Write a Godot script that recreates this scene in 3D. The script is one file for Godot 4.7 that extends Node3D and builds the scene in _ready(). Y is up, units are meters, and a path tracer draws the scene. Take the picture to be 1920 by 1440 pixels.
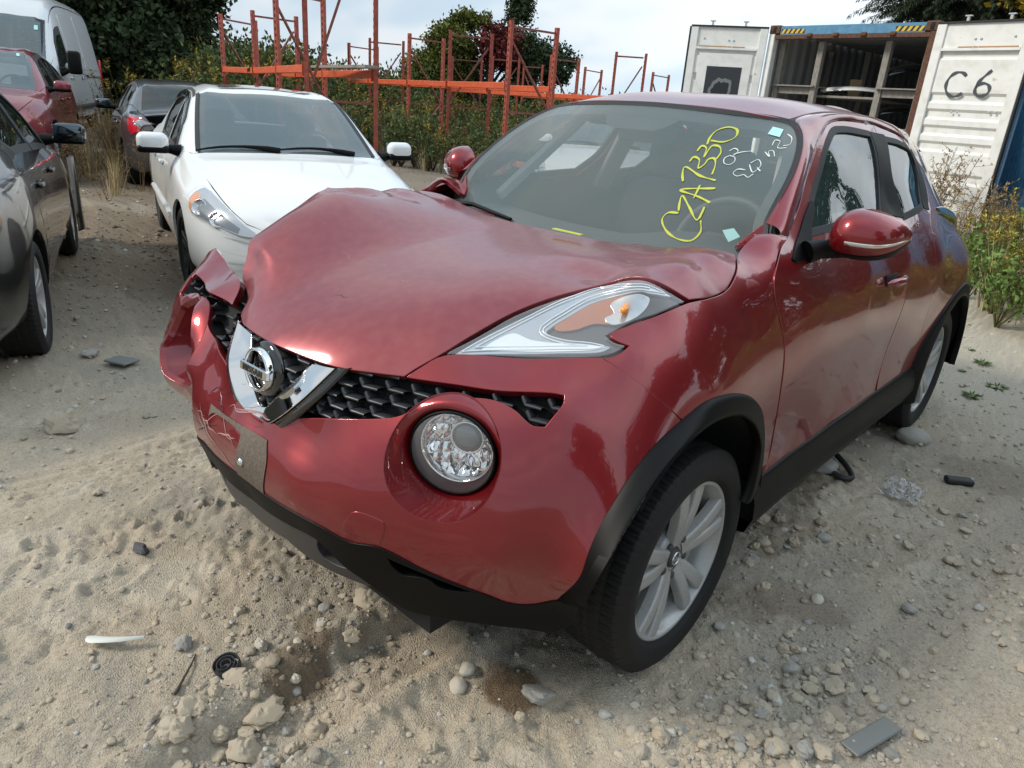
extends Node3D
# A salvage yard: a red crossover with a crushed corner, other wrecks, pallet racking and a storage container.
# The crossover's frame is the world frame: origin below its front axle, +z to its nose, +x to its driver's side, y up.

class MB:
	var v := PackedVector3Array()
	var n := PackedVector3Array()
	var c := PackedColorArray()
	var i := PackedInt32Array()
	func vert(p: Vector3, nn: Vector3) -> int:
		v.append(p); n.append(nn); return v.size() - 1
	func tri(a: int, b: int, d: int):
		# wind each face clockwise as seen from the side its normals point to
		var g := (v[b] - v[a]).cross(v[d] - v[a])
		if g.dot(n[a] + n[b] + n[d]) > 0: i.append_array([a, d, b])
		else: i.append_array([a, b, d])
	func quad(a: int, b: int, d: int, e: int):
		tri(a, b, d); tri(a, d, e)
	func flat(p: PackedVector3Array, out := Vector3.ZERO):
		# flat convex polygon
		var nn := (p[1] - p[0]).cross(p[2] - p[0]).normalized()
		if out != Vector3.ZERO and nn.dot(out) < 0: nn = -nn
		var b := v.size()
		for q in p: vert(q, nn)
		for k in range(1, p.size() - 1): tri(b, b + k, b + k + 1)
	func grid(rows: Array, cu := false, cv := false, inv := false):
		# rows of points -> smooth surface; cu closes along a row, cv closes across rows
		var m := rows.size(); var w: int = rows[0].size(); var b := v.size()
		for r in m:
			for k in w:
				var pr: PackedVector3Array = rows[r]
				var a: Vector3 = pr[(k + 1) % w] if cu else pr[mini(k + 1, w - 1)]
				var d: Vector3 = pr[(k - 1 + w) % w] if cu else pr[maxi(k - 1, 0)]
				var e: Vector3 = (rows[(r + 1) % m] if cv else rows[mini(r + 1, m - 1)])[k]
				var f: Vector3 = (rows[(r - 1 + m) % m] if cv else rows[maxi(r - 1, 0)])[k]
				var nn := (a - d).cross(e - f)
				if nn.length_squared() < 1e-16:
					var r2: PackedVector3Array = rows[r + 1] if r < m / 2 else rows[r - 1]
					nn = (r2[(k + 1) % w] - r2[(k - 1 + w) % w]).cross(e - f)
				nn = nn.normalized()
				vert(pr[k], -nn if inv else nn)
		for r in (m if cv else m - 1):
			for k in (w if cu else w - 1):
				var r1 := (r + 1) % m; var k1 := (k + 1) % w
				quad(b + r * w + k, b + r * w + k1, b + r1 * w + k1, b + r1 * w + k)
	func tube(path: Array, rad, seg := 8, caps := true):
		var rows := []
		var up := Vector3.UP
		for k in path.size():
			var t: Vector3 = (path[mini(k + 1, path.size() - 1)] - path[maxi(k - 1, 0)]).normalized()
			if absf(t.dot(up)) > 0.95: up = Vector3.RIGHT if absf(t.x) < 0.9 else Vector3.BACK
			var s := t.cross(up).normalized(); var u := s.cross(t)
			var rr: float = rad[k] if rad is Array else rad
			var row := PackedVector3Array()
			for j in seg:
				var an := TAU * j / seg
				row.append(path[k] + (s * cos(an) + u * sin(an)) * rr)
			rows.append(row)
		grid(rows, true, false, false)
		if caps:
			flat(rows[0], path[0] - path[1]); flat(rows[-1], path[-1] - path[-2])
	func lathe(prof: Array, seg: int, xf: Transform3D, inv := false):
		# profile of (radius, height), turned about the y axis of xf
		var rows := []
		for p in prof:
			var row := PackedVector3Array()
			for j in seg:
				var an := TAU * j / seg
				row.append(xf * Vector3(p.x * cos(an), p.y, p.x * sin(an)))
			rows.append(row)
		grid(rows, true, false, inv)
	func box(ctr: Vector3, size: Vector3, bas := Basis.IDENTITY, bev := 0.0):
		var h := size / 2
		if bev <= 0:
			for ax in 3:
				for s in [-1.0, 1.0]:
					var d := Vector3.ZERO; d[ax] = s * h[ax]
					var a := Vector3.ZERO; a[(ax + 1) % 3] = h[(ax + 1) % 3]
					var e := Vector3.ZERO; e[(ax + 2) % 3] = h[(ax + 2) % 3]
					flat(PackedVector3Array([ctr + bas * (d + a + e), ctr + bas * (d - a + e), ctr + bas * (d - a - e), ctr + bas * (d + a - e)]), bas * d)
			return
		# chamfered: 6 faces, 12 edge strips, 8 corners
		var q := func(sx, sy, sz, ax) -> Vector3:
			var p := Vector3(sx * h.x, sy * h.y, sz * h.z)
			for k in 3:
				if k != ax: p[k] -= signf(p[k]) * bev
			return ctr + bas * p
		for ax in 3:
			for s in [-1.0, 1.0]:
				var ps := PackedVector3Array(); var sg := Vector3.ZERO
				for cc in [[1, 1], [-1, 1], [-1, -1], [1, -1]]:
					sg[ax] = s; sg[(ax + 1) % 3] = cc[0]; sg[(ax + 2) % 3] = cc[1]
					ps.append(q.call(sg.x, sg.y, sg.z, ax))
				var dd := Vector3.ZERO; dd[ax] = s
				flat(ps, bas * dd)
		for ax in 3:
			var a1 := (ax + 1) % 3; var a2 := (ax + 2) % 3
			for s1 in [-1.0, 1.0]:
				for s2 in [-1.0, 1.0]:
					var ps := PackedVector3Array()
					for e in [[1.0, a1], [1.0, a2], [-1.0, a2], [-1.0, a1]]:
						var sg := Vector3.ZERO; sg[ax] = e[0]; sg[a1] = s1; sg[a2] = s2
						ps.append(q.call(sg.x, sg.y, sg.z, e[1]))
					var dd := Vector3.ZERO; dd[a1] = s1; dd[a2] = s2
					flat(ps, bas * dd)
		for sx in [-1.0, 1.0]:
			for sy in [-1.0, 1.0]:
				for sz in [-1.0, 1.0]:
					flat(PackedVector3Array([q.call(sx, sy, sz, 0), q.call(sx, sy, sz, 1), q.call(sx, sy, sz, 2)]), bas * Vector3(sx, sy, sz))
	func beam(a: Vector3, b: Vector3, w: float, t: float, bev := 0.0, up := Vector3.UP):
		var z := (b - a).normalized()
		if absf(z.dot(up)) > 0.95: up = Vector3.RIGHT
		var x := up.cross(z).normalized(); var y := z.cross(x)
		box((a + b) / 2, Vector3(w, t, a.distance_to(b)), Basis(x, y, z), bev)
	func rbox(ctr: Vector3, size: Vector3, r: float, bas := Basis.IDENTITY, nu := 20, nv := 10):
		# soft rounded block
		var h := size / 2 - Vector3(r, r, r); var rows := []; var nrm := []
		for a in nv:
			var la := PI * (a + 0.5) / nv - PI / 2 if a > 0 and a < nv - 1 else (-PI / 2 + 0.001 if a == 0 else PI / 2 - 0.001)
			var row := PackedVector3Array(); var nr := PackedVector3Array()
			for k in nu:
				var lo := TAU * (k + 0.5) / nu
				var d := Vector3(cos(la) * cos(lo), sin(la), cos(la) * sin(lo))
				row.append(ctr + bas * (Vector3(signf(d.x) * h.x, signf(d.y) * h.y, signf(d.z) * h.z) + d * r)); nr.append(bas * d)
			rows.append(row); nrm.append(nr)
		var b := v.size()
		for a in nv:
			for k in nu: vert(rows[a][k], nrm[a][k])
		for a in nv - 1:
			for k in nu:
				var k1 := (k + 1) % nu
				quad(b + a * nu + k, b + a * nu + k1, b + (a + 1) * nu + k1, b + (a + 1) * nu + k)
		flat(rows[0], bas * Vector3.DOWN); flat(rows[-1], bas * Vector3.UP)
	func add(o: MB, xf := Transform3D.IDENTITY):
		var b := v.size()
		for k in o.v.size():
			v.append(xf * o.v[k]); n.append((xf.basis * o.n[k]).normalized())
		var fl := xf.basis.determinant() < 0
		for k in range(0, o.i.size(), 3):
			if fl: i.append_array([b + o.i[k], b + o.i[k + 2], b + o.i[k + 1]])
			else: i.append_array([b + o.i[k], b + o.i[k + 1], b + o.i[k + 2]])
	func mesh() -> ArrayMesh:
		var a := []; a.resize(Mesh.ARRAY_MAX)
		a[Mesh.ARRAY_VERTEX] = v; a[Mesh.ARRAY_NORMAL] = n; a[Mesh.ARRAY_INDEX] = i
		if c.size() == v.size(): a[Mesh.ARRAY_COLOR] = c
		var m := ArrayMesh.new(); m.add_surface_from_arrays(Mesh.PRIMITIVE_TRIANGLES, a)
		return m

class Fld:
	# a smooth scalar field through scattered samples (thin plate spline), kept on a grid
	var o := Vector2.ZERO
	var h := 0.02
	var nx := 0
	var ny := 0
	var g := PackedFloat32Array()
	static func ker(d2: float) -> float:
		return 0.5 * d2 * log(d2) if d2 > 1e-12 else 0.0
	func _init(p: PackedVector2Array, val: PackedFloat32Array, lam: float, lo: Vector2, hi: Vector2, step: float):
		var n := p.size(); var m := n + 3; var A := []
		for r in n:
			var row := PackedFloat64Array(); row.resize(m + 1)
			for k in n: row[k] = ker(p[r].distance_squared_to(p[k]))
			row[r] += lam; row[n] = 1; row[n + 1] = p[r].x; row[n + 2] = p[r].y; row[m] = val[r]
			A.append(row)
		for r in 3:
			var row := PackedFloat64Array(); row.resize(m + 1)
			for k in n: row[k] = 1.0 if r == 0 else (p[k].x if r == 1 else p[k].y)
			A.append(row)
		for k in m:
			var bi := k
			for r in range(k + 1, m):
				if absf(A[r][k]) > absf(A[bi][k]): bi = r
			var t = A[k]; A[k] = A[bi]; A[bi] = t
			var pk: PackedFloat64Array = A[k]
			for r in range(k + 1, m):
				var pr: PackedFloat64Array = A[r]
				if pr[k] == 0.0: continue
				var f := pr[k] / pk[k]
				for j in range(k, m + 1): pr[j] -= f * pk[j]
				A[r] = pr
		var w := PackedFloat64Array(); w.resize(m)
		for k in range(m - 1, -1, -1):
			var pk: PackedFloat64Array = A[k]; var s := pk[m]
			for j in range(k + 1, m): s -= pk[j] * w[j]
			w[k] = s / pk[k]
		o = lo; h = step; nx = int((hi.x - lo.x) / h) + 2; ny = int((hi.y - lo.y) / h) + 2
		g.resize(nx * ny)
		for b in ny:
			for a in nx:
				var q := lo + Vector2(a, b) * h; var s := w[n] + w[n + 1] * q.x + w[n + 2] * q.y
				for k in n:
					var d2 := q.distance_squared_to(p[k])
					if d2 > 1e-12: s += w[k] * 0.5 * d2 * log(d2)
				g[b * nx + a] = s
	func at(q: Vector2) -> float:
		var u := (q - o) / h
		var a := clampi(int(u.x), 1, nx - 3); var b := clampi(int(u.y), 1, ny - 3)
		var fx := u.x - a; var fy := u.y - b; var k := (b - 1) * nx + a
		var s := [0.0, 0.0, 0.0, 0.0]
		for j in 4:
			s[j] = cubic_interpolate(g[k], g[k + 1], g[k - 1], g[k + 2], fx); k += nx
		return cubic_interpolate(s[1], s[2], s[0], s[3], fy)

# ---- naming and tagging
var used := {}
func numbered(called: String) -> String:
	used[called] = used.get(called, -1) + 1
	return called if used[called] == 0 else "%s_%03d" % [called, used[called]]
func tag(o: Node, label: String, category: String, group := "") -> Node:
	o.set_meta("label", label); o.set_meta("category", category)
	if group: o.set_meta("group", group)
	return o
func thing(called: String, label: String, category: String, at := Vector3.ZERO, turn := 0.0, group := "") -> Node3D:
	var o := Node3D.new(); o.name = numbered(called); add_child(o)
	o.position = at; o.rotation.y = turn
	tag(o, label, category, group)
	return o
func part(called: String, mb, mat: Material, parent: Node) -> MeshInstance3D:
	var m := MeshInstance3D.new(); m.name = called
	m.mesh = mb.mesh() if mb is MB else mb
	m.material_override = mat
	parent.add_child(m, true)
	return m
func solo(called: String, mb, mat: Material, label: String, category: String, group := "") -> MeshInstance3D:
	var m := part(numbered(called), mb, mat, self)
	tag(m, label, category, group)
	return m
func struct(called: String, mb, mat: Material) -> MeshInstance3D:
	var m := part(numbered(called), mb, mat, self)
	m.set_meta("kind", "structure")
	return m

# ---- materials
func lin(r: float, g: float, b: float) -> Color: return Color(r, g, b).linear_to_srgb()
func mat(col: Color, rough := 0.6, metal := 0.0, coat := 0.0) -> StandardMaterial3D:
	var m := StandardMaterial3D.new(); m.albedo_color = col.linear_to_srgb(); m.roughness = rough; m.metallic = metal
	if coat > 0: m.clearcoat_enabled = true; m.clearcoat = coat; m.clearcoat_roughness = 0.03
	return m
func noise_tex(freq: float, seed_: int, ramp: Array, oct := 4, size := 512, kind := FastNoiseLite.TYPE_SIMPLEX_SMOOTH) -> NoiseTexture2D:
	var f := FastNoiseLite.new(); f.noise_type = kind; f.frequency = freq; f.seed = seed_; f.fractal_octaves = oct
	var t := NoiseTexture2D.new(); t.width = size; t.height = size; t.seamless = true; t.noise = f
	if ramp.size():
		var gr := Gradient.new(); gr.offsets = PackedFloat32Array(ramp.map(func(e): return e[0])); gr.colors = PackedColorArray(ramp.map(func(e): return e[1]))
		t.color_ramp = gr
	return t
func grey(x: float) -> Color: return Color(x, x, x)
func tri_tex(m: StandardMaterial3D, t: Texture2D, scale: float, world := true) -> StandardMaterial3D:
	m.albedo_texture = t; m.uv1_triplanar = true; m.uv1_world_triplanar = world; m.uv1_scale = Vector3.ONE * scale
	return m
func glass(tint: Color, alpha: float, rough := 0.0) -> StandardMaterial3D:
	var m := mat(tint, rough); m.transparency = BaseMaterial3D.TRANSPARENCY_ALPHA
	m.albedo_color.a = alpha; m.metallic_specular = 0.5; m.cull_mode = BaseMaterial3D.CULL_DISABLED
	return m

# ---- surfaces cut to an outline
func smooth_loop(src: PackedInt32Array, h: float, mirror := false) -> PackedVector2Array:
	# (x, y, corner) thousandths -> dense loop; smooth between the corners
	var p := []; var cn := []
	for k in range(0, src.size(), 3):
		p.append(Vector2(src[k], src[k + 1]) / 1000.0); cn.append(src[k + 2] == 1)
	if mirror:
		for k in range(p.size() - 1, -1, -1):
			p.append(Vector2(-p[k].x, p[k].y)); cn.append(cn[k])
	return smooth_pts(p, cn, h, true)
func smooth_pts(p: Array, cn: Array, h: float, closed: bool) -> PackedVector2Array:
	var out := PackedVector2Array(); var n := p.size()
	for k in (n if closed else n - 1):
		var a: Vector2 = p[k]; var b: Vector2 = p[(k + 1) % n]
		var pre: Vector2 = p[(k - 1 + n) % n] if closed or k > 0 else a * 2 - b
		var post: Vector2 = p[(k + 2) % n] if closed or k < n - 2 else b * 2 - a
		if cn.size() and cn[k]: pre = a * 2 - b
		if cn.size() and cn[(k + 1) % n]: post = b * 2 - a
		# centripetal spacing keeps uneven points free of loops
		var t0 := 0.0; var t1 := maxf(sqrt(pre.distance_to(a)), 1e-4); var t2 := t1 + maxf(sqrt(a.distance_to(b)), 1e-4); var t3 := t2 + maxf(sqrt(b.distance_to(post)), 1e-4)
		var steps := maxi(1, int(ceil(a.distance_to(b) / h)))
		for s in steps:
			var t := lerpf(t1, t2, float(s) / steps)
			var a1 := pre.lerp(a, (t - t0) / (t1 - t0)); var a2 := a.lerp(b, (t - t1) / (t2 - t1)); var a3 := b.lerp(post, (t - t2) / (t3 - t2))
			var b1 := a1.lerp(a2, (t - t0) / (t2 - t0)); var b2 := a2.lerp(a3, (t - t1) / (t3 - t1))
			out.append(b1.lerp(b2, (t - t1) / (t2 - t1)))
	if not closed: out.append(p[n - 1])
	return out
func inset(poly: PackedVector2Array, d: float, h: float) -> PackedVector2Array:
	var best := PackedVector2Array(); var ba := 0.0
	for q in Geometry2D.offset_polygon(poly, -d):
		var ar := 0.0
		for k in q.size(): ar += q[k].cross(q[(k + 1) % q.size()])
		if absf(ar) > ba: ba = absf(ar); best = q
	var out := PackedVector2Array()
	for k in best.size():
		var a := best[k]; var b := best[(k + 1) % best.size()]; var s := maxi(1, int(round(a.distance_to(b) / h)))
		for j in s: out.append(a.lerp(b, float(j) / s))
	return out
func panel(f: Callable, loop: PackedVector2Array, h: float, gap := 0.002, thick := 0.015, holes := [], raise := 0.0, outer := Vector3(0, 0.5, -0.8)) -> MB:
	# the part of surface f inside loop, with a rolled edge turned inwards all round
	var mb := MB.new()
	var poly := inset(loop, gap, h) if gap != 0 else inset(loop, 0.0001, h)
	var pts := PackedVector2Array(poly); var loops := [[0, poly.size()]]; var hp := []
	for q in holes:
		var g := inset(q, -gap, h); loops.append([pts.size(), g.size()]); pts.append_array(g); hp.append(g)
	var nb := pts.size(); var cell := {}
	for k in nb:
		var key := Vector2i((pts[k] / h).floor())
		if not cell.has(key): cell[key] = []
		cell[key].append(pts[k])
	var lo := poly[0]; var hi := poly[0]
	for q in poly: lo = lo.min(q); hi = hi.max(q)
	var row := 0; var y := lo.y
	while y < hi.y:
		var x := lo.x + (0.5 * h if row % 2 else 0.0)
		while x < hi.x:
			var q := Vector2(x, y); var ok := true; var ky := Vector2i((q / h).floor())
			for dx in [-1, 0, 1]:
				for dy in [-1, 0, 1]:
					for e in cell.get(ky + Vector2i(dx, dy), []):
						if q.distance_squared_to(e) < 0.36 * h * h: ok = false
			if ok and Geometry2D.is_point_in_polygon(q, poly):
				for g in hp:
					if Geometry2D.is_point_in_polygon(q, g): ok = false
				if ok: pts.append(q)
			x += h
		y += h * 0.866; row += 1
	var dl := 0.003; var sg := 0.0
	for q in pts:
		var p: Vector3 = f.call(q); var pu: Vector3 = f.call(q + Vector2(dl, 0)); var pv: Vector3 = f.call(q + Vector2(0, dl))
		var mu: Vector3 = f.call(q - Vector2(dl, 0)); var mv: Vector3 = f.call(q - Vector2(0, dl))
		var nn := (pu - mu).cross(pv - mv).normalized()
		if sg == 0.0: sg = 1.0 if nn.dot(p - outer) > 0 else -1.0
		nn *= sg
		mb.vert(p + nn * raise, nn)
	var ti := Geometry2D.triangulate_delaunay(pts)
	for k in range(0, ti.size(), 3):
		var q := (pts[ti[k]] + pts[ti[k + 1]] + pts[ti[k + 2]]) / 3
		if absf((pts[ti[k + 1]] - pts[ti[k]]).cross(pts[ti[k + 2]] - pts[ti[k]])) < h * h * 0.004: continue
		if not Geometry2D.is_point_in_polygon(q, poly): continue
		var ok := true
		for g in hp:
			if Geometry2D.is_point_in_polygon(q, g): ok = false
		if ok: mb.tri(ti[k], ti[k + 1], ti[k + 2])
	if thick > 0:
		for lp in loops:
			var s: int = lp[0]; var m: int = lp[1]; var ar := 0.0
			for k in m: ar += pts[s + k].cross(pts[s + (k + 1) % m])
			var turn := (1.0 if ar > 0 else -1.0) * (1.0 if s == 0 else -1.0) * sg
			var b := mb.v.size(); var r := minf(0.0025, thick * 0.4)
			for k in m:
				var p := mb.v[s + k]; var nn := mb.n[s + k]
				var t := (mb.v[s + (k + 1) % m] - mb.v[s + (k - 1 + m) % m]).normalized()
				var e := t.cross(nn) * turn
				mb.vert(p, nn)
				mb.vert(p + e * r * 0.7 - nn * r * 0.3, (nn + e).normalized())
				mb.vert(p + e * r - nn * r, e)
				mb.vert(p + e * r - nn * thick, e)
			for k in m:
				var k1 := (k + 1) % m
				for j in 3: mb.quad(b + k * 4 + j, b + k1 * 4 + j, b + k1 * 4 + j + 1, b + k * 4 + j + 1)
	return mb
func shape(pts: Array) -> PackedVector2Array:
	var o := PackedVector2Array()
	for p in pts: o.append(p)
	return o
# ---- measured points of the crossover, in millimetres

var FRONT := PackedInt32Array([0,500,815,0,560,833,0,630,825,0,700,775,0,800,765,0,872,740,0,925,665,0,980,540,0,1025,370,0,1058,150,0,1075,-100,0,1082,-330,200,485,800,200,560,820,200,630,810,200,700,762,200,800,735,200,868,702,200,925,635,200,985,510,200,1035,330,200,1066,120,200,1082,-100,200,1087,-320,370,460,755,370,550,775,370,640,765,370,730,720,370,800,670,370,872,600,370,950,505,380,1010,380,400,1055,200,400,1085,0,400,1095,-200,400,1090,-360,550,425,655,550,530,675,550,640,660,550,755,622,540,850,530,500,920,420,550,930,375,530,1030,240,550,1070,100,570,1105,-80,570,1115,-250,550,1100,-460,650,390,565,670,520,600,670,640,580,660,760,520,670,870,425,640,940,330,630,1020,220,640,1100,140,650,1125,-50,650,1135,-200,640,1145,-370,760,380,455,790,520,480,790,640,450,775,760,400,745,870,330,720,965,250,710,1030,150,730,1065,50,720,1090,-100,720,1105,-250,710,1130,-380,855,500,460,850,640,380,840,750,270,810,880,200,780,980,120,862,720,50,862,820,30,835,910,0,800,990,-20,765,1045,-20,860,700,-280,850,800,-250,830,900,-250,800,985,-220,770,1050,-200,835,450,-450,845,600,-450,845,750,-430,835,860,-430,810,960,-410,785,1050,-400,760,1110,-420,860,450,200,860,450,-200,660,1165,-450,650,1190,-545,700,1170,-500,755,1130,-500,600,1125,-510,450,1100,-460,0,1085,-450,250,1090,-420,0,380,790,200,375,775,370,355,725,550,325,635,660,290,555,760,275,450,820,290,400,830,850,-600,845,700,-600,835,450,-600,800,1000,-550])
var SIDE := PackedInt32Array([-400,350,850,-400,450,836,-400,600,845,-400,750,846,-400,860,837,-400,960,812,-400,1050,787,-400,1110,762,-550,1120,755,-550,1180,690,-700,380,838,-700,450,826,-700,550,828,-700,650,836,-700,750,846,-700,840,850,-700,920,842,-700,1000,820,-700,1060,795,-700,1120,757,-700,1200,700,-700,1280,650,-850,1300,650,-850,1380,610,-1100,380,836,-1100,450,824,-1100,550,824,-1100,650,832,-1100,750,845,-1100,840,855,-1100,920,850,-1100,1000,832,-1100,1070,805,-1100,1130,755,-1100,1200,708,-1100,1300,665,-1100,1400,615,-1100,1450,580,-1100,1485,545,-1550,380,838,-1550,450,827,-1550,550,826,-1550,650,835,-1550,750,850,-1550,840,862,-1550,920,858,-1550,1000,843,-1550,1070,815,-1550,1140,765,-1550,1200,712,-1550,1300,667,-1550,1400,617,-1550,1460,580,-1550,1510,535,-2000,450,842,-2000,600,850,-2000,750,868,-2000,850,880,-2000,950,875,-2000,1050,835,-2000,1120,785,-2000,1180,735,-2000,1250,695,-2000,1350,645,-2000,1430,600,-2000,1500,530,-2500,400,850,-2500,600,868,-2500,800,885,-2500,900,882,-2500,1000,830,-2500,1100,735,-2500,1200,655,-2500,1300,597,-2500,1400,530,-2500,1470,465,-2900,400,800,-2900,600,830,-2900,800,845,-2900,950,775,-2900,1050,665,-2900,1200,550,-2900,1300,495,-2900,1400,440,-3200,500,700,-3200,700,740,-3200,900,660,-3200,1000,580,0,850,855,0,950,815,0,600,860,200,400,860,200,600,860,200,800,845])
var SCREEN := PackedInt32Array([0,1070,-330,300,1075,-365,500,1090,-450,620,1130,-525,655,1190,-550,550,1200,-545,0,1200,-475,300,1200,-500,0,1350,-655,300,1350,-675,570,1360,-755,0,1510,-860,300,1505,-885,495,1487,-955,590,1310,-690])
var ROOF := PackedInt32Array([0,-860,1512,300,-885,1506,495,-955,1487,0,-1100,1552,300,-1100,1545,490,-1150,1515,0,-1400,1570,300,-1400,1562,490,-1450,1530,0,-1800,1566,300,-1800,1558,490,-1800,1525,0,-2300,1530,300,-2300,1522,470,-2300,1490,0,-2750,1460,300,-2750,1450,450,-2750,1420])
# outlines of panels: (across, up, corner) on their surface
var O_HOOD := PackedInt32Array([53,-433,0,120,-431,0,214,-421,0,302,-398,0,361,-380,1,375,-355,0,411,-298,0,448,-219,0,504,-102,0,563,-10,0,630,79,0,695,150,0,719,159,0,753,164,0,860,184,1,904,251,0,938,348,0,936,431,0,907,597,1,844,621,0,616,837,0,384,744,0,151,797,0,-151,797,0,-384,744,0,-616,837,0,-844,621,0,-907,597,1,-935,429,0,-922,334,0,-859,217,0,-749,136,0,-691,120,0,-631,76,0,-563,-10,0,-504,-102,0,-448,-219,0,-411,-298,0,-375,-355,0,-361,-380,1,-302,-398,0,-214,-421,0,-120,-431,0,-53,-433,0])
var O_LAMP := PackedInt32Array([416,-296,1,607,-198,0,717,-134,0,751,-107,0,772,-79,0,782,-55,1,755,-63,0,732,-57,1,767,12,0,809,77,0,855,168,1,798,153,0,756,145,0,721,133,0,698,120,0,636,62,0,570,-23,0,511,-114,0,455,-230,0])
var O_LAMP_CLEAR := PackedInt32Array([436,-282,1,477,-201,0,534,-98,0,601,24,0,659,104,0,717,120,0,754,142,0,818,160,1,764,117,0,722,90,0,665,42,0,623,-47,0,604,-90,0,598,-114,0,608,-118,0,653,-111,0,714,-85,0,749,-75,1,736,-96,0,637,-159,0,522,-227,0])
var O_LAMP_AMBER := PackedInt32Array([611,-89,0,619,-59,0,646,11,0,682,55,0,722,82,0,763,100,0,775,98,0,780,73,0,759,21,0,727,-8,0,691,-27,0,657,-69,0,624,-91,0])
var O_LAMP_BULB := PackedInt32Array([701,41,0,721,76,0,755,96,0,774,100,0,780,73,0,762,24,0,728,-11,0,708,-4,0,719,20,0])
var O_LAMP_WHITE := PackedInt32Array([485,-239,1,504,-196,0,531,-159,0,575,-154,0,626,-135,0,694,-101,0,742,-80,1,717,-104,0,636,-156,0,542,-208,0])
var O_BUMPER_HALF := PackedInt32Array([26,-760,0,85,-762,0,197,-759,0,287,-754,0,365,-756,0,442,-735,0,555,-749,0,681,-757,0,758,-765,0,820,-747,0,871,-707,1,883,-600,0,879,-524,0,888,-435,0,909,-332,0,944,-231,0,990,-134,1,900,-128,0,821,-122,0,745,-118,1,609,-202,0,418,-299,0,386,-344,0,365,-380,1,414,-365,0,474,-345,0,571,-311,0,686,-253,0,707,-246,1,712,-262,0,703,-306,0,697,-330,1,674,-341,0,655,-339,0,627,-331,0,582,-332,0,544,-344,0,502,-367,0,460,-397,0,423,-431,0,392,-460,0,345,-485,0,244,-526,0,108,-577,1,75,-599,0,41,-608,0])
var O_GRILLE_HALF := PackedInt32Array([6,-431,0,108,-417,0,204,-407,0,293,-383,0,351,-366,1,411,-360,0,471,-340,0,567,-305,0,684,-246,0,711,-237,1,718,-261,0,700,-337,1,677,-348,0,657,-347,0,629,-338,0,585,-338,0,547,-350,0,506,-373,0,464,-404,0,427,-438,0,395,-466,0,348,-491,0,247,-533,0,112,-586,1,80,-606,0,47,-614,0])
var O_VEE_HALF := PackedInt32Array([38,-604,0,68,-587,0,108,-562,1,174,-492,0,215,-423,1,132,-436,1,99,-502,0,49,-564,0,17,-582,0])
var O_TOW := PackedInt32Array([353,-720,0,363,-689,0,372,-675,0,386,-668,0,424,-665,0,443,-668,0,448,-680,0,445,-708,0,440,-730,1,396,-724,1,358,-724,0])
var O_RESIDUE := PackedInt32Array([-219,-636,1,-134,-639,0,-47,-640,0,79,-637,1,100,-682,0,87,-760,1,23,-764,1,-34,-758,0,-17,-686,0,-23,-657,0,-43,-653,0,-124,-649,0,-183,-651,0,-201,-662,1])
var O_FENDER := PackedInt32Array([744,-117,1,758,-109,0,776,-84,0,787,-52,1,760,-56,0,738,-50,0,769,6,0,812,72,0,863,173,1,906,246,0,943,348,0,942,438,0,912,602,1,901,681,0,894,745,0,872,891,1,955,850,1,983,720,0,1037,619,0,1096,564,0,1168,551,0,1235,541,0,1303,503,0,1437,419,0,1554,340,0,1675,249,0,1873,142,1,1697,138,0,1580,192,0,1441,225,0,1351,218,0,1238,163,0,1130,73,0,1060,-4,0,1030,-48,0,993,-131,1,901,-129,0,822,-123,0])
var O_CLAD_UP := PackedInt32Array([871,-707,0,883,-600,0,879,-524,0,888,-435,0,909,-332,0,944,-231,0,990,-133,0,1030,-48,0,1060,-4,0,1130,73,0,1237,165,0,1349,219,0,1441,225,0,1580,192,0,1747,138,0,1904,125,0])
var O_FRONT_DOOR := PackedInt32Array([-568,1155,1,-467,1128,0,-381,1071,0,-369,1012,0,-393,953,0,-412,901,0,-422,840,0,-438,718,0,-465,611,0,-495,501,0,-456,402,1,-710,423,0,-1079,435,0,-1397,431,0,-1601,430,1,-1606,540,0,-1580,680,0,-1550,810,0,-1535,930,0,-1535,1050,0,-1540,1150,0,-1560,1250,0,-1600,1350,0,-1640,1430,0,-1660,1495,1,-1360,1499,0,-1210,1491,0,-1124,1473,0,-999,1424,0,-852,1333,0,-688,1219,0])
var O_FRONT_WIN := PackedInt32Array([-720,1167,1,-799,1231,0,-942,1332,0,-1063,1414,0,-1186,1456,0,-1280,1463,0,-1368,1463,0,-1551,1454,1,-1531,1382,0,-1484,1274,0,-1388,1188,1])
var O_REAR_WIN := PackedInt32Array([-1747,1438,1,-1927,1424,0,-2043,1390,0,-2041,1300,0,-1939,1190,1,-1634,1164,1,-1647,1210,0,-1661,1317,0])
var O_WSIDEW := PackedInt32Array([646,1191,0,653,1251,0,637,1323,0,613,1384,0,579,1433,0,531,1468,0,498,1479,0,322,1493,0,79,1507,0])
var O_REAR_DOOR_BACK := PackedInt32Array([-1919,531,0,-1758,786,0,-1772,961,0,-1906,1102,0,-2048,1161,0])
var O_REAR_TOP := PackedInt32Array([-2186,1254,0,-2401,1344,0,-2354,1418,0,-1986,1453,0,-1800,1478,0])
var O_LIP_HALF := PackedInt32Array([26,-760,0,85,-762,0,197,-759,0,287,-754,0,365,-756,0,442,-735,0,555,-749,0,681,-757,0,758,-765,0,820,-747,0,871,-709,1,906,-653,0,927,-745,1,892,-798,0,791,-823,0,715,-841,0,596,-876,0,503,-896,0,443,-876,0,386,-857,0,340,-843,0,277,-803,0,179,-809,0,62,-816,0])
var O_FOG := PackedInt32Array([460,-751,1,505,-753,0,556,-755,0,613,-756,0,675,-757,1,638,-774,0,593,-783,0,563,-771,0,541,-775,0,501,-787,0,475,-775,0])
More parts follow.
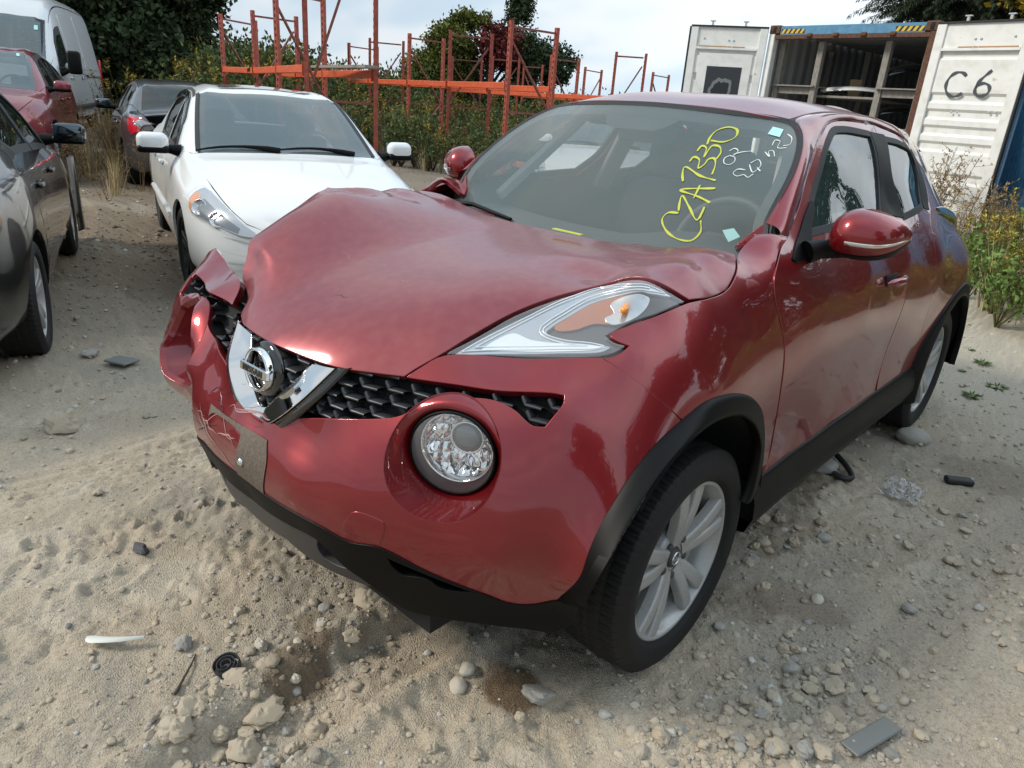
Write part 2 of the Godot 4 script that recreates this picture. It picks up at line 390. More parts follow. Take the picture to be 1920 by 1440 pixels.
var O_SKID_HALF := PackedInt32Array([69,-808,0,181,-803,0,278,-798,0,341,-837,0,387,-851,0,427,-868,1,402,-891,0,329,-905,0,246,-912,0,173,-910,0,104,-898,0,43,-904,0])
var O_SKID_HOLE := PackedInt32Array([253,-812,1,310,-827,0,353,-848,0,363,-853,1,324,-876,0,255,-876,0,240,-850,0])
var O_SAIL := PackedInt32Array([-518,1102,1,-537,1094,0,-653,1098,1,-723,1167,0,-805,1233,0,-805,1246,0,-736,1215,0,-641,1159,0])
var C_VEE_OUT := PackedInt32Array([0,685,770,50,694,772,104,727,772,171,791,748,222,871,690])
var C_VEE_IN := PackedInt32Array([0,716,768,20,722,766,48,750,760,89,798,742,135,858,709])
var C_CLAD_LOW := PackedInt32Array([845,445,492,872,534,489,878,575,466,882,643,405,882,718,320,882,766,223,882,786,107,882,783,7,882,760,-87,882,701,-190,882,625,-259,882,536,-279,882,460,-274,882,432,-255])
var C_CLAD_UP := PackedInt32Array([755,398,465,812,492,473,823,566,460,826,642,415,830,716,345,835,771,260,843,808,168,852,833,89,858,837,42,861,825,-54,859,786,-175,858,726,-272,857,663,-325,850,561,-385,833,438,-455,805,337,-537])
var YELLOW_STROKES := [PackedInt32Array([383,1184,351,1180,346,1163,382,1130,432,1112,468,1115,479,1140,462,1172]),PackedInt32Array([380,1190,368,1210,359,1233,407,1202,451,1172,449,1209,456,1177]),PackedInt32Array([444,1265,342,1249,411,1236,457,1224]),PackedInt32Array([391,1269,396,1252,400,1230]),PackedInt32Array([332,1274,314,1295,305,1316,373,1295,428,1287]),PackedInt32Array([308,1333,310,1348,333,1342,350,1317,359,1331,359,1346,374,1350,393,1330,404,1303]),PackedInt32Array([307,1367,308,1384,327,1379,341,1352,339,1387,363,1386,380,1368,382,1348]),PackedInt32Array([321,1390,313,1412,316,1435,341,1449,374,1442,385,1420,366,1403,323,1403])]
var WHITE_STROKES := [PackedInt32Array([413,1363,404,1354,414,1339,434,1337,440,1347,432,1358,413,1363]),PackedInt32Array([400,1376,409,1385,426,1378,424,1362]),PackedInt32Array([420,1367,438,1376,465,1382]),PackedInt32Array([491,1326,467,1325,463,1314,481,1306,498,1312,516,1306,524,1317]),PackedInt32Array([491,1342,520,1322,527,1342,504,1359,491,1347]),PackedInt32Array([521,1336,538,1327]),PackedInt32Array([506,1383,531,1371,515,1386,526,1389,546,1373]),PackedInt32Array([511,1404,506,1420,524,1418,533,1399,560,1401]),PackedInt32Array([527,1442,551,1431,561,1412,545,1406])]
var STICKERS := [PackedInt32Array([465,1459,503,1453,512,1428,468,1435]),PackedInt32Array([535,1154,564,1164,591,1142,566,1123])]
# ---- the red crossover
var NOSE := Vector3(0, 0.5, -0.3)
var fF: Fld
var fS: Fld
var fW: Fld
var fR: Fld
func dir_pq(d: Vector3) -> Vector2:
	var r := sqrt(0.5); d = d.normalized(); var c := clampf((d.y + d.z) * r, -1, 1); var rho := acos(c)
	var k := rho / sin(rho) if rho > 1e-5 else 1.0
	return Vector2(d.x, (d.y - d.z) * r) * k
func pq_dir(q: Vector2) -> Vector3:
	var r := sqrt(0.5); var rho := q.length(); var k := sin(rho) / rho if rho > 1e-6 else 1.0; var c := cos(rho)
	return Vector3(k * q.x, (c + k * q.y) * r, (c - k * q.y) * r)
func front_raw(q: Vector2) -> Vector3:
	return NOSE + pq_dir(q) * fF.at(q)
var fold := FastNoiseLite.new()
func front_pt(q: Vector2) -> Vector3:
	return crush(front_raw(q))
func crush(p: Vector3) -> Vector3:
	# the bumper's passenger end was torn off its clips and swung out
	if p.x > -0.18 or p.z < -0.25: return p
	var th := 0.31 * smoothstep(-0.18, -0.56, p.x) * smoothstep(0.38, 0.66, p.y)
	var dx := p.x + 0.22; var dz := p.z - 0.79
	var o := Vector3(dx * cos(th) + dz * sin(th) - 0.22, p.y, dz * cos(th) - dx * sin(th) + 0.79)
	var w := smoothstep(-0.2, -0.45, p.x)
	var n := absf(fold.get_noise_3d(p.x * 70, p.y * 100, p.z * 70)) * 2.0
	var n2 := fold.get_noise_3d(p.x * 240 + 500, p.y * 240, p.z * 240)
	o += Vector3(0.4, -0.1, -0.9) * ((n - 0.3) * 0.010 * w + n2 * 0.003 * w)
	# a deep dent low on the corner
	var d := smoothstep(0.16, 0.03, (p - Vector3(-0.48, 0.56, 0.71)).length())
	return o + Vector3(0.5, 0.0, -0.8) * 0.05 * d
func bonnet_pt(q: Vector2) -> Vector3:
	var p := front_raw(q)
	# the bonnet has popped up on the passenger's side and is buckled at its corner
	if p.x < -0.1:
		var up := smoothstep(0.72, 0.52, p.z) * lerpf(0.36, 1.0, smoothstep(-0.12, 0.24, p.z)) * smoothstep(-0.45, 0.0, p.z) * smoothstep(-0.10, -0.43, p.x) * (1.0 - 0.68 * smoothstep(-0.53, -0.67, p.x))
		p += Vector3(-0.05, 0.115, 0.012) * up
		var w := smoothstep(0.21, 0.03, (p - Vector3(-0.40, 0.95, 0.60)).length())
		var n := absf(fold.get_noise_3d(p.x * 90 + 90, p.y * 90, p.z * 90)) * 2.0
		p += Vector3(0.5, -0.2, -0.8) * (0.035 * w * (n - 0.1))
	return p
func side_pt(q: Vector2) -> Vector3: return Vector3(fS.at(q), q.y, q.x)
func side_mir(q: Vector2) -> Vector3: return Vector3(-fS.at(q), q.y, q.x)
func screen_pt(q: Vector2) -> Vector3: return Vector3(q.x, q.y, fW.at(q))
func roof_pt(q: Vector2) -> Vector3: return Vector3(q.x, fR.at(q), q.y)
func fields():
	fold.frequency = 0.035; fold.seed = 12; fold.fractal_octaves = 2
	var p := PackedVector2Array(); var v := PackedFloat32Array()
	for k in range(0, FRONT.size(), 3):
		var a := Vector3(FRONT[k], FRONT[k + 1], FRONT[k + 2]) / 1000.0
		for s in ([1, -1] if a.x > 0 else [1]):
			var d := Vector3(a.x * s, a.y, a.z) - NOSE; p.append(dir_pq(d)); v.append(d.length())
	fF = Fld.new(p, v, 0.0002, Vector2(-1.75, -1.25), Vector2(1.75, 1.15), 0.035)
	p = PackedVector2Array(); v = PackedFloat32Array()
	for k in range(0, SIDE.size(), 3): p.append(Vector2(SIDE[k], SIDE[k + 1]) / 1000.0); v.append(SIDE[k + 2] / 1000.0)
	fS = Fld.new(p, v, 0.002, Vector2(-3.3, 0.15), Vector2(0.5, 1.6), 0.05)
	for e in [[SCREEN, 1], [ROOF, 2]]:
		p = PackedVector2Array(); v = PackedFloat32Array()
		for k in range(0, e[0].size(), 3):
			for s in ([1, -1] if e[0][k] > 0 else [1]):
				p.append(Vector2(e[0][k] * s, e[0][k + 1]) / 1000.0); v.append(e[0][k + 2] / 1000.0)
		if e[1] == 1: fW = Fld.new(p, v, 0.0002, Vector2(-0.8, 0.95), Vector2(0.8, 1.6), 0.05)
		else: fR = Fld.new(p, v, 0.0002, Vector2(-0.7, -3.0), Vector2(0.7, -0.7), 0.08)
func onto_front(p: Vector3, a: Vector3) -> Vector3:
	# from p along a until the nose surface is met
	var s := 0.0
	for k in 12:
		var d := p + a * s - NOSE
		s += (fF.at(dir_pq(d)) - d.length()) * 0.8
	return p + a * s
func pts3(src: PackedInt32Array) -> Array:
	var o := []
	for k in range(0, src.size(), 3): o.append(Vector3(src[k], src[k + 1], src[k + 2]) / 1000.0)
	return o
func spline3(p: Array, n: int) -> PackedVector3Array:
	# n points evenly along a smooth curve through p
	var d := PackedVector3Array(); var m := p.size()
	for k in m - 1:
		var a: Vector3 = p[k]; var b: Vector3 = p[k + 1]; var pre: Vector3 = p[k - 1] if k > 0 else a * 2 - b; var post: Vector3 = p[k + 2] if k < m - 2 else b * 2 - a
		for s in 8: d.append(a.cubic_interpolate(b, pre, post, s / 8.0))
	d.append(p[m - 1])
	var l := [0.0]
	for k in d.size() - 1: l.append(l[k] + d[k].distance_to(d[k + 1]))
	var o := PackedVector3Array(); var j := 0
	for k in n:
		var t: float = l[-1] * k / (n - 1)
		while j < d.size() - 2 and l[j + 1] < t: j += 1
		o.append(d[j].lerp(d[j + 1], clampf((t - l[j]) / maxf(l[j + 1] - l[j], 1e-6), 0, 1)))
	return o
func flip_x(mb: MB) -> MB:
	var o := MB.new(); o.add(mb, Transform3D(Basis.from_scale(Vector3(-1, 1, 1)), Vector3.ZERO)); return o
func mirrored(loop: PackedVector2Array) -> PackedVector2Array:
	var o := PackedVector2Array()
	for q in loop: o.append(Vector2(-q.x, q.y))
	o.reverse(); return o

var M := {}
func paint(col: Color, dust := 0.0) -> StandardMaterial3D:
	var m := mat(col, 0.34, 0.25, 1.0); m.clearcoat_roughness = 0.04
	return m
func car_materials():
	M.red = mat(Color.WHITE, 0.38, 0.55, 1.0); M.red.clearcoat_roughness = 0.035
	tri_tex(M.red, noise_tex(0.02, 3, [[0.0, lin(0.19, 0.005, 0.009)], [0.5, lin(0.205, 0.006, 0.010)], [1.0, lin(0.22, 0.008, 0.012)]]), 1.3)
	# dust lies on the upward panels; the mauve also paints in reflected sky
	M.red_dust_sheen = mat(Color.WHITE, 0.45, 0.45, 0.8); M.red_dust_sheen.clearcoat_roughness = 0.13
	tri_tex(M.red_dust_sheen, noise_tex(0.04, 5, [[0.2, lin(0.205, 0.024, 0.030)], [0.5, lin(0.222, 0.032, 0.038)], [1.0, lin(0.25, 0.052, 0.056)]]), 1.1)
	M.black = mat(grey(0.018), 0.5); M.black.metallic_specular = 0.32
	tri_tex(M.black, noise_tex(0.03, 9, [[0.0, lin(0.010, 0.0105, 0.0115)], [1.0, lin(0.017, 0.0175, 0.0185)]]), 3.0)
	M.skid = mat(Color(0.040, 0.038, 0.037), 0.45)
	M.gloss = mat(grey(0.006), 0.08, 0.0, 1.0)
	M.dark = mat(grey(0.008), 0.85)
	M.rubber = mat(grey(0.012), 0.6)
	M.tyre = mat(grey(0.02), 0.75); tri_tex(M.tyre, noise_tex(0.05, 14, [[0.0, lin(0.018, 0.018, 0.018)], [0.6, lin(0.030, 0.029, 0.027)], [1.0, lin(0.075, 0.066, 0.055)]], 5), 2.5, false)
	M.alloy = mat(grey(0.55), 0.36, 0.2, 0.4); tri_tex(M.alloy, noise_tex(0.03, 21, [[0.0, lin(0.55, 0.55, 0.54)], [0.65, lin(0.64, 0.64, 0.62)], [1.0, lin(0.46, 0.41, 0.34)]]), 3.0, false)
	M.chrome = mat(grey(0.75), 0.06, 1.0)
	M.mirror = mat(grey(0.85), 0.03, 1.0)
	M.silver = mat(grey(0.55), 0.2, 0.8)
	M.clear = glass(Color(0.9, 0.93, 0.95), 0.10)
	M.screen = glass(Color(0.36, 0.44, 0.42), 0.20)
	M.tint = glass(Color(0.015, 0.022, 0.02), 0.72)
	M.tint_light = glass(Color(0.05, 0.08, 0.075), 0.5)
	M.amber = mat(Color(0.30, 0.085, 0.018), 0.3, 0.1, 0.6); M.amber_lit = mat(Color(0.75, 0.25, 0.02), 0.2, 0.0, 0.8)
	M.lampwhite = mat(Color(0.36, 0.39, 0.42), 0.22, 0.5, 0.6); M.louvre = mat(Color(0.032, 0.034, 0.037), 0.35)
	M.tail = mat(Color(0.4, 0.01, 0.015), 0.15, 0.0, 1.0)
	M.trim = mat(Color(0.03, 0.03, 0.032), 0.8)
	M.cloth = mat(Color(0.022, 0.022, 0.024), 0.95)
	M.headliner = mat(Color(0.3, 0.3, 0.29), 0.9)
	M.yellow = mat(Color(0.48, 0.50, 0.07), 0.8)
	M.chalk = mat(Color(0.62, 0.66, 0.64), 0.8)
	M.sticker = mat(Color(0.38, 0.68, 0.66), 0.6)
	M.tape = mat(Color.WHITE, 0.75); tri_tex(M.tape, noise_tex(0.03, 31, [[0.0, lin(0.065, 0.048, 0.036)], [0.5, lin(0.11, 0.085, 0.066)], [1.0, lin(0.17, 0.135, 0.105)]], 5), 6.0)
	M.scuff = mat(Color(0.36, 0.20, 0.19), 0.7)
	M.disc = mat(Color(0.12, 0.1, 0.09), 0.5, 0.6)

func tyre_mesh(r: float, w: float, rim: float, sipes := true) -> MB:
	# axle along x, outer side at +x
	var prof := []
	var hw := w / 2
	for e in [[rim, -hw * 0.78], [rim + 0.012, -hw * 0.93], [(rim + r) / 2, -hw * 1.02], [r - 0.022, -hw * 0.93], [r - 0.008, -hw * 0.83]]: prof.append(Vector3(e[0], e[1], 0))
	var ribs := [-0.80, -0.50, -0.455, -0.41, -0.16, -0.115, -0.07, 0.07, 0.115, 0.16, 0.41, 0.455, 0.50, 0.80]
	for k in ribs.size():
		var gro: bool = k in [2, 5, 8, 11]
		prof.append(Vector3(r - (0.008 if gro else 0.0) - 0.006 * ribs[k] * ribs[k], hw * ribs[k], 0.0 if gro else (1.0 if k in [0, 1, 12, 13] else 0.6)))
	for e in [[r - 0.008, hw * 0.83, .5], [r - 0.022, hw * 0.93, 0.25], [r - 0.034, hw * 0.985, 0], [r - 0.036, hw * 1.0, 0], [(rim + r) / 2 + 0.004, hw * 1.03, 0], [(rim + r) / 2 - 0.02, hw * 1.01, 0], [rim + 0.014, hw * 0.955, 0], [rim + 0.012, hw * 0.93, 0], [rim, hw * 0.80, 0], [rim - 0.01, hw * 0.7, 0]]: prof.append(Vector3(e[0], e[1], e[2]))
	var seg := 432 if sipes else 64
	var mb := MB.new(); var rows := []
	for p in prof:
		var row := PackedVector3Array()
		for k in seg:
			var an := TAU * k / seg; var dr := 0.0
			if sipes and p.z > 0 and (k + int(p.y * 70)) % 6 == 0: dr = -0.0065 * p.z
			row.append(Vector3(p.y, (p.x + dr) * cos(an), (p.x + dr) * sin(an)))
		rows.append(row)
	mb.grid(rows, true)
	for k in mb.v.size():
		var rad := Vector3(0, mb.v[k].y, mb.v[k].z).normalized()
		if mb.n[k].dot(rad * 0.8 + Vector3(signf(mb.v[k].x), 0, 0) * 0.6) < -0.3: mb.n[k] = -mb.n[k]
	return mb
func tube_x(mb: MB, prof: Array, seg := 48):
	var rows := []
	for p in prof:
		var row := PackedVector3Array()
		for k in seg:
			var an := TAU * k / seg
			row.append(Vector3(p[1], p[0] * cos(an), p[0] * sin(an)))
		rows.append(row)
	mb.grid(rows, true)
func spoke(mb: MB, an: float, r0: float, r1: float, w0: float, w1: float, x0: float, x1: float, lean := 0.0, dep := 0.03):
	# bar from the hub to the rim with a rounded face
	var rows := []; var b := Basis(Vector3.RIGHT, an)
	for k in 9:
		var t := k / 8.0; var r := lerpf(r0, r1, t); var w := lerpf(w0, w1, t) / 2; var x := lerpf(x0, x1, t) + 0.008 * sin(PI * t)
		var c := lean * t; var row := PackedVector3Array()
		for e in [[-1.0, -dep], [-1.0, -0.006], [-0.86, -0.001], [-0.5, 0.0], [0.5, 0.0], [0.86, -0.001], [1.0, -0.006], [1.0, -dep]]:
			row.append(b * Vector3(x + e[1], r, c + e[0] * w))
		rows.append(row)
	mb.grid(rows)
	for k in mb.v.size(): pass
func wheel(root: Node3D, at: Vector3, side: float, steer := 0.0) -> Node3D:
	var wn := Node3D.new(); wn.name = "wheel"; root.add_child(wn, true)
	wn.position = at; wn.rotation.y = steer + (0.0 if side > 0 else PI)
	if not M.has("m_tyre"):
		M.m_tyre = tyre_mesh(0.334, 0.215, 0.236).mesh()
		var rim := MB.new()
		tube_x(rim, [[0.215, -0.09], [0.205, -0.06], [0.203, 0.03], [0.212, 0.062], [0.222, 0.074], [0.226, 0.086], [0.2285, 0.090], [0.236, 0.090], [0.2385, 0.086], [0.236, 0.078]], 72)
		tube_x(rim, [[0.205, 0.02], [0.19, 0.03], [0.0, 0.03]], 24)
		M.m_barrel = rim.mesh()
		var sp := MB.new()
		for k in 5:
			var a := TAU * k / 5
			spoke(sp, a - 0.17, 0.04, 0.228, 0.040, 0.046, 0.064, 0.087, -0.002)
			spoke(sp, a + 0.17, 0.04, 0.228, 0.040, 0.046, 0.064, 0.087, 0.002)
			spoke(sp, a, 0.05, 0.222, 0.03, 0.06, 0.052, 0.066, 0.0, 0.02)
		tube_x(sp, [[0.085, 0.02], [0.083, 0.045], [0.075, 0.056], [0.05, 0.060], [0.034, 0.061], [0.031, 0.058]], 40)
		M.m_spokes = sp.mesh()
		var cap := MB.new(); tube_x(cap, [[0.031, 0.05], [0.030, 0.064], [0.027, 0.067], [0.001, 0.069]], 32); M.m_cap = cap.mesh()
		var ring := MB.new(); tube_x(ring, [[0.021, 0.0675], [0.021, 0.0715], [0.017, 0.0715], [0.017, 0.0675]], 32); ring.box(Vector3(0.070, 0, 0), Vector3(0.003, 0.007, 0.05)); M.m_ring = ring.mesh()
		var nut := MB.new(); tube_x(nut, [[0.016, 0.046], [0.016, 0.052], [0.012, 0.05], [0.0115, 0.066], [0.008, 0.069], [0.0005, 0.07]], 12); M.m_nut = nut.mesh()
		var disc := MB.new(); tube_x(disc, [[0.15, -0.01], [0.15, 0.01], [0.075, 0.01], [0.07, 0.03], [0.001, 0.032]], 40); M.m_disc = disc.mesh()
	part("tyre", M.m_tyre, M.tyre, wn); part("rim", M.m_barrel, M.alloy, wn); part("spokes", M.m_spokes, M.alloy, wn)
	part("hub_cap", M.m_cap, M.skid, wn); part("hub_emblem", M.m_ring, M.silver, wn); part("brake_disc", M.m_disc, M.disc, wn)
	for k in 5:
		var nt := part("wheel_nut", M.m_nut, M.skid, wn); var a := TAU * (k + 0.5) / 5
		nt.position = Vector3(0, cos(a), sin(a)) * 0.057
	return wn

func strip(a: Array, b: Array, n: int, out: Vector3, bulge: float, inward: float, rows := 6) -> MB:
	# a moulded band between two curves
	var ca := spline3(a, n); var cb := spline3(b, n); var rr := []
	var first := PackedVector3Array(); var last := PackedVector3Array()
	for k in n:
		first.append(ca[k] - out * inward); last.append(cb[k] - out * inward * 2.5)
	rr.append(first)
	for r in rows:
		var t := r / (rows - 1.0); var row := PackedVector3Array()
		for k in n: row.append(ca[k].lerp(cb[k], t) + out * bulge * sqrt(maxf(0.0, 1.0 - pow(2 * t - 1, 4))))
		rr.append(row)
	rr.append(last)
	var mb := MB.new(); mb.grid(rr); return mb

func crossover():
	fields()
	var j := thing("red_crossover", "dark red crossover with a crushed front corner and yellow writing on its windscreen", "car")
	# bonnet, bumper, wings
	part("bonnet", panel(bonnet_pt, smooth_loop(O_HOOD, 0.016), 0.02, 0.002, 0.02), M.red_dust_sheen, j)
	var lamp_axis := Vector3(0.45, -0.02, 0.89).normalized(); var lamp_c := Vector3(0.513, 0.729, 0.59)
	var ex := Vector3.UP.cross(lamp_axis).normalized(); var ey := lamp_axis.cross(ex)
	var hole := PackedVector2Array(); var hole_m := PackedVector2Array(); var rim3 := PackedVector3Array()
	for k in 64:
		var an := TAU * k / 64
		var p := onto_front(lamp_c + lamp_axis * 0.05 + (ex * cos(an) * 0.131 + ey * sin(an) * 0.128) - ex * 0.008, lamp_axis)
		rim3.append(p); var q := dir_pq(p - NOSE); hole.append(q); hole_m.append(Vector2(-q.x, q.y))
	hole_m.reverse()
	var bloop := smooth_loop(O_BUMPER_HALF, 0.014, true)
	part("front_bumper", panel(front_pt, bloop, 0.017, 0.0015, 0.02, [hole, hole_m]), M.red, j)
	var fl := smooth_loop(O_FENDER, 0.015)
	part("front_wing", panel(front_raw, fl, 0.018), M.red, j)
	part("front_wing", panel(front_raw, mirrored(fl), 0.022), M.red, j)
	# grille
	var gl := smooth_loop(O_GRILLE_HALF, 0.02, true)
	var gp := func(q): return crush(front_raw(q)) - pq_dir(q) * 0.055
	part("grille_backing", panel(gp, gl, 0.03, 0.0, 0.0), M.dark, j)
	part("grille_frame", grille_frame(gl), M.black, j)
	grille(j, smooth_loop(O_BUMPER_HALF, 0.02, true), gl)
	vee(j)
	emblem(j)
	# round lamps
	round_lamp(j, lamp_c, lamp_axis, ex, ey, rim3)
	broken_lamp(j, lamp_c, lamp_axis, rim3)
	# boomerang lamps
	for s in [1.0, -1.0]: boomerang(j, s)
	# lower lip, skid plate, fog recess, towing cover, plate residue
	part("lower_lip", lip(), M.black, j)
	part("skid_plate", skid(), M.skid, j)
	part("towing_cover", panel(front_pt, smooth_loop(O_TOW, 0.006), 0.008, 0.001, 0.006, [], 0.002), M.red, j)
	part("plate_residue", panel(front_pt, smooth_loop(O_RESIDUE, 0.01), 0.012, 0.0, 0.0, [], 0.0022), M.tape, j)
	var sc := MB.new(); var sp := onto_front(Vector3(0.0, 0.585, 0.8), Vector3.BACK)
	sc.lathe([Vector2(0.0105, 0.0), Vector2(0.0105, 0.003), Vector2(0.006, 0.007), Vector2(0.0001, 0.007)], 12, Transform3D(Basis(Vector3.RIGHT, PI / 2), sp + Vector3(0.005, 0, 0.002)))
	part("screw", sc, M.chrome, j)
	# scuffs and scratches left by the blow
	var rs := RandomNumberGenerator.new(); rs.seed = 5
	for k in 30:
		var low := k < 22; var a := Vector2(rs.randf_range(-0.42, -0.06), rs.randf_range(-0.74, -0.60)) if low else Vector2(rs.randf_range(-0.25, 0.3), rs.randf_range(-0.3, 0.2))
		var d := Vector2(rs.randf_range(0.5, 1.0), rs.randf_range(-0.5, 0.35)).normalized() * (rs.randf_range(0.05, 0.18) if low else rs.randf_range(0.02, 0.08)); var pl := []
		for e in 6: pl.append(a + d * e / 5.0 + Vector2(rs.randfn(), rs.randfn()) * (0.004 if low else 0.006))
		var l := smooth_pts(pl, [], 0.006, false); var rows := [PackedVector3Array(), PackedVector3Array()]; var ww := rs.randf_range(0.0006, 0.0022) if low else 0.0005
		for e in l.size():
			var t := (l[mini(e + 1, l.size() - 1)] - l[maxi(e - 1, 0)]).normalized(); var nn := Vector2(-t.y, t.x) * ww * sin(PI * (e + 0.5) / l.size())
			for h in 2:
				var q: Vector2 = l[e] + nn * (1.0 if h else -1.0); var p: Vector3 = front_pt(q) if low else bonnet_pt(q); rows[h].append(p + pq_dir(q) * 0.0012)
		var mb := MB.new(); mb.grid(rows); part("scratch", mb, M.scuff if k % 4 else M.dark, j)
	# arches and sills
	var cu := pts3(C_CLAD_UP); var cl := pts3(C_CLAD_LOW)
	var front_arch := strip(cu, cl, 60, Vector3(0.97, 0.0, 0.24), 0.006, 0.012, 8)
	part("arch_cladding", front_arch, M.black, j); part("arch_cladding", flip_x(front_arch), M.black, j)
	var ru := []; var rl := []
	for k in 15:
		var a := lerpf(PI * 1.04, -PI * 0.06, k / 14.0)
		var u := Vector2(-2.53 - cos(a) * -0.455, 0.335 + sin(a) * 0.465); var l := Vector2(-2.53 + cos(a) * 0.392, 0.335 + sin(a) * 0.40)
		ru.append(Vector3(fS.at(u) + 0.003, u.y, u.x)); rl.append(Vector3(0.893, l.y, l.x))
	var rear_arch := strip(ru, rl, 50, Vector3.RIGHT, 0.006, 0.012, 8)
	part("arch_cladding", rear_arch, M.black, j); part("arch_cladding", flip_x(rear_arch), M.black, j)
	var sill := MB.new(); var srows := [PackedVector3Array(), PackedVector3Array(), PackedVector3Array(), PackedVector3Array(), PackedVector3Array(), PackedVector3Array(), PackedVector3Array()]
	for k in 30:
		var zz := lerpf(-0.36, -2.14, k / 29.0); var yt := 0.44 - 0.012 * sin(PI * k / 29.0); var fx := fS.at(Vector2(zz, yt))
		for e in [[0, -0.03, 0.01], [1, 0.0, 0.004], [2, 0.012, -0.006], [3, 0.028, -0.06], [4, 0.032, -0.11], [5, 0.012, -0.165], [6, -0.09, -0.185]]:
			srows[e[0]].append(Vector3(fx + e[1], yt + e[2], zz))
	sill.grid(srows)
	part("sill_cladding", sill, M.black, j); part("sill_cladding", flip_x(sill), M.black, j)
	doors(j)
	cabin(j)
	mirrors(j)
	rear(j)
	for e in [[0.745, 0.0, 1.0, 0.0], [-0.745, 0.0, -1.0, 0.0], [0.745, -2.53, 1.0, 0.0], [-0.745, -2.53, -1.0, 0.0]]:
		wheel(j, Vector3(e[0], 0.327, e[1]), e[2], e[3])
	# wheel housings, floor and engine bay
	var un := MB.new()
	for s in [-1.0, 1.0]:
		for zz in [0.0, -2.53]:
			var rows := []
			for x in [0.855, 0.5, 0.48]:
				var row := PackedVector3Array()
				for k in 25:
					var a := lerpf(0.75, PI + 0.12, k / 24.0); var r := 0.425 if x > 0.49 else 0.05
					row.append(Vector3(s * x, 0.335 + sin(a) * r, zz + cos(a) * r))
				rows.append(row)
			un.grid(rows)
	un.box(Vector3(0, 0.27, -1.26), Vector3(1.55, 0.1, 1.6)); un.box(Vector3(0, 0.3, -2.6), Vector3(0.94, 0.14, 1.05)); un.box(Vector3(0, 0.3, 0.1), Vector3(0.94, 0.2, 1.0))
	un.box(Vector3(0, 0.58, 0.08), Vector3(0.92, 0.42, 0.72)); un.box(Vector3(0, 0.75, -0.42), Vector3(1.5, 0.6, 0.05))
	part("underbody", un, M.dark, j)
	return j

func grille_frame(gl: PackedVector2Array) -> MB:
	# the wall that leads from the skin back to the grille
	var mb := MB.new(); var rows := [PackedVector3Array(), PackedVector3Array()]; var lp := inset(gl, 0.002, 0.02)
	for q in lp:
		var p := crush(front_raw(q)); rows[0].append(p - pq_dir(q) * 0.012); rows[1].append(p - pq_dir(q) * 0.058)
	mb.grid(rows, true); return mb
func q_at(x: float, y: float) -> Vector2:
	# the nose direction whose skin point has this x and y
	var p := Vector3(x, y, 0.75 - 0.6 * x * x)
	p = onto_front(p, Vector3.BACK)
	return dir_pq(p - NOSE)
func grille(j: Node3D, bloop: PackedVector2Array, gl: PackedVector2Array):
	var bl := MB.new()
	# one scale: a bright lower edge that turns up at its inner end
	var rows := []
	for k in 12:
		var t := k / 11.0
		var x := -0.028 + 0.056 * t; var lift := 0.018 * pow(maxf(0.0, 1.0 - t * 3.2), 1.6)
		var y := -0.011 + lift; var w := 0.008 + 0.002 * sin(t * PI)
		var row := PackedVector3Array()
		for e in [[-0.03, 0.004], [0.004, 0.001], [0.010, 0.002], [0.012, 0.006], [0.008, w], [-0.006, w + 0.003], [-0.03, w + 0.004]]:
			row.append(Vector3(x + (e[1] * 0.7 if lift > 0.001 else 0.0), y + e[1], e[0]))
		rows.append(row)
	bl.grid(rows)
	var me := bl.mesh(); var small := inset(gl, 0.006, 0.02)
	var vee := smooth_loop(O_VEE_HALF, 0.01, true)
	for r in 9:
		for k in range(-14, 15):
			var y := 0.705 + r * 0.0265; var x := (k + (0.5 if r % 2 else 0.0)) * 0.054
			if absf(x) > 0.74: continue
			var q := q_at(x, y + absf(x) * 0.03)
			if not Geometry2D.is_point_in_polygon(q, small) or Geometry2D.is_point_in_polygon(q, vee): continue
			if absf(x) < 0.075 and y > 0.755: continue
			if x < -0.3 and (k + r) % 3 == 0: continue
			var p := crush(front_raw(q)); var n := (crush(front_raw(q + Vector2(0.01, 0))) - crush(front_raw(q - Vector2(0.01, 0)))).cross(crush(front_raw(q + Vector2(0, 0.01))) - crush(front_raw(q - Vector2(0, 0.01)))).normalized()
			if n.z < 0: n = -n
			n = (n + Vector3(0, -0.1, 0.5)).normalized()
			var b := Basis(Vector3.UP.cross(n).normalized(), Vector3.UP, n); b.y = b.z.cross(b.x)
			var o := part("grille_louvre", me, M.louvre, j)
			if x < 0: b.x = -b.x
			o.transform = Transform3D(b, p - n * 0.022)
func vee(j: Node3D):
	# the chrome vee: a broad face that falls inwards, between a black surround and the mesh
	var o := pts3(C_VEE_OUT); var i := pts3(C_VEE_IN); var n := 40; var A := spline3(o, n); var B := spline3(i, n)
	var face := MB.new(); var dark := MB.new(); var rows := []; var rd := []
	for e in [0, 1, 2, 3, 4, 5, 6]:
		var row := PackedVector3Array(); var row2 := PackedVector3Array()
		for k in range(-n + 1, n):
			var a := A[absi(k)]; var b := B[absi(k)]; var s := Vector3(-1 if k < 0 else 1, 1, 1); a *= s; b *= s
			var d := (a - b).normalized(); var up := Vector3(0, 0, 0.012)
			row.append([a + up + d * 0.004 - Vector3(0, 0, 0.03), a + up + d * 0.003, a + up, a.lerp(b, 0.08) + up * 0.9, a.lerp(b, 0.92), b, b - Vector3(0, 0, 0.03)][e])
			if e < 4: row2.append([a + d * 0.030 - Vector3(0, 0, 0.012), a + d * 0.026 + Vector3(0, 0, 0.002), a + d * 0.006 + up * 0.6, a + d * 0.004 - Vector3(0, 0, 0.02)][e])
		rows.append(row)
		if e < 4: rd.append(row2)
	face.grid(rows); dark.grid(rd)
	part("chrome_vee", face, M.chrome, j); part("vee_surround", dark, M.gloss, j)
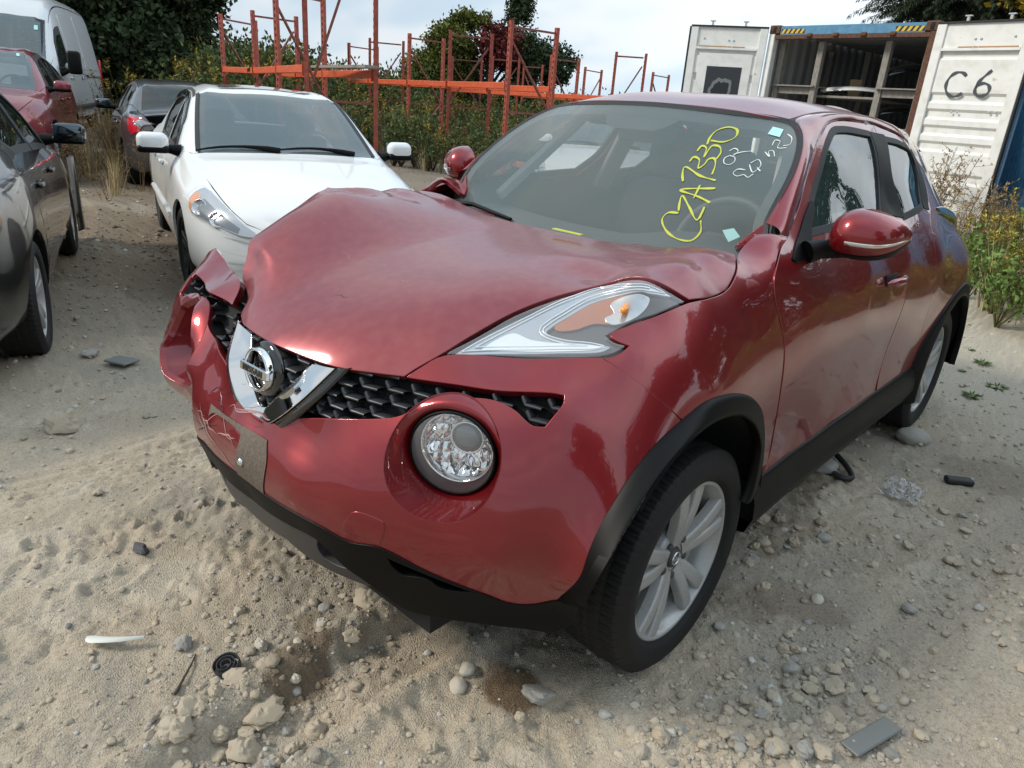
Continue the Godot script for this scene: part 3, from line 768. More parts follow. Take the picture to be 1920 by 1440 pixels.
func emblem(j: Node3D):
	var c := Vector3(0.0, 0.817, 0.772); var n := Vector3(0, 0.10, 1).normalized(); var b := Basis(Vector3.RIGHT, n.cross(Vector3.RIGHT), n)
	var xf := Transform3D(b, c); var mb := MB.new()
	var rows := []
	for e in [[0.052, -0.01], [0.0515, 0.004], [0.048, 0.008], [0.0445, 0.006], [0.043, 0.0], [0.043, -0.01]]:
		var row := PackedVector3Array()
		for k in 48: row.append(xf * Vector3(cos(TAU * k / 48) * e[0] * 1.08, sin(TAU * k / 48) * e[0] * 1.08, e[1]))
		rows.append(row)
	mb.grid(rows, true)
	var root := Node3D.new(); root.name = "emblem"; j.add_child(root, true)
	part("ring", mb, M.chrome, root)
	var bar := MB.new(); bar.box(c + n * 0.008, Vector3(0.122, 0.026, 0.014), b, 0.003); part("name_bar", bar, M.chrome, root)
	var back := MB.new(); back.lathe([Vector2(0.07, -0.03), Vector2(0.066, -0.012), Vector2(0.001, -0.012)], 32, Transform3D(Basis(b.x, b.z, -b.y), c)); part("emblem_base", back, M.gloss, root)
	var t := TextMesh.new(); t.text = "NISSAN"; var f := SystemFont.new(); f.font_names = PackedStringArray(["Droid Sans"]); f.font_weight = 700; t.font = f
	t.font_size = 32; t.pixel_size = 0.00072; t.depth = 0.0012; t.horizontal_alignment = HORIZONTAL_ALIGNMENT_CENTER; t.vertical_alignment = VERTICAL_ALIGNMENT_CENTER
	var o := part("lettering", t, M.gloss, root); o.transform = Transform3D(Basis(b.x * 1.1, b.y, b.z), c + n * 0.0158)
func round_lamp(j: Node3D, c: Vector3, a: Vector3, ex: Vector3, ey: Vector3, rim3: PackedVector3Array):
	var root := Node3D.new(); root.name = "headlight"; j.add_child(root, true)
	var at := func(r: float, an: float, d: float) -> Vector3: return c + (ex * cos(an) + ey * sin(an)) * r + a * d
	var ring := func(r: float, d: float) -> PackedVector3Array:
		var o := PackedVector3Array()
		for k in 64: o.append(at.call(r, TAU * k / 64, d))
		return o
	var sl := MB.new(); var mid := PackedVector3Array(); var lipr := PackedVector3Array(); var inr := PackedVector3Array()
	for k in 64:
		var an := TAU * k / 64; var e := at.call(0.107, an, -0.004) as Vector3
		lipr.append(rim3[k] + (e - rim3[k]).normalized() * 0.004 - a * 0.004); mid.append(rim3[k].lerp(e, 0.55) - (ex * cos(an) + ey * sin(an)) * -0.006); inr.append(e - a * 0.02)
	var rr := PackedVector3Array()
	for k in 64: rr.append(rim3[k] - a * 0.0)
	sl.grid([rr, lipr, mid, ring.call(0.107, -0.002), inr], true)
	part("headlight_sleeve", sl, M.red, j)
	var bz := MB.new(); bz.grid([ring.call(0.104, -0.03), ring.call(0.104, 0.002), ring.call(0.1015, 0.006), ring.call(0.098, 0.004), ring.call(0.095, -0.012), ring.call(0.09, -0.05), ring.call(0.085, -0.058)], true); part("bezel", bz, M.black, root)
	var cr := MB.new(); cr.grid([ring.call(0.0905, -0.040), ring.call(0.0905, -0.028), ring.call(0.087, -0.025), ring.call(0.083, -0.028), ring.call(0.082, -0.05)], true); part("chrome_ring", cr, M.chrome, root)
	# the bowl: many small mirrors, each with a tilt of its own
	var rf := MB.new(); var rng := RandomNumberGenerator.new(); rng.seed = 7
	for r in 7:
		for k in 9:
			var x0 := -0.084 + 0.168 * k / 9; var y0 := -0.084 + 0.168 * r / 7; var sx := 0.168 / 9; var sy := 0.168 / 7; var tl := rng.randf_range(-0.35, 0.35); var t2 := rng.randf_range(-0.3, 0.3) + (0.25 if r % 2 else -0.2); var rows := []
			for e1 in 5:
				var row := PackedVector3Array()
				for e0 in 5:
					var u := e0 / 4.0; var w := e1 / 4.0; var v := Vector2(x0 + sx * u, y0 + sy * w); v = v.limit_length(0.0835)
					var d: float = -0.080 + v.length_squared() * 4.5 + tl * (u - 0.5) * sx + t2 * (w - 0.5) * sy + 0.0045 * sin(PI * u) * sin(PI * w)
					row.append(c + ex * v.x + ey * v.y + a * d)
				rows.append(row)
			if Vector2(x0 + sx / 2, y0 + sy / 2).length() < 0.088: rf.grid(rows)
	for k in rf.v.size():
		if rf.n[k].dot(a) < 0: rf.n[k] = -rf.n[k]
	part("reflector", rf, M.chrome, root)
	var pc := c + ex * 0.024 + ey * 0.031 - a * 0.03
	var pr := MB.new(); var rows := []
	for e in [[0.040, -0.04], [0.0405, 0.002], [0.039, 0.005], [0.036, 0.003]]:
		var row := PackedVector3Array()
		for k in 40: row.append(pc + (ex * cos(TAU * k / 40) + ey * sin(TAU * k / 40)) * e[0] + a * e[1])
		rows.append(row)
	pr.grid(rows, true); part("projector_ring", pr, M.chrome, root)
	var ln := MB.new(); rows = []
	for k2 in 8:
		var th := PI / 2 * k2 / 7.0; var row := PackedVector3Array()
		for k in 32: row.append(pc + (ex * cos(TAU * k / 32) + ey * sin(TAU * k / 32)) * 0.0365 * maxf(cos(th), 0.004) + a * (0.001 + 0.016 * sin(th)))
		rows.append(row)
	ln.grid(rows, true); part("projector_lens", ln, M.lens, root)
	var gm := MB.new(); rows = []
	for k2 in 7:
		var t := k2 / 6.0; rows.append(ring.call(maxf(0.0975 * (1.0 - t), 0.0005), 0.004 + 0.022 * (1.0 - pow(1.0 - t, 2.0))))
	gm.grid(rows, true); part("clear_cover", gm, M.clear, root)
func broken_lamp(j: Node3D, c: Vector3, a: Vector3, rim3: PackedVector3Array):
	# the passenger's lamp: its sleeve hangs on the torn bumper, the lamp itself has gone back into the body
	c.x = -c.x; a.x = -a.x; c = crush(c) - a * 0.05; a = a.rotated(Vector3.UP, -0.2)
	var ex := Vector3.UP.cross(a).normalized(); var ey := a.cross(ex); var r0 := PackedVector3Array(); var r1 := PackedVector3Array(); var r2 := PackedVector3Array()
	for k in 64:
		var p := rim3[k]; p.x = -p.x; var o := crush(p); var m := Vector3.ZERO
		var d := p - c - a * (p - c).dot(a); m = c + a * 0.03 + d.normalized() * 0.112
		r0.append(o); r1.append(o.lerp(m, 0.5) + d.normalized() * 0.006); r2.append(m)
	var sl := MB.new(); sl.grid([r0, r1, r2], true); part("headlight_sleeve", sl, M.red, j)
	var root := Node3D.new(); root.name = "headlight"; j.add_child(root, true)
	var b := MB.new(); var rows := []
	for e in [[0.095, -0.12], [0.098, -0.02], [0.098, 0.02], [0.092, 0.024], [0.085, 0.0], [0.06, -0.02], [0.001, -0.03]]:
		var row := PackedVector3Array()
		for k in 48: row.append(c + (ex * cos(TAU * k / 48) + ey * sin(TAU * k / 48)) * e[0] + a * e[1])
		rows.append(row)
	b.grid(rows, true); part("lamp_back", b, M.skid, root)
func boomerang(j: Node3D, s: float):
	var root := Node3D.new(); root.name = "running_lamp"; j.add_child(root, true)
	if s < 0: root.position = Vector3(0.02, -0.05, 0.0)
	var lp := func(src: PackedInt32Array, h: float) -> PackedVector2Array:
		var l := smooth_loop(src, h); return l if s > 0 else mirrored(l)
	var f := front_raw
	part("lamp_housing", panel(f, lp.call(O_LAMP, 0.01), 0.014, 0.0, 0.0, [], -0.020), M.skid, root)
	part("lamp_bowl", panel(f, lp.call(O_LAMP_CLEAR, 0.008), 0.01, 0.0, 0.008, [], -0.011), M.lampwhite, root)
	for e in [0.004, 0.013]:
		var rb := MB.new(); var path := []
		for q in inset(lp.call(O_LAMP_CLEAR, 0.008), e, 0.012): path.append(f.call(q) - pq_dir(q) * 0.010)
		path.append(path[0]); rb.tube(path, 0.0016, 6, false); part("lamp_rib", rb, M.ribbed, root)
	part("lamp_strip", panel(f, lp.call(O_LAMP_WHITE, 0.008), 0.010, 0.0, 0.004, [], -0.009), M.ribbed, root)
	part("amber_reflector", panel(f, lp.call(O_LAMP_AMBER, 0.007), 0.010, 0.0, 0.004, [], -0.013), M.amber, root)
	part("indicator_bowl", panel(f, lp.call(O_LAMP_BULB, 0.006), 0.008, 0.0, 0.004, [], -0.009), M.silver, root)
	var q := Vector2.ZERO; var bl: PackedVector2Array = lp.call(O_LAMP_BULB, 0.01)
	for e in bl: q += e
	q /= bl.size(); var bb := MB.new(); var bp: Vector3 = f.call(q)
	bb.rbox(bp - pq_dir(q) * 0.004, Vector3(0.02, 0.02, 0.055), 0.0098, Basis.looking_at(Vector3(0.35 * s, -0.1, 0.9)), 14, 8); part("indicator_bulb", bb, M.amber_lit, root)
	part("clear_cover", panel(f, lp.call(O_LAMP, 0.01), 0.014, 0.003, 0.010, [], 0.0), M.clear, root)
func lip() -> MB:
	var fog := smooth_loop(O_FOG, 0.01)
	var mb := panel(front_pt, smooth_loop(O_LIP_HALF, 0.014, true), 0.018, 0.0, 0.02, [fog, mirrored(fog)], 0.004)
	for s in [1.0, -1.0]:
		var f2 := fog if s > 0 else mirrored(fog)
		var rows := [PackedVector3Array(), PackedVector3Array()]
		for q in f2:
			var p: Vector3 = front_pt(q); rows[0].append(p); rows[1].append(p - Vector3(0.02 * s, -0.01, 0.05))
		mb.grid(rows, true); mb.flat(rows[1], Vector3.BACK)
	# the shelf that turns in below, towards the undertray
	var rows := [PackedVector3Array(), PackedVector3Array(), PackedVector3Array()]
	var lp := smooth_loop(O_LIP_HALF, 0.014, true); var low := []
	for q in lp:
		var p: Vector3 = front_pt(q)
		if p.y < 0.46 and p.z > 0.3: low.append(p)
	low.sort_custom(func(a, b): return atan2(a.x, a.z) < atan2(b.x, b.z))
	return mb
func skid() -> MB:
	var half := smooth_loop(O_SKID_HALF, 0.012, false); var mb := MB.new()
	var hl := smooth_loop(O_SKID_HOLE, 0.008)
	var full := smooth_loop(O_SKID_HALF, 0.012, true)
	return panel(front_pt, full, 0.018, 0.0, 0.03, [hl, mirrored(hl)], -0.010)
func ring_strip(loop: PackedVector2Array, grow: float, h: float) -> Array:
	return [inset(loop, -grow, h), loop]
func doors(j: Node3D):
	var fw := smooth_loop(O_FRONT_WIN, 0.015); var rw := smooth_loop(O_REAR_WIN, 0.015)
	var fd := smooth_loop(O_FRONT_DOOR, 0.018)
	# rear door and quarter panel share the cut behind the rear door
	var rd := []; var rc := []
	for e in [[-1.625, 0.43, 1], [-1.61, 0.54, 0], [-1.585, 0.68, 0], [-1.555, 0.81, 0], [-1.54, 0.93, 0], [-1.54, 1.05, 0], [-1.545, 1.15, 0], [-1.565, 1.25, 0], [-1.605, 1.35, 0], [-1.645, 1.43, 0], [-1.665, 1.495, 1], [-1.75, 1.485, 0], [-1.82, 1.478, 0], [-1.99, 1.455, 0], [-2.14, 1.42, 0], [-2.21, 1.35, 0], [-2.17, 1.26, 0], [-2.06, 1.165, 0], [-1.94, 1.10, 0], [-1.90, 0.98, 0], [-1.92, 0.86, 0], [-2.00, 0.73, 0], [-2.065, 0.55, 0], [-2.07, 0.42, 1]]:
		rd.append(Vector2(e[0], e[1])); rc.append(e[2] == 1)
	var rdl := smooth_pts(rd, rc, 0.018, true)
	var qp := []; var qc := []
	for e in [[-2.07, 0.42, 1], [-2.065, 0.55, 0], [-2.00, 0.73, 0], [-1.92, 0.86, 0], [-1.90, 0.98, 0], [-1.94, 1.10, 0], [-2.06, 1.165, 0], [-2.17, 1.26, 0], [-2.21, 1.35, 0], [-2.14, 1.42, 1], [-2.3, 1.465, 0], [-2.75, 1.40, 1], [-2.98, 1.15, 0], [-3.1, 1.0, 0], [-3.18, 0.8, 0], [-3.15, 0.42, 1]]:
		qp.append(Vector2(e[0], e[1])); qc.append(e[2] == 1)
	for k in 14:
		var a := lerpf(-0.03, PI * 1.03, k / 13.0); qp.append(Vector2(-2.53 - cos(a) * 0.45, 0.335 + sin(a) * 0.46)); qc.append(k == 0)
	var ql := smooth_pts(qp, qc, 0.02, true)
	for s in [1.0, -1.0]:
		var f := side_pt if s > 0 else side_mir
		var oc := Vector3(0, 0.8, -1.5)
		var dr := Node3D.new(); dr.name = "front_door"; j.add_child(dr, true)
		part("door_skin", panel(f, fd, 0.024, 0.002, 0.03, [inset(fw, -0.012, 0.015)], 0.0, oc), M.red, dr)
		var seal := panel(f, inset(fw, -0.016, 0.015), 0.014, 0.0, 0.012, [inset(fw, 0.004, 0.012)], 0.0015, oc); part("window_seal", seal, M.rubber, dr)
		part("window_pane", panel(f, inset(fw, -0.004, 0.02), 0.05, 0.0, 0.0, [], -0.006, oc), M.tint_light, dr)
		handle(dr, s)
		part("mirror_sail", panel(f, smooth_loop(O_SAIL, 0.012), 0.02, 0.0, 0.02, [], 0.006, oc), M.black, dr)
		var d2 := Node3D.new(); d2.name = "rear_door"; j.add_child(d2, true)
		part("door_skin", panel(f, rdl, 0.024, 0.002, 0.03, [inset(rw, -0.012, 0.015)], 0.0, oc), M.red, d2)
		part("window_seal", panel(f, inset(rw, -0.016, 0.015), 0.014, 0.0, 0.012, [inset(rw, 0.004, 0.012)], 0.0015, oc), M.rubber, d2)
		part("window_pane", panel(f, inset(rw, -0.004, 0.02), 0.05, 0.0, 0.0, [], -0.006, oc), M.tint, d2)
		# black trim on the pillar between the windows and at the rear corner
		var bp := shape([Vector2(-1.42, 1.185), Vector2(-1.50, 1.27), Vector2(-1.552, 1.385), Vector2(-1.562, 1.462), Vector2(-1.735, 1.455), Vector2(-1.652, 1.335), Vector2(-1.64, 1.22), Vector2(-1.632, 1.16)])
		part("pillar_trim", panel(f, inset(bp, -0.004, 0.012), 0.016, 0.0, 0.006, [], 0.003, oc), M.black, d2)
		var cp := shape([Vector2(-1.965, 1.175), Vector2(-2.05, 1.30), Vector2(-2.045, 1.40), Vector2(-2.12, 1.405), Vector2(-2.185, 1.345), Vector2(-2.14, 1.255), Vector2(-2.04, 1.165)])
		part("corner_trim", panel(f, inset(cp, 0.0, 0.012), 0.016, 0.0, 0.006, [], 0.003, oc), M.black, d2)
		part("quarter_panel", panel(f, ql, 0.03, 0.002, 0.03, [], 0.0, oc), M.red, j)
		# pillar and roof rail, from the screen's edge and the roof ditch out to the doors
		var ca := []; var cb := []
		for e in [[0.653, 1.19], [0.654, 1.21], [0.652, 1.251], [0.637, 1.323], [0.613, 1.384], [0.579, 1.433], [0.528, 1.474]]: ca.append(Vector3(s * e[0], e[1], fW.at(Vector2(e[0], e[1])) + 0.004))
		for e in [[0.500, -1.0], [0.497, -1.15], [0.497, -1.45], [0.495, -1.8], [0.470, -2.2], [0.455, -2.33]]: ca.append(Vector3(s * e[0], fR.at(Vector2(e[0], e[1])), e[1]))
		for e in [[-0.53, 1.155], [-0.57, 1.155], [-0.69, 1.222], [-0.85, 1.332], [-1.0, 1.423], [-1.12, 1.473], [-1.21, 1.492], [-1.36, 1.502], [-1.50, 1.499], [-1.65, 1.497], [-1.82, 1.482], [-1.99, 1.459], [-2.14, 1.426], [-2.30, 1.44]]:
			var q := Vector2(e[0], e[1]); cb.append(Vector3(s * (fS.at(q)), q.y, q.x))
		if s < 0: ca.remove_at(0); cb.remove_at(0)
		var n := 60; var A := spline3(ca, n); var B := spline3(cb, n); var rows := []
		for r in 8:
			var t := r / 7.0; var row := PackedVector3Array()
			for k in n:
				var o := Vector3(s * 0.75, 0.55, 0.25 * (1.0 - float(k) / n))
				row.append(A[k].lerp(B[k], t) + o.normalized() * 0.016 * sin(PI * t))
			rows.append(row)
		var ins := PackedVector3Array(); var inb := PackedVector3Array()
		for k in n: ins.append(A[k] + Vector3(-s * 0.004, -0.03, -0.01)); inb.append(B[k] + Vector3(-s * 0.03, -0.004, 0))
		rows.push_front(ins); rows.append(inb)
		var pl := MB.new(); pl.grid(rows, false, false, s < 0); part("pillar_and_rail", pl, M.red, j)
		# door trim seen through the glass
		var tr := MB.new(); var trr := []
		for yy in [0.4, 0.7, 0.95, 1.08, 1.15]:
			var row := PackedVector3Array()
			for k in 12: row.append(Vector3(s * (fS.at(Vector2(-0.62 - 1.5 * k / 11.0, yy)) - 0.07), yy, -0.62 - 1.5 * k / 11.0))
			trr.append(row)
		tr.grid(trr); part("door_trim", tr, M.trim, j)
func handle(dr: Node3D, s: float):
	var y := 0.953; var pts := []
	for k in 9:
		var t := k / 8.0; var zz := lerpf(-1.255, -1.46, t); pts.append(Vector3(s * (fS.at(Vector2(zz, y)) + 0.006 + 0.028 * sin(PI * clampf(t * 0.9 + 0.08, 0, 1))), y + 0.006 * t, zz))
	var rad := []
	for k in 9: rad.append([0.004, 0.013, 0.016, 0.016, 0.0155, 0.015, 0.015, 0.013, 0.005][k])
	var mb := MB.new(); mb.tube(pts, rad, 12); part("door_handle", mb, M.red, dr)
	var cup := MB.new(); cup.rbox(Vector3(s * (fS.at(Vector2(-1.34, y)) + 0.0), y, -1.34), Vector3(0.006, 0.05, 0.13), 0.0029, Basis.IDENTITY, 16, 8); part("handle_recess", cup, M.dark, dr)
func ribbon(src: PackedInt32Array, w: float, lift: float) -> MB:
	var p := []
	for k in range(0, src.size(), 2): p.append(Vector2(src[k], src[k + 1]) / 1000.0)
	var l := smooth_pts(p, [], 0.004, false); var rows := [PackedVector3Array(), PackedVector3Array()]
	for k in l.size():
		var t := (l[mini(k + 1, l.size() - 1)] - l[maxi(k - 1, 0)]).normalized(); var nn := Vector2(-t.y, t.x)
		var ww := w * (0.75 + 0.35 * sin(k * 0.37) * sin(k * 0.11 + 1.0))
		for e in [0, 1]:
			var q: Vector2 = l[k] + nn * ww * (e - 0.5); rows[e].append(Vector3(q.x, q.y, fW.at(q) + lift))
	var mb := MB.new(); mb.grid(rows); return mb
func cabin(j: Node3D):
	# windscreen with its dark painted border
	var ws := []; var wc := []
	for e in [[0.0, 1.508], [0.322, 1.497], [0.47, 1.486], [0.525, 1.472], [0.576, 1.433], [0.610, 1.384], [0.634, 1.323], [0.648, 1.251], [0.655, 1.19], [0.668, 1.13], [0.63, 1.06], [0.4, 1.05], [0.0, 1.04]]:
		ws.append(Vector2(e[0], e[1]))
	for k in range(ws.size() - 2, 0, -1): ws.append(Vector2(-ws[k].x, ws[k].y))
	var wl := smooth_pts(ws, [], 0.02, true); var oc := Vector3(0, 1.0, -1.5)
	part("windscreen", panel(screen_pt, wl, 0.05, 0.0, 0.004, [], 0.0, oc), M.screen, j)
	var inner := inset(wl, 0.042, 0.02)
	part("screen_border", panel(screen_pt, inset(wl, 0.002, 0.018), 0.02, 0.0, 0.0, [inner], -0.004, oc), M.frit, j)
	var sq := shape([Vector2(-0.20, 1.493), Vector2(0.20, 1.493), Vector2(0.13, 1.435), Vector2(0.09, 1.42), Vector2(-0.09, 1.42), Vector2(-0.13, 1.435)])
	part("sensor_patch", panel(screen_pt, inset(sq, 0.0, 0.015), 0.02, 0.0, 0.0, [], -0.005, oc), M.frit, j)
	part("screen_seal", panel(screen_pt, inset(wl, -0.005, 0.02), 0.02, 0.0, 0.01, [inset(wl, 0.008, 0.018)], 0.002, oc), M.rubber, j)
	var sp := shape([Vector2(-0.11, 1.5), Vector2(0.11, 1.5), Vector2(0.10, 1.42), Vector2(0.06, 1.395), Vector2(-0.06, 1.395), Vector2(-0.10, 1.42)])
	var wr := Node3D.new(); wr.name = "yellow_writing"; j.add_child(wr, true)
	for st in YELLOW_STROKES: part("pen_stroke", ribbon(st, 0.0062, 0.004), M.yellow, wr)
	var w2 := Node3D.new(); w2.name = "white_writing"; j.add_child(w2, true)
	for st in WHITE_STROKES: part("pen_stroke", ribbon(st, 0.0026, 0.004), M.chalk, w2)
	for k in 2:
		var ps := PackedVector2Array(); var src: PackedInt32Array = STICKERS[k]
		for e in range(0, 8, 2): ps.append(Vector2(src[e], src[e + 1]) / 1000.0)
		part("sticker", panel(screen_pt, inset(ps, 0.0, 0.01), 0.012, 0.0, 0.0, [], -0.004 if k else 0.003, oc), M.sticker, j)
	# roof and the black strips in its ditches
	var rp := []
	for e in [[0.0, -0.862], [0.3, -0.888], [0.45, -0.932], [0.488, -0.965], [0.486, -1.2], [0.485, -1.8], [0.460, -2.2], [0.38, -2.75], [0.2, -2.79]]: rp.append(Vector2(e[0], e[1]))
	var cn := [false, false, false, true, false, false, false, true, false]
	for k in range(rp.size() - 1, 0, -1): rp.append(Vector2(-rp[k].x, rp[k].y)); cn.append(cn[k])
	part("roof", panel(roof_pt, smooth_pts(rp, cn, 0.03, true), 0.045, 0.002, 0.02, [], 0.0, Vector3(0, 0.5, -1.7)), M.red_dust_sheen, j)
	for s in [1.0, -1.0]:
		var rows := [PackedVector3Array(), PackedVector3Array(), PackedVector3Array()]
		for k in 40:
			var zz := lerpf(-0.945, -2.74, k / 39.0); var x := 0.492 if zz > -1.9 else lerpf(0.492, 0.385, (-1.9 - zz) / 0.84)
			for e in 3: rows[e].append(Vector3(s * (x + (e - 1) * 0.011), fR.at(Vector2(x, zz)) - (0.0 if e == 1 else 0.006), zz))
		var mb := MB.new(); mb.grid(rows); part("roof_strip", mb, M.rubber, j)
	# scuttle, wiper, yellow slip
	var cw := MB.new(); var cr := [PackedVector3Array(), PackedVector3Array()]
	for k in 31:
		var x := lerpf(-0.74, 0.74, k / 30.0); var zz := fW.at(Vector2(x, 1.06))
		cr[0].append(Vector3(x, 1.045, zz + 0.02 - 0.1)); cr[1].append(Vector3(x, 1.035 + (0.03 if absf(x) > 0.6 else 0.0), zz + 0.16 - 0.06 * absf(x)))
	cw.grid(cr); part("scuttle", cw, M.black, j)
	var wp := MB.new()
	wp.tube([Vector3(-0.60, 1.07, -0.36), Vector3(-0.56, 1.095, -0.39), Vector3(-0.45, 1.10, -0.40), Vector3(-0.2, 1.085, -0.345)], [0.011, 0.012, 0.009, 0.006], 8); part("wiper", wp, M.black, j)
	var sl := MB.new(); sl.beam(Vector3(0.062, 1.099, -0.268), Vector3(0.192, 1.101, -0.25), 0.016, 0.003); part("paper_slip", sl, M.yellow, j)
	# dashboard
	var db := MB.new(); var rows := []
	for e in [[0.0, 1.03], [0.1, 1.06], [0.22, 1.065], [0.34, 1.05], [0.40, 1.0], [0.41, 0.9], [0.36, 0.7]]:
		var row := PackedVector3Array()
		for k in 25:
			var x := lerpf(-0.70, 0.70, k / 24.0); var hood := 0.05 * exp(-pow((x - 0.37) / 0.17, 2)) * smoothstep(0.0, 0.25, e[0])
			row.append(Vector3(x, e[1] + hood, fW.at(Vector2(x * 0.9, 1.07)) - 0.02 - e[0]))
		rows.append(row)
	db.grid(rows); part("dashboard", db, M.trim, j)
	var cs := MB.new(); cs.rbox(Vector3(0, 0.72, -1.1), Vector3(0.24, 0.4, 0.9), 0.04); part("centre_console", cs, M.trim, j)
	var sw := MB.new(); var tilt := Basis(Vector3.RIGHT, -0.42); var wc0 := Vector3(0.37, 1.035, -0.86); var path := []
	for k in 41: path.append(wc0 + tilt * Vector3(cos(TAU * k / 40) * 0.183, sin(TAU * k / 40) * 0.183, 0))
	sw.tube(path, 0.016, 10, false); sw.rbox(wc0 + tilt * Vector3(0, -0.01, 0.012), Vector3(0.15, 0.12, 0.06), 0.028, tilt); sw.beam(wc0 + tilt * Vector3(-0.17, 0, 0), wc0 + tilt * Vector3(0.17, 0, 0), 0.02, 0.035); sw.beam(wc0 + tilt * Vector3(0.0, -0.17, 0), wc0, 0.045, 0.02)
	part("steering_wheel", sw, M.wheelgrip, j)
	for x in [0.37, -0.37]: seat(j, Vector3(x, 0.34, -1.28), 0.5)
	var rs := MB.new(); rs.rbox(Vector3(0, 0.62, -2.05), Vector3(1.25, 0.18, 0.5), 0.07); rs.rbox(Vector3(0, 0.92, -2.33), Vector3(1.25, 0.62, 0.16), 0.07, Basis(Vector3.RIGHT, -0.25))
	for x in [-0.38, 0.0, 0.38]: rs.rbox(Vector3(x, 1.25, -2.42), Vector3(0.24, 0.13, 0.09), 0.04)
	part("rear_seat", rs, M.cloth, j)
	var hl := MB.new(); rows = []
	for zz in [-0.95, -1.3, -1.7, -2.2, -2.7]:
		var row := PackedVector3Array()
		for k in 15: row.append(Vector3(lerpf(-0.5, 0.5, k / 14.0), fR.at(Vector2(lerpf(-0.48, 0.48, k / 14.0), zz)) - 0.035, zz))
		rows.append(row)
	hl.grid(rows); part("headliner", hl, M.headliner, j)
	var rm := MB.new(); rm.rbox(Vector3(0.0, 1.40, -0.86), Vector3(0.24, 0.06, 0.035), 0.017, Basis(Vector3.UP, 0.15)); rm.beam(Vector3(0, 1.45, -0.83), Vector3(0, 1.41, -0.86), 0.02, 0.02); part("inside_mirror", rm, M.trim, j)
	var vis := MB.new(); vis.rbox(Vector3(-0.26, 1.44, -1.01), Vector3(0.34, 0.02, 0.15), 0.0098, Basis(Vector3.RIGHT, -0.2)); part("sun_visor", vis, M.headliner, j)
	var vi2 := flip_x(vis); part("sun_visor", vi2, M.headliner, j)
	for s in [1.0, -1.0]:
		for bb in 3:
			var pb := MB.new(); var al: Array = [[Vector3(s * 0.68, 1.1, -1.55), Vector3(s * 0.53, 1.5, -1.62), 0.13], [Vector3(s * 0.60, 1.10, -0.70), Vector3(s * 0.46, 1.44, -1.06), 0.05], [Vector3(s * 0.60, 1.15, -2.2), Vector3(s * 0.46, 1.42, -2.42), 0.2]][bb]
			pb.beam(al[0], al[1], al[2], 0.03, 0.008, Vector3.RIGHT); part("pillar_lining", pb, M.headliner, j)
	var ic := MB.new(); ic.box(Vector3(0, 0.36, -1.5), Vector3(1.4, 0.04, 1.9)); ic.box(Vector3(0, 0.6, -2.75), Vector3(1.2, 0.5, 0.5)); part("cabin_floor", ic, M.trim, j)
func seat(j: Node3D, at: Vector3, w: float):
	var st := Node3D.new(); st.name = "front_seat"; j.add_child(st, true)
	var a := MB.new(); a.rbox(at + Vector3(0, 0.22, 0), Vector3(w, 0.16, 0.52), 0.07, Basis(Vector3.RIGHT, -0.1)); part("cushion", a, M.cloth, st)
	var b := MB.new(); b.rbox(at + Vector3(0, 0.53, -0.33), Vector3(w * 0.95, 0.64, 0.15), 0.07, Basis(Vector3.RIGHT, -0.3)); part("seat_back", b, M.cloth, st)
	var c := MB.new(); c.rbox(at + Vector3(0, 0.935, -0.43), Vector3(0.26, 0.19, 0.10), 0.045, Basis(Vector3.RIGHT, -0.2)); part("head_restraint", c, M.cloth, st)
func mirrors(j: Node3D):
	# stations outwards: x, top, bottom, back plane z, depth
	var S := [[0.800, 1.195, 1.150, -0.700, 0.02], [0.812, 1.222, 1.128, -0.705, 0.055], [0.835, 1.244, 1.113, -0.712, 0.085], [0.87, 1.257, 1.106, -0.722, 0.105], [0.91, 1.254, 1.106, -0.735, 0.105], [0.95, 1.242, 1.115, -0.75, 0.095], [0.98, 1.227, 1.135, -0.763, 0.072], [0.998, 1.208, 1.162, -0.773, 0.04], [1.004, 1.192, 1.178, -0.778, 0.012]]
	for s in [1.0, -1.0]:
		var root := Node3D.new(); root.name = "door_mirror"; j.add_child(root, true)
		if s < 0: root.position = Vector3(0.05, 0.028, 0.0)
		var row_at := func(t: float, grow := 0.0) -> PackedVector3Array:
			var o := []
			for e in S:
				var hy: float = (e[1] - e[2]) / 2 + grow; var an := t * PI
				o.append(Vector3(s * e[0], (e[1] + e[2]) / 2 + hy * cos(an), e[3] + (e[4] + grow) * pow(sin(an), 0.75)))
			return spline3(o, 30)
		var rows := []
		for k in 15: rows.append(row_at.call(lerpf(0.0, 0.76, k / 14.0)))
		var mb := MB.new(); mb.grid(rows, false, false, s < 0); part("mirror_shell", mb, M.red, root)
		rows = [row_at.call(0.755, 0.002)]
		for k in 7: rows.append(row_at.call(lerpf(0.76, 1.0, k / 6.0), 0.0))
		var lo := MB.new(); lo.grid(rows, false, false, s < 0)
		lo.tube([Vector3(s * 0.765, 1.115, -0.62), Vector3(s * 0.79, 1.125, -0.66), Vector3(s * 0.83, 1.13, -0.69), Vector3(s * 0.87, 1.13, -0.70)], [0.035, 0.03, 0.028, 0.02], 12)
		part("mirror_base", lo, M.black, root)
		rows = []
		var strip_rows := [row_at.call(0.565, -0.001), row_at.call(0.57, 0.003), row_at.call(0.61, 0.003), row_at.call(0.615, -0.001)]
		for r in strip_rows: rows.append(r.slice(9, 30))
		var sg := MB.new(); sg.grid(rows, false, false, s < 0); part("turn_signal", sg, M.chrome, root)
		var gl := MB.new(); gl.grid([row_at.call(0.0), row_at.call(1.0)]); part("mirror_glass", gl, M.mirror, root)
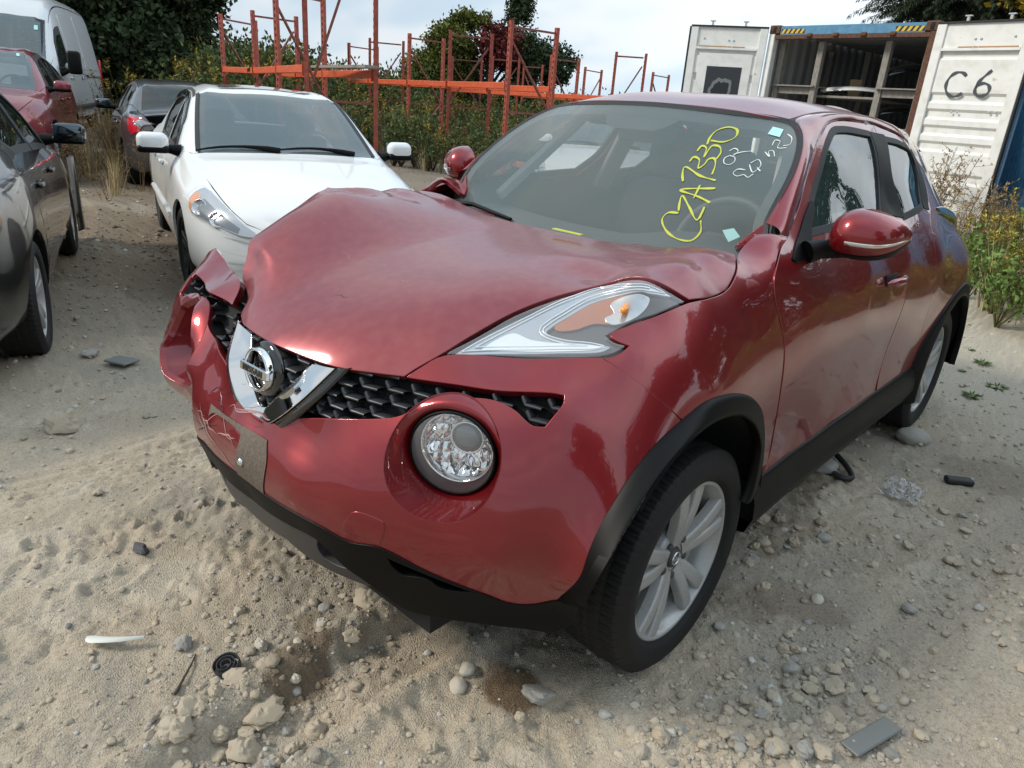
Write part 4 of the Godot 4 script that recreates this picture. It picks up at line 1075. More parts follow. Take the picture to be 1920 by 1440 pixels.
func rear(j: Node3D):
	# tailgate, rear bumper, lamps and spoiler
	var rows := []
	for e in [[1.40, -2.78, 0.39], [1.36, -2.86, 0.43], [1.22, -2.97, 0.49], [1.08, -3.06, 0.57], [1.0, -3.13, 0.66], [0.8, -3.19, 0.68], [0.6, -3.22, 0.70], [0.42, -3.18, 0.70]]:
		var row := PackedVector3Array()
		for k in 17:
			var t := k / 8.0 - 1.0; row.append(Vector3(t * e[2], e[0], e[1] + 0.05 * (t * t * t * t) - 0.04 * (1 - t * t)))
		rows.append(row)
	var a := MB.new(); a.grid(rows.slice(3)); part("tailgate", a, M.red, j)
	var b := MB.new(); b.grid(rows.slice(0, 4)); part("rear_window", b, M.tint, j)
	var sp := MB.new(); sp.rbox(Vector3(0, 1.42, -2.80), Vector3(0.72, 0.03, 0.16), 0.0145, Basis(Vector3.RIGHT, 0.15)); part("spoiler", sp, M.red, j)
	for s in [1.0, -1.0]:
		var tl := MB.new(); rows = []
		# boomerang lamp standing on the shoulder
		for k in 12:
			var t := k / 11.0; var zz := lerpf(-2.20, -2.86, t); var y := lerpf(1.13, 1.01, t) + 0.02 * sin(t * PI); var x := fS.at(Vector2(zz, y)); var row := PackedVector3Array(); var w := 0.03 + 0.02 * sin(t * PI)
			for e in 9:
				var an := PI * e / 8.0; row.append(Vector3(s * (x - 0.025 + w * 0.75 * sin(an)), y + w * 0.8 * cos(an) + 0.012, zz))
			rows.append(row)
		tl.grid(rows); part("tail_lamp", tl, M.tail_dark, j)
	var bm := MB.new(); bm.rbox(Vector3(0, 0.42, -3.1), Vector3(1.5, 0.24, 0.22), 0.08); part("rear_bumper", bm, M.black, j)
func sky_and_sun():
	var env := Environment.new(); env.tonemap_mode = Environment.TONE_MAPPER_LINEAR; env.tonemap_exposure = 1.68
	env.background_mode = Environment.BG_SKY; env.sdfgi_enabled = true; env.ssao_enabled = true; env.ssil_enabled = true
	var sky := Sky.new(); var pm := PanoramaSkyMaterial.new(); pm.panorama = sky_image(); pm.energy_multiplier = 0.80; sky.sky_material = pm; env.sky = sky
	var we := WorldEnvironment.new(); we.name = "world_environment"; we.environment = env; add_child(we)
	var sun := DirectionalLight3D.new(); sun.name = "sun"; sun.light_energy = 0.58; sun.light_color = Color(1.0, 0.97, 0.92); sun.light_angular_distance = 14.0; sun.shadow_enabled = true
	add_child(sun); sun.look_at_from_position(Vector3.ZERO, -SUN, Vector3.UP)
var SUN := Vector3(-0.52, 0.66, 0.62).normalized()
func sky_image() -> ImageTexture:
	var w := 1024; var h := 512; var im := Image.create(w, h, false, Image.FORMAT_RGBF)
	var n1 := FastNoiseLite.new(); n1.seed = 4; n1.frequency = 1.0; n1.fractal_octaves = 5
	for y in h:
		var la := PI * (0.5 - (y + 0.5) / h); var sy := sin(la); var cy := cos(la)
		for x in w:
			var lo := TAU * (x + 0.5) / w; var d := Vector3(-sin(lo) * cy, sy, cos(lo) * cy) * Vector3(1, 1, 1)
			var c: Color
			if sy >= 0:
				var p := Vector3(d.x, 0, d.z) / (sy + 0.22)
				var cl := n1.get_noise_3d(p.x * 0.55 + p.z * 0.25, 3.0, p.z * 1.3 - p.x * 0.3) + 0.45 * n1.get_noise_3d(p.x * 2.2, 9.0, p.z * 4.5)
				var k := smoothstep(-0.40, 0.40, cl) * 0.9 + 0.05
				var blue := Color(0.32, 0.45, 0.58).lerp(Color(0.47, 0.57, 0.65), pow(1.0 - sy, 3.0))
				var white := Color(0.62, 0.66, 0.69)
				c = blue.lerp(white, k)
				var s := maxf(0.0, d.dot(SUN)); var g := 1.3 * pow(s, 1.6) + 1.0 * pow(s, 30.0)
				c = c * (1.0 + g)
			else: c = Color(0.22, 0.19, 0.15)
			im.set_pixel(x, y, c)
	return ImageTexture.create_from_image(im)
func more_materials():
	M.lens = mat(Color(0.06, 0.07, 0.07), 0.03, 0.2, 1.0)
	M.ribbed = mat(Color(0.7, 0.73, 0.75), 0.2, 0.4, 0.7)
	M.frit = mat(grey(0.01), 0.6)
	M.wheelgrip = mat(grey(0.035), 0.6)
	M.tail_dark = mat(Color(0.03, 0.008, 0.01), 0.08, 0.0, 1.0)
func yard():
	M.spray_mark = mat(Color(0.055, 0.065, 0.075), 0.7); M.hazard = mat(Color(0.62, 0.42, 0.04), 0.6); M.rust_light = mat(Color(0.42, 0.24, 0.11), 0.8); M.spray = mat(Color(0.022, 0.028, 0.035), 0.6); M.spray_grey = mat(Color(0.16, 0.18, 0.19), 0.8); M.gloss_dull = mat(Color(0.012, 0.015, 0.018), 0.7); M.card = mat(Color(0.36, 0.25, 0.14), 0.9)
	M.strip = mat(Color(0.13, 0.135, 0.125), 0.5); M.film = glass(Color(0.62, 0.60, 0.56), 0.35, 0.3)
	yard_cars()
	racks_first()
	racks()
	stones()
	weeds()
	trees()
	litter()
func racks_first(): container()
# ---- the other vehicles: bodies lofted from profile lines, cut into panels
class Loft:
	var L := {}
	const TS := 0.15
	func curve(key: String, z: float) -> Vector2:
		# smooth interpolation in a list of [z, a, b] sorted from nose to tail
		var l: Array = L[key]; var n := l.size()
		if z >= l[0][0]: return Vector2(l[0][1], l[0][2])
		if z <= l[n - 1][0]: return Vector2(l[n - 1][1], l[n - 1][2])
		var k := 0
		while l[k + 1][0] > z: k += 1
		var a: Array = l[k]; var b: Array = l[k + 1]; var p: Array = l[maxi(k - 1, 0)]; var q: Array = l[mini(k + 2, n - 1)]
		var t: float = (z - a[0]) / (b[0] - a[0]); var o := Vector2.ZERO; var dz: float = b[0] - a[0]
		for c in 2:
			var m0 := 0.0; var m1 := 0.0
			if k > 0: m0 = (b[c + 1] - p[c + 1]) / (b[0] - p[0]) * dz
			else: m0 = b[c + 1] - a[c + 1]
			if k < n - 2: m1 = (q[c + 1] - a[c + 1]) / (q[0] - a[0]) * dz
			else: m1 = b[c + 1] - a[c + 1]
			var t2 := t * t; var t3 := t2 * t
			o[c] = (2 * t3 - 3 * t2 + 1) * a[c + 1] + (t3 - 2 * t2 + t) * m0 + (-2 * t3 + 3 * t2) * b[c + 1] + (t3 - t2) * m1
		return o
	func pt(q: Vector2) -> Vector3:
		var z := q.x; var t := q.y / TS; var s := 1.0
		if t > 7.0: t = 14.0 - t; s = -1.0
		var top := curve("top", z); var e := curve("edge", z); var b := curve("belt", z); var w := curve("wid", z); var bow := top.y
		var P := [Vector2(w.x - 0.10, w.y), Vector2(w.x - 0.025, w.y + 0.10), Vector2(w.x, lerpf(w.y, b.y, 0.5)), Vector2(lerpf(w.x, b.x, 0.38), lerpf(w.y, b.y, 0.86)), b, e, Vector2(e.x * 0.52, top.x - (top.x - e.y) * 0.24), Vector2(0, top.x)]
		var k := mini(int(t), 6); var f := t - k
		var a: Vector2 = P[k]; var c: Vector2 = P[k + 1]
		var m0: Vector2 = (c - P[k - 1]) * 0.5 if k > 0 else c - a
		var m1: Vector2 = (P[k + 2] - a) * 0.5 if k < 6 else Vector2((c - a).x, 0)
		var f2 := f * f; var f3 := f2 * f
		var r := a * (2 * f3 - 3 * f2 + 1) + m0 * (f3 - 2 * f2 + f) + c * (-2 * f3 + 3 * f2) + m1 * (f3 - f2)
		return Vector3(r.x * s, r.y, z - bow * r.x * r.x)
	func inv(z: float, y: float, hi := 4.4) -> Vector2:
		# parameters of the side point at this z and height
		var q := Vector2(z, 0.3)
		for it in 6:
			var a := 0.0; var b := hi * TS
			for k in 18:
				q.y = (a + b) / 2
				if pt(q).y < y: a = q.y
				else: b = q.y
			q.x += z - pt(q).z
		return q
	func poly(zy: Array, hi := 4.4) -> PackedVector2Array:
		var o := PackedVector2Array()
		for e in zy: o.append(inv(e[0], e[1], hi))
		return o
func mir_t(l: PackedVector2Array) -> PackedVector2Array:
	var o := PackedVector2Array()
	for q in l: o.append(Vector2(q.x, 14 * Loft.TS - q.y))
	o.reverse(); return o
func arc(zc: float, r: float, yc := 0.31, n := 14) -> Array:
	# from the rear foot of an arch over to its front foot
	var o := []; var a0 := asin(clampf((yc - 0.22) / r, -1, 1))
	for k in n + 1:
		var a := lerpf(PI + a0, -a0, k / float(n)); o.append([zc + cos(a) * r, yc + sin(a) * r])
	return o
func loft_car(root: Node3D, c: Dictionary) -> Loft:
	var lf := Loft.new(); lf.L = c; var T := Loft.TS
	var ctr := Vector3(0, 0.6, -c.wb / 2.0); var bodym: Material = c.paint; var f := lf.pt
	var zf: float = c.top[0][0]; var zr: float = c.top[-1][0]; var wb: float = c.wb; var ar: float = c.arch
	var h: float = c.get("h", 0.055)
	var z_cowl: float = c.cowl; var z_head: float = c.header; var z_rh: float = c.rear_header; var z_deck: float = c.deck; var zb: float = c.bumper_seam
	var P := func(called: String, l: PackedVector2Array, m: Material, thick := 0.02, holes := [], raise := 0.0, hh := 0.0, gap := 0.003) -> MeshInstance3D:
		return part(called, panel(f, l, hh if hh > 0 else h, gap, thick, holes, raise, ctr), m, root)
	var rect := func(z0: float, z1: float, t0: float, t1: float) -> PackedVector2Array:
		return PackedVector2Array([Vector2(z0, t0 * T), Vector2(z0, t1 * T), Vector2(z1, t1 * T), Vector2(z1, t0 * T)])
	# over the top: bonnet, windscreen, roof, rear window, boot lid
	P.call("bonnet", rect.call(zf - 0.004, z_cowl, 4.88, 9.12), bodym)
	var scr: PackedVector2Array = rect.call(z_cowl, z_head, 5.12, 8.88)
	P.call("windscreen", scr, M.screen_car, 0.0)
	P.call("screen_border", scr, M.frit, 0.0, [rect.call(z_cowl - 0.09, z_head + 0.07, 5.35, 8.65)], -0.004)
	P.call("roof", rect.call(z_head, z_rh, 5.0, 9.0), bodym)
	var rw: PackedVector2Array = rect.call(z_rh, z_deck, 5.15, 8.85)
	P.call("rear_window", rw, M.tint, 0.0)
	P.call("boot_lid", rect.call(z_deck, zr + 0.12, 5.0, 9.0), bodym)
	for s in [0, 1]:
		var side := func(l: PackedVector2Array) -> PackedVector2Array: return l if s == 0 else mir_t(l)
		# strips left and right of the screens
		P.call("windscreen_pillar", side.call(rect.call(z_cowl, z_head, 4.99, 5.13)), bodym, 0.01, [], 0.002, 0.03, 0.0)
		P.call("rear_pillar", side.call(rect.call(z_rh, z_deck, 4.99, 5.17)), bodym, 0.01, [], 0.002, 0.03, 0.0)
		# lower side: bumpers, wing, doors, quarter
		var fa := arc(0.0, ar, c.get("ay", 0.31)); var ra := arc(-wb, ar, c.get("ay", 0.31)); var yb: float = c.sill
		var d1: float = c.door[0]; var d2: float = c.door[1]; var d3: float = c.door[2]
		var bump := PackedVector2Array([Vector2(zf, 0.02), Vector2(zf, 4.85 * T), Vector2(zb + 0.1, 4.85 * T), lf.inv(zb, c.seam_y)])
		var wing := PackedVector2Array([Vector2(zf - 0.1, 4.86 * T)])
		wing = PackedVector2Array([lf.inv(zb, c.seam_y), Vector2(zb + 0.1, 4.86 * T), Vector2(z_cowl, 4.99 * T), Vector2(d1 + 0.04, 4.6 * T), lf.inv(d1, c.beltline), lf.inv(d1, yb + 0.02)])
		for e in fa: wing.append(lf.inv(e[0], e[1]))
		for k in range(fa.size() - 1, -1, -1): pass
		var cut := 0
		for k in fa.size():
			if fa[k][0] < zb: cut = k
		var bl := PackedVector2Array([Vector2(zf, 0.05), Vector2(zf, 4.84 * T), Vector2(zb + 0.1, 4.84 * T), lf.inv(zb, c.seam_y)])
		for k in range(cut + 1, fa.size()): bl.append(lf.inv(fa[k][0], fa[k][1]))
		bl.append(Vector2(fa[-1][0] + 0.1, 0.05))
		wing = PackedVector2Array([lf.inv(zb, c.seam_y), Vector2(zb + 0.1, 4.86 * T), Vector2(z_cowl + 0.2, 4.98 * T), Vector2(z_cowl, 4.98 * T), Vector2(d1 + 0.02, 4.55 * T), lf.inv(d1, c.beltline), lf.inv(d1 - 0.04, yb + 0.02)])
		for k in cut + 1: wing.append(lf.inv(fa[k][0], fa[k][1]))
		P.call("front_bumper", side.call(bl), c.get("bumper_paint", bodym), 0.02, [], 0.0, 0.0, 0.0)
		P.call("front_wing", side.call(wing), bodym)
		var fd := PackedVector2Array([lf.inv(d1, c.beltline), lf.inv(d1 - 0.04, yb), lf.inv(d2, yb), lf.inv(d2 - 0.02, 0.6), lf.inv(d2, c.beltline)])
		P.call("front_door", side.call(fd), bodym)
		var rd := PackedVector2Array([lf.inv(d2, c.beltline), lf.inv(d2 - 0.02, 0.6), lf.inv(d2, yb)])
		var rk := []
		for k in ra.size():
			if ra[k][0] > d3: rk.append(ra[k])
		rd.append(lf.inv(-wb + ar + 0.03, yb))
		rk.reverse()
		for e in rk: rd.append(lf.inv(e[0] + 0.02, e[1] + 0.015))
		rd.append(lf.inv(d3, c.beltline))
		P.call("rear_door", side.call(rd), bodym)
		var qp := PackedVector2Array([lf.inv(d3, c.beltline)])
		for k in range(ra.size() - 1, -1, -1):
			if ra[k][0] <= d3: qp.append(lf.inv(ra[k][0], ra[k][1]))
		qp.append(Vector2(-wb - ar - 0.05, 0.03)); qp.append(Vector2(zr, 0.03)); qp.append(Vector2(zr, 4.95 * T)); qp.append(Vector2(z_deck, 4.98 * T)); qp.append(Vector2(d3 - 0.1, 4.1 * T))
		P.call("quarter_panel", side.call(qp), bodym)
		# glasshouse side with its windows
		var gh := PackedVector2Array([Vector2(d1 + 0.02, 4.5 * T), lf.inv(d1, c.beltline), lf.inv(d2, c.beltline), lf.inv(d3, c.beltline), Vector2(d3 - 0.1, 4.1 * T), Vector2(z_deck, 4.98 * T), Vector2(z_rh, 5.0 * T), Vector2((z_head + z_rh) / 2, 5.0 * T), Vector2(z_head, 5.0 * T), Vector2(z_cowl, 5.0 * T)])
		var holes := []
		for wn in c.windows:
			var w := PackedVector2Array()
			for e in wn: w.append(Vector2(e[0], e[1] * T))
			holes.append(side.call(w))
		P.call("window_frame", side.call(gh), c.get("frame_paint", bodym), 0.02, holes, 0.001, 0.04)
		for w in holes:
			P.call("window_pane", w, M.tint, 0.0, [], -0.006, 0.06, -0.003)
			P.call("window_seal", inset(w, -0.012, 0.03), M.rubber, 0.008, [inset(w, 0.006, 0.03)], 0.003, 0.03, 0.0)
		# doors' handles and mirror
		var sx := 1.0 if s == 0 else -1.0
		for dz in [d2 + 0.22, d3 + 0.28]:
			var hp := lf.pt(lf.inv(dz, c.beltline - 0.10)); hp.x *= sx
			var hm := MB.new(); hm.rbox(hp + Vector3(0.018 * sx, 0, 0), Vector3(0.035, 0.035, 0.2), 0.015, Basis.IDENTITY, 12, 8); part("door_handle", hm, bodym, root)
		var mp := lf.pt(lf.inv(d1 - 0.18, c.beltline + 0.02)); mp.x *= sx; mirror_unit(root, mp, sx, bodym)
		var ag := MB.new(); var rows := []
		for x in [0.02, -0.06, -0.35]:
			for zc in []: pass
		for zc in [0.0, -wb]:
			rows = []
			for xo in [0.0, 0.45]:
				var row := PackedVector3Array()
				for e in arc(zc, ar + 0.01, c.get("ay", 0.31), 20):
					var p := lf.pt(lf.inv(e[0], e[1])); row.append(Vector3(sx * (p.x - 0.012 - xo), e[1], e[0]))
				rows.append(row)
			var am := MB.new(); am.grid(rows); part("wheel_housing", am, M.dark, root)
	# nose, tail, underside and cabin floor
	for e in [[zf, 1.0, "nose"], [zr, -1.0, "tail"]]:
		var ps := PackedVector3Array(); var n := 28; var cap := MB.new()
		for k in n + 1: ps.append(lf.pt(Vector2(e[0], 14.0 * T * k / n)))
		var m := ps.size(); var cc := Vector3.ZERO
		for p in ps: cc += p / m
		cc.z = lf.pt(Vector2(e[0], 7 * T)).z; cap.v.append(cc); cap.n.append(Vector3(0, 0, e[1]))
		for p in ps: cap.vert(p, Vector3(p.x * 0.5, 0, e[1]).normalized())
		for k in m: cap.tri(0, 1 + k, 1 + (k + 1) % m)
		part(e[2] + "_panel", cap, bodym if e[2] == "tail" else c.get("bumper_paint", bodym), root)
	var un := MB.new(); un.box(Vector3(0, 0.28, -wb / 2), Vector3(1.4, 0.08, wb + 1.2)); un.box(Vector3(0, 0.55, 0.0), Vector3(1.0, 0.5, 1.1)); un.box(Vector3(0, 0.6, z_cowl - 0.55), Vector3(1.36, 0.5, 0.04)); un.box(Vector3(0, 0.6, -wb), Vector3(1.05, 0.5, 1.2)); part("underbody", un, M.dark, root)
	var db := MB.new(); db.rbox(Vector3(0, c.beltline - 0.03, z_cowl - 0.40), Vector3(1.3, 0.22, 0.5), 0.08); part("dashboard", db, M.trim, root)
	for x in [0.36, -0.36]: seat(root, Vector3(x, 0.22, c.door[1] + 0.35), 0.48)
	var rs := MB.new(); rs.rbox(Vector3(0, 0.8, c.door[2] - 0.05), Vector3(1.2, 0.6, 0.18), 0.07, Basis(Vector3.RIGHT, -0.3)); part("rear_seat", rs, M.cloth, root)
	var sw := MB.new(); var path := []
	for k in 25: path.append(Vector3(0.36, c.beltline + 0.03, z_cowl - 0.72) + Basis(Vector3.RIGHT, -0.4) * Vector3(cos(TAU * k / 24) * 0.18, sin(TAU * k / 24) * 0.18, 0))
	sw.tube(path, 0.014, 8, false); part("steering_wheel", sw, M.wheelgrip, root)
	var tr: float = c.get("track", 0.76); var ws: float = c.get("wheel", 0.95)
	for e in [[tr, 0.0, 1.0], [-tr, 0.0, -1.0], [tr, -wb, 1.0], [-tr, -wb, -1.0]]:
		var wn := wheel(root, Vector3(e[0], 0.334 * ws - 0.006, e[1]), e[2], c.get("steer", 0.0) if e[1] == 0.0 else 0.0)
		wn.scale = Vector3.ONE * ws
		if c.has("rim"):
			for ch in wn.get_children():
				if ch.name in ["rim", "spokes"]: ch.material_override = c.rim
	return lf
func mirror_unit(root: Node3D, p: Vector3, sx: float, m: Material):
	var mn := Node3D.new(); mn.name = "door_mirror"; root.add_child(mn, true)
	var c := p + Vector3(0.17 * sx, 0.075, 0.02); var b := Basis(Vector3.UP, 0.15 * sx)
	var a := MB.new(); a.rbox(c, Vector3(0.22, 0.15, 0.12), 0.055, b, 20, 12); part("mirror_shell", a, m, mn)
	var d := MB.new(); d.rbox(c + Vector3(-0.005 * sx, -0.045, 0.0), Vector3(0.225, 0.06, 0.124), 0.028, b, 20, 8); d.tube([p + Vector3(-0.02 * sx, 0.02, 0.04), p + Vector3(0.05 * sx, 0.03, 0.03), c + Vector3(-0.06 * sx, -0.04, 0)], [0.05, 0.035, 0.025], 10); part("mirror_base", d, M.black, mn)
	var g := MB.new(); g.rbox(c + b * Vector3(0, 0.005, -0.0605), Vector3(0.195, 0.12, 0.01), 0.0045, b, 16, 6); part("mirror_glass", g, M.mirror_dull, mn)
func lamp_panel(root: Node3D, lf: Loft, called: String, zy: Array, s: int, m: Material, raise: float, h := 0.03, hi := 4.9) -> void:
	var l := lf.poly(zy, hi)
	if s == 1: l = mir_t(l)
	part(called, panel(lf.pt, l, h, 0.0, 0.02, [], raise, Vector3(0, 0.6, -1.2)), m, root)
func white_sedan(label: String, at: Vector3, turn: float) -> Node3D:
	var root := thing("white_sedan", label, "car", at, turn)
	var c := {
		"wb": 2.74, "arch": 0.365, "cowl": -0.28, "header": -1.10, "rear_header": -2.45, "deck": -3.05, "bumper_seam": 0.40, "seam_y": 0.60, "sill": 0.26, "beltline": 0.92, "door": [-0.42, -1.50, -2.35], "paint": M.white, "track": 0.77,
		"top": [[0.965, 0.585, 0.30], [0.93, 0.62, 0.30], [0.88, 0.70, 0.32], [0.75, 0.775, 0.30], [0.45, 0.865, 0.25], [0.0, 0.95, 0.20], [-0.28, 0.99, 0.20], [-0.55, 1.13, 0.18], [-0.85, 1.29, 0.16], [-1.10, 1.40, 0.13], [-1.4, 1.445, 0.06], [-1.9, 1.455, 0.0], [-2.45, 1.40, -0.08], [-2.75, 1.25, -0.10], [-3.05, 1.085, -0.10], [-3.4, 1.07, -0.12], [-3.72, 1.03, -0.16], [-3.80, 0.9, -0.18]],
		"edge": [[0.965, 0.34, 0.565], [0.93, 0.48, 0.60], [0.88, 0.56, 0.67], [0.75, 0.62, 0.74], [0.45, 0.67, 0.83], [0.0, 0.71, 0.91], [-0.28, 0.72, 0.96], [-0.55, 0.69, 1.09], [-0.85, 0.645, 1.24], [-1.10, 0.605, 1.345], [-1.4, 0.58, 1.385], [-1.9, 0.57, 1.39], [-2.45, 0.58, 1.34], [-2.75, 0.63, 1.20], [-3.05, 0.68, 1.05], [-3.4, 0.68, 1.03], [-3.72, 0.64, 0.99], [-3.80, 0.55, 0.87]],
		"belt": [[0.965, 0.40, 0.53], [0.93, 0.56, 0.56], [0.88, 0.68, 0.62], [0.75, 0.75, 0.68], [0.45, 0.80, 0.76], [0.0, 0.82, 0.84], [-0.28, 0.825, 0.885], [-0.55, 0.82, 0.915], [-1.1, 0.815, 0.925], [-1.9, 0.815, 0.94], [-2.45, 0.81, 0.955], [-3.05, 0.80, 0.97], [-3.4, 0.78, 0.96], [-3.72, 0.72, 0.92], [-3.80, 0.62, 0.82]],
		"wid": [[0.965, 0.42, 0.26], [0.93, 0.60, 0.235], [0.88, 0.74, 0.21], [0.75, 0.82, 0.20], [0.45, 0.885, 0.20], [0.0, 0.905, 0.20], [-0.5, 0.905, 0.19], [-1.5, 0.908, 0.19], [-2.7, 0.905, 0.2], [-3.2, 0.88, 0.22], [-3.6, 0.80, 0.25], [-3.80, 0.66, 0.3]],
		"windows": [[[-0.62, 4.14], [-1.43, 4.14], [-1.43, 4.86], [-1.14, 4.84], [-0.86, 4.72]], [[-1.52, 4.14], [-2.22, 4.16], [-2.42, 4.5], [-2.3, 4.80], [-1.9, 4.86], [-1.52, 4.86]]],
		"rim": M.dark_steel, "steer": 0.06,
	}
	var lf := loft_car(root, c); var T := Loft.TS
	for s in [0, 1]:
		# headlamp set into the corner: bowl, amber edge, projectors, cover
		var lamp := func(called: String, zt: Array, m: Material, raise: float):
			var l := PackedVector2Array()
			for e in zt: l.append(Vector2(e[0], e[1] * T))
			if s == 1: l = mir_t(l)
			part(called, panel(lf.pt, l, 0.02, 0.0, 0.012, [], raise, Vector3(0, 0.6, -1.2)), m, root)
		var o := [[0.47, 4.60], [0.45, 4.1], [0.47, 3.45], [0.52, 3.05], [0.60, 2.95], [0.72, 3.05], [0.84, 3.3], [0.92, 3.75], [0.945, 4.3], [0.93, 4.70], [0.85, 4.80], [0.76, 4.80], [0.66, 4.76], [0.55, 4.72]]
		lamp.call("headlight", o, M.lampwhite_sedan, 0.003)
		lamp.call("amber_reflector", [[0.465, 4.2], [0.485, 3.45], [0.525, 3.08], [0.59, 3.0], [0.575, 3.5], [0.56, 4.2]], M.amber_bright, 0.006)
		lamp.call("lamp_bowl", [[0.57, 4.0], [0.60, 3.15], [0.72, 3.2], [0.83, 3.45], [0.915, 3.95], [0.91, 4.4], [0.75, 4.35], [0.62, 4.3]], M.lamp_dark, 0.006)
		var sx := 1.0 if s == 0 else -1.0
		for e in [[0.665, 3.72, 0.055], [0.845, 4.0, 0.05]]:
			var q := Vector2(e[0], e[1] * T); var p := lf.pt(q); var nn := (lf.pt(q + Vector2(0.02, 0)) - p).cross(lf.pt(q + Vector2(0, 0.02)) - p).normalized()
			if nn.z < 0: nn = -nn
			p.x *= sx; nn.x *= sx; nn = (nn + Vector3(0, -0.1, 0.5)).normalized(); var u := nn.cross(Vector3.UP).normalized()
			var bw := MB.new(); bw.lathe([Vector2(e[2], -0.004), Vector2(e[2], 0.004), Vector2(e[2] * 0.92, 0.006), Vector2(e[2] * 0.8, -0.002), Vector2(e[2] * 0.45, -0.012), Vector2(0.002, -0.014)], 24, Transform3D(Basis(u, nn, u.cross(nn)), p + nn * 0.012)); part("reflector", bw, M.silver, root)
		lamp.call("clear_cover", o, M.clear, 0.024)
		# weather shields over the windows
		var ws := PackedVector2Array([Vector2(-0.62, 4.28 * T), Vector2(-0.86, 4.80 * T), Vector2(-1.14, 4.93 * T), Vector2(-1.43, 4.95 * T), Vector2(-1.43, 4.84 * T), Vector2(-1.16, 4.80 * T), Vector2(-0.92, 4.66 * T), Vector2(-0.72, 4.28 * T)])
		var ws2 := PackedVector2Array([Vector2(-1.47, 4.84 * T), Vector2(-1.47, 4.95 * T), Vector2(-1.9, 4.95 * T), Vector2(-2.3, 4.90 * T), Vector2(-2.3, 4.77 * T), Vector2(-1.9, 4.84 * T)])
		for w in [ws, ws2]:
			part("weather_shield", panel(lf.pt, w if s == 0 else mir_t(w), 0.03, 0.0, 0.012, [], 0.016, Vector3(0, 0.6, -1.2)), M.tint, root)
		# rub strip along the doors
		var rs := MB.new(); var pts := []
		for k in 20:
			var p := lf.pt(lf.inv(lerpf(-0.48, -2.28, k / 19.0), 0.50)); p.x = (p.x + 0.006) * sx; pts.append(p)
		rs.tube(pts, 0.02, 8); part("rub_strip", rs, M.white, root)
		var dt := PackedVector2Array([Vector2(-1.08, 4.985 * T), Vector2(-1.08, 5.06 * T), Vector2(-2.45, 5.06 * T), Vector2(-2.45, 4.985 * T)])
		part("roof_strip", panel(lf.pt, dt if s == 0 else mir_t(dt), 0.04, 0.0, 0.0, [], 0.004, Vector3(0, 0.6, -1.2)), M.rubber, root)
	for s in [0, 1]:
		var dt := PackedVector2Array([Vector2(-0.30, 5.10 * T), Vector2(-0.30, 5.2 * T), Vector2(-1.10, 5.18 * T), Vector2(-1.10, 5.09 * T)])
		part("screen_seal", panel(lf.pt, dt if s == 0 else mir_t(dt), 0.02, 0.0, 0.006, [], 0.005, Vector3(0, 0.6, -1.2)), M.rubber, root)
	# sunroof, grille, aerial, wipers
	part("sunroof", panel(lf.pt, PackedVector2Array([Vector2(-1.28, 5.75 * T), Vector2(-1.28, 8.25 * T), Vector2(-1.75, 8.25 * T), Vector2(-1.75, 5.75 * T)]), 0.05, 0.0, 0.004, [], 0.006, Vector3(0, 0.6, -1.2)), M.tint_grey, root)
	var gr := MB.new(); gr.rbox(Vector3(0, 0.545, 0.95), Vector3(0.62, 0.10, 0.04), 0.018); part("grille", gr, M.dark, root)
	for k in 4:
		var b := MB.new(); b.box(Vector3(0, 0.51 + k * 0.023, 0.972), Vector3(0.56, 0.007, 0.01)); part("grille_bar", b, M.chrome, root)
	var em := MB.new(); em.lathe([Vector2(0.055, 0), Vector2(0.055, 0.012), Vector2(0.045, 0.016), Vector2(0.038, 0.010), Vector2(0.038, 0)], 28, Transform3D(Basis(Vector3.RIGHT, PI / 2), Vector3(0, 0.545, 0.972))); em.box(Vector3(0, 0.545, 0.983), Vector3(0.02, 0.075, 0.01)); em.box(Vector3(0, 0.545, 0.983), Vector3(0.05, 0.016, 0.01)); part("emblem", em, M.chrome, root)
	for e in [[0.50, -0.15], [-0.10, -0.70]]:
		var wp := MB.new(); var pts := []
		for k in 8:
			var x := lerpf(e[0], e[1], k / 7.0); var p := lf.pt(Vector2(-0.29 - 0.05 * sin(k / 7.0 * PI), (7.0 - x / 0.36) * T)); pts.append(Vector3(x, p.y + 0.018, p.z + 0.01))
		wp.tube(pts, [0.02, 0.022, 0.016, 0.012, 0.01, 0.01, 0.008, 0.006], 6); part("wiper", wp, M.black, root)
	var an := MB.new(); an.tube([Vector3(-0.45, 1.40, -2.35), Vector3(-0.47, 1.62, -2.5)], [0.006, 0.002], 6); part("aerial", an, M.black, root)
	return root
func screen_text(root: Node3D, lf_root: Node3D, txt: String, at: Transform3D, m: Material, size: float):
	var t := TextMesh.new(); t.text = txt; var f := SystemFont.new(); f.font_names = PackedStringArray(["Droid Sans"]); f.font_italic = true; t.font = f
	t.font_size = 48; t.pixel_size = size; t.depth = 0.001
	var o := part("screen_writing", t, m, root); o.transform = at
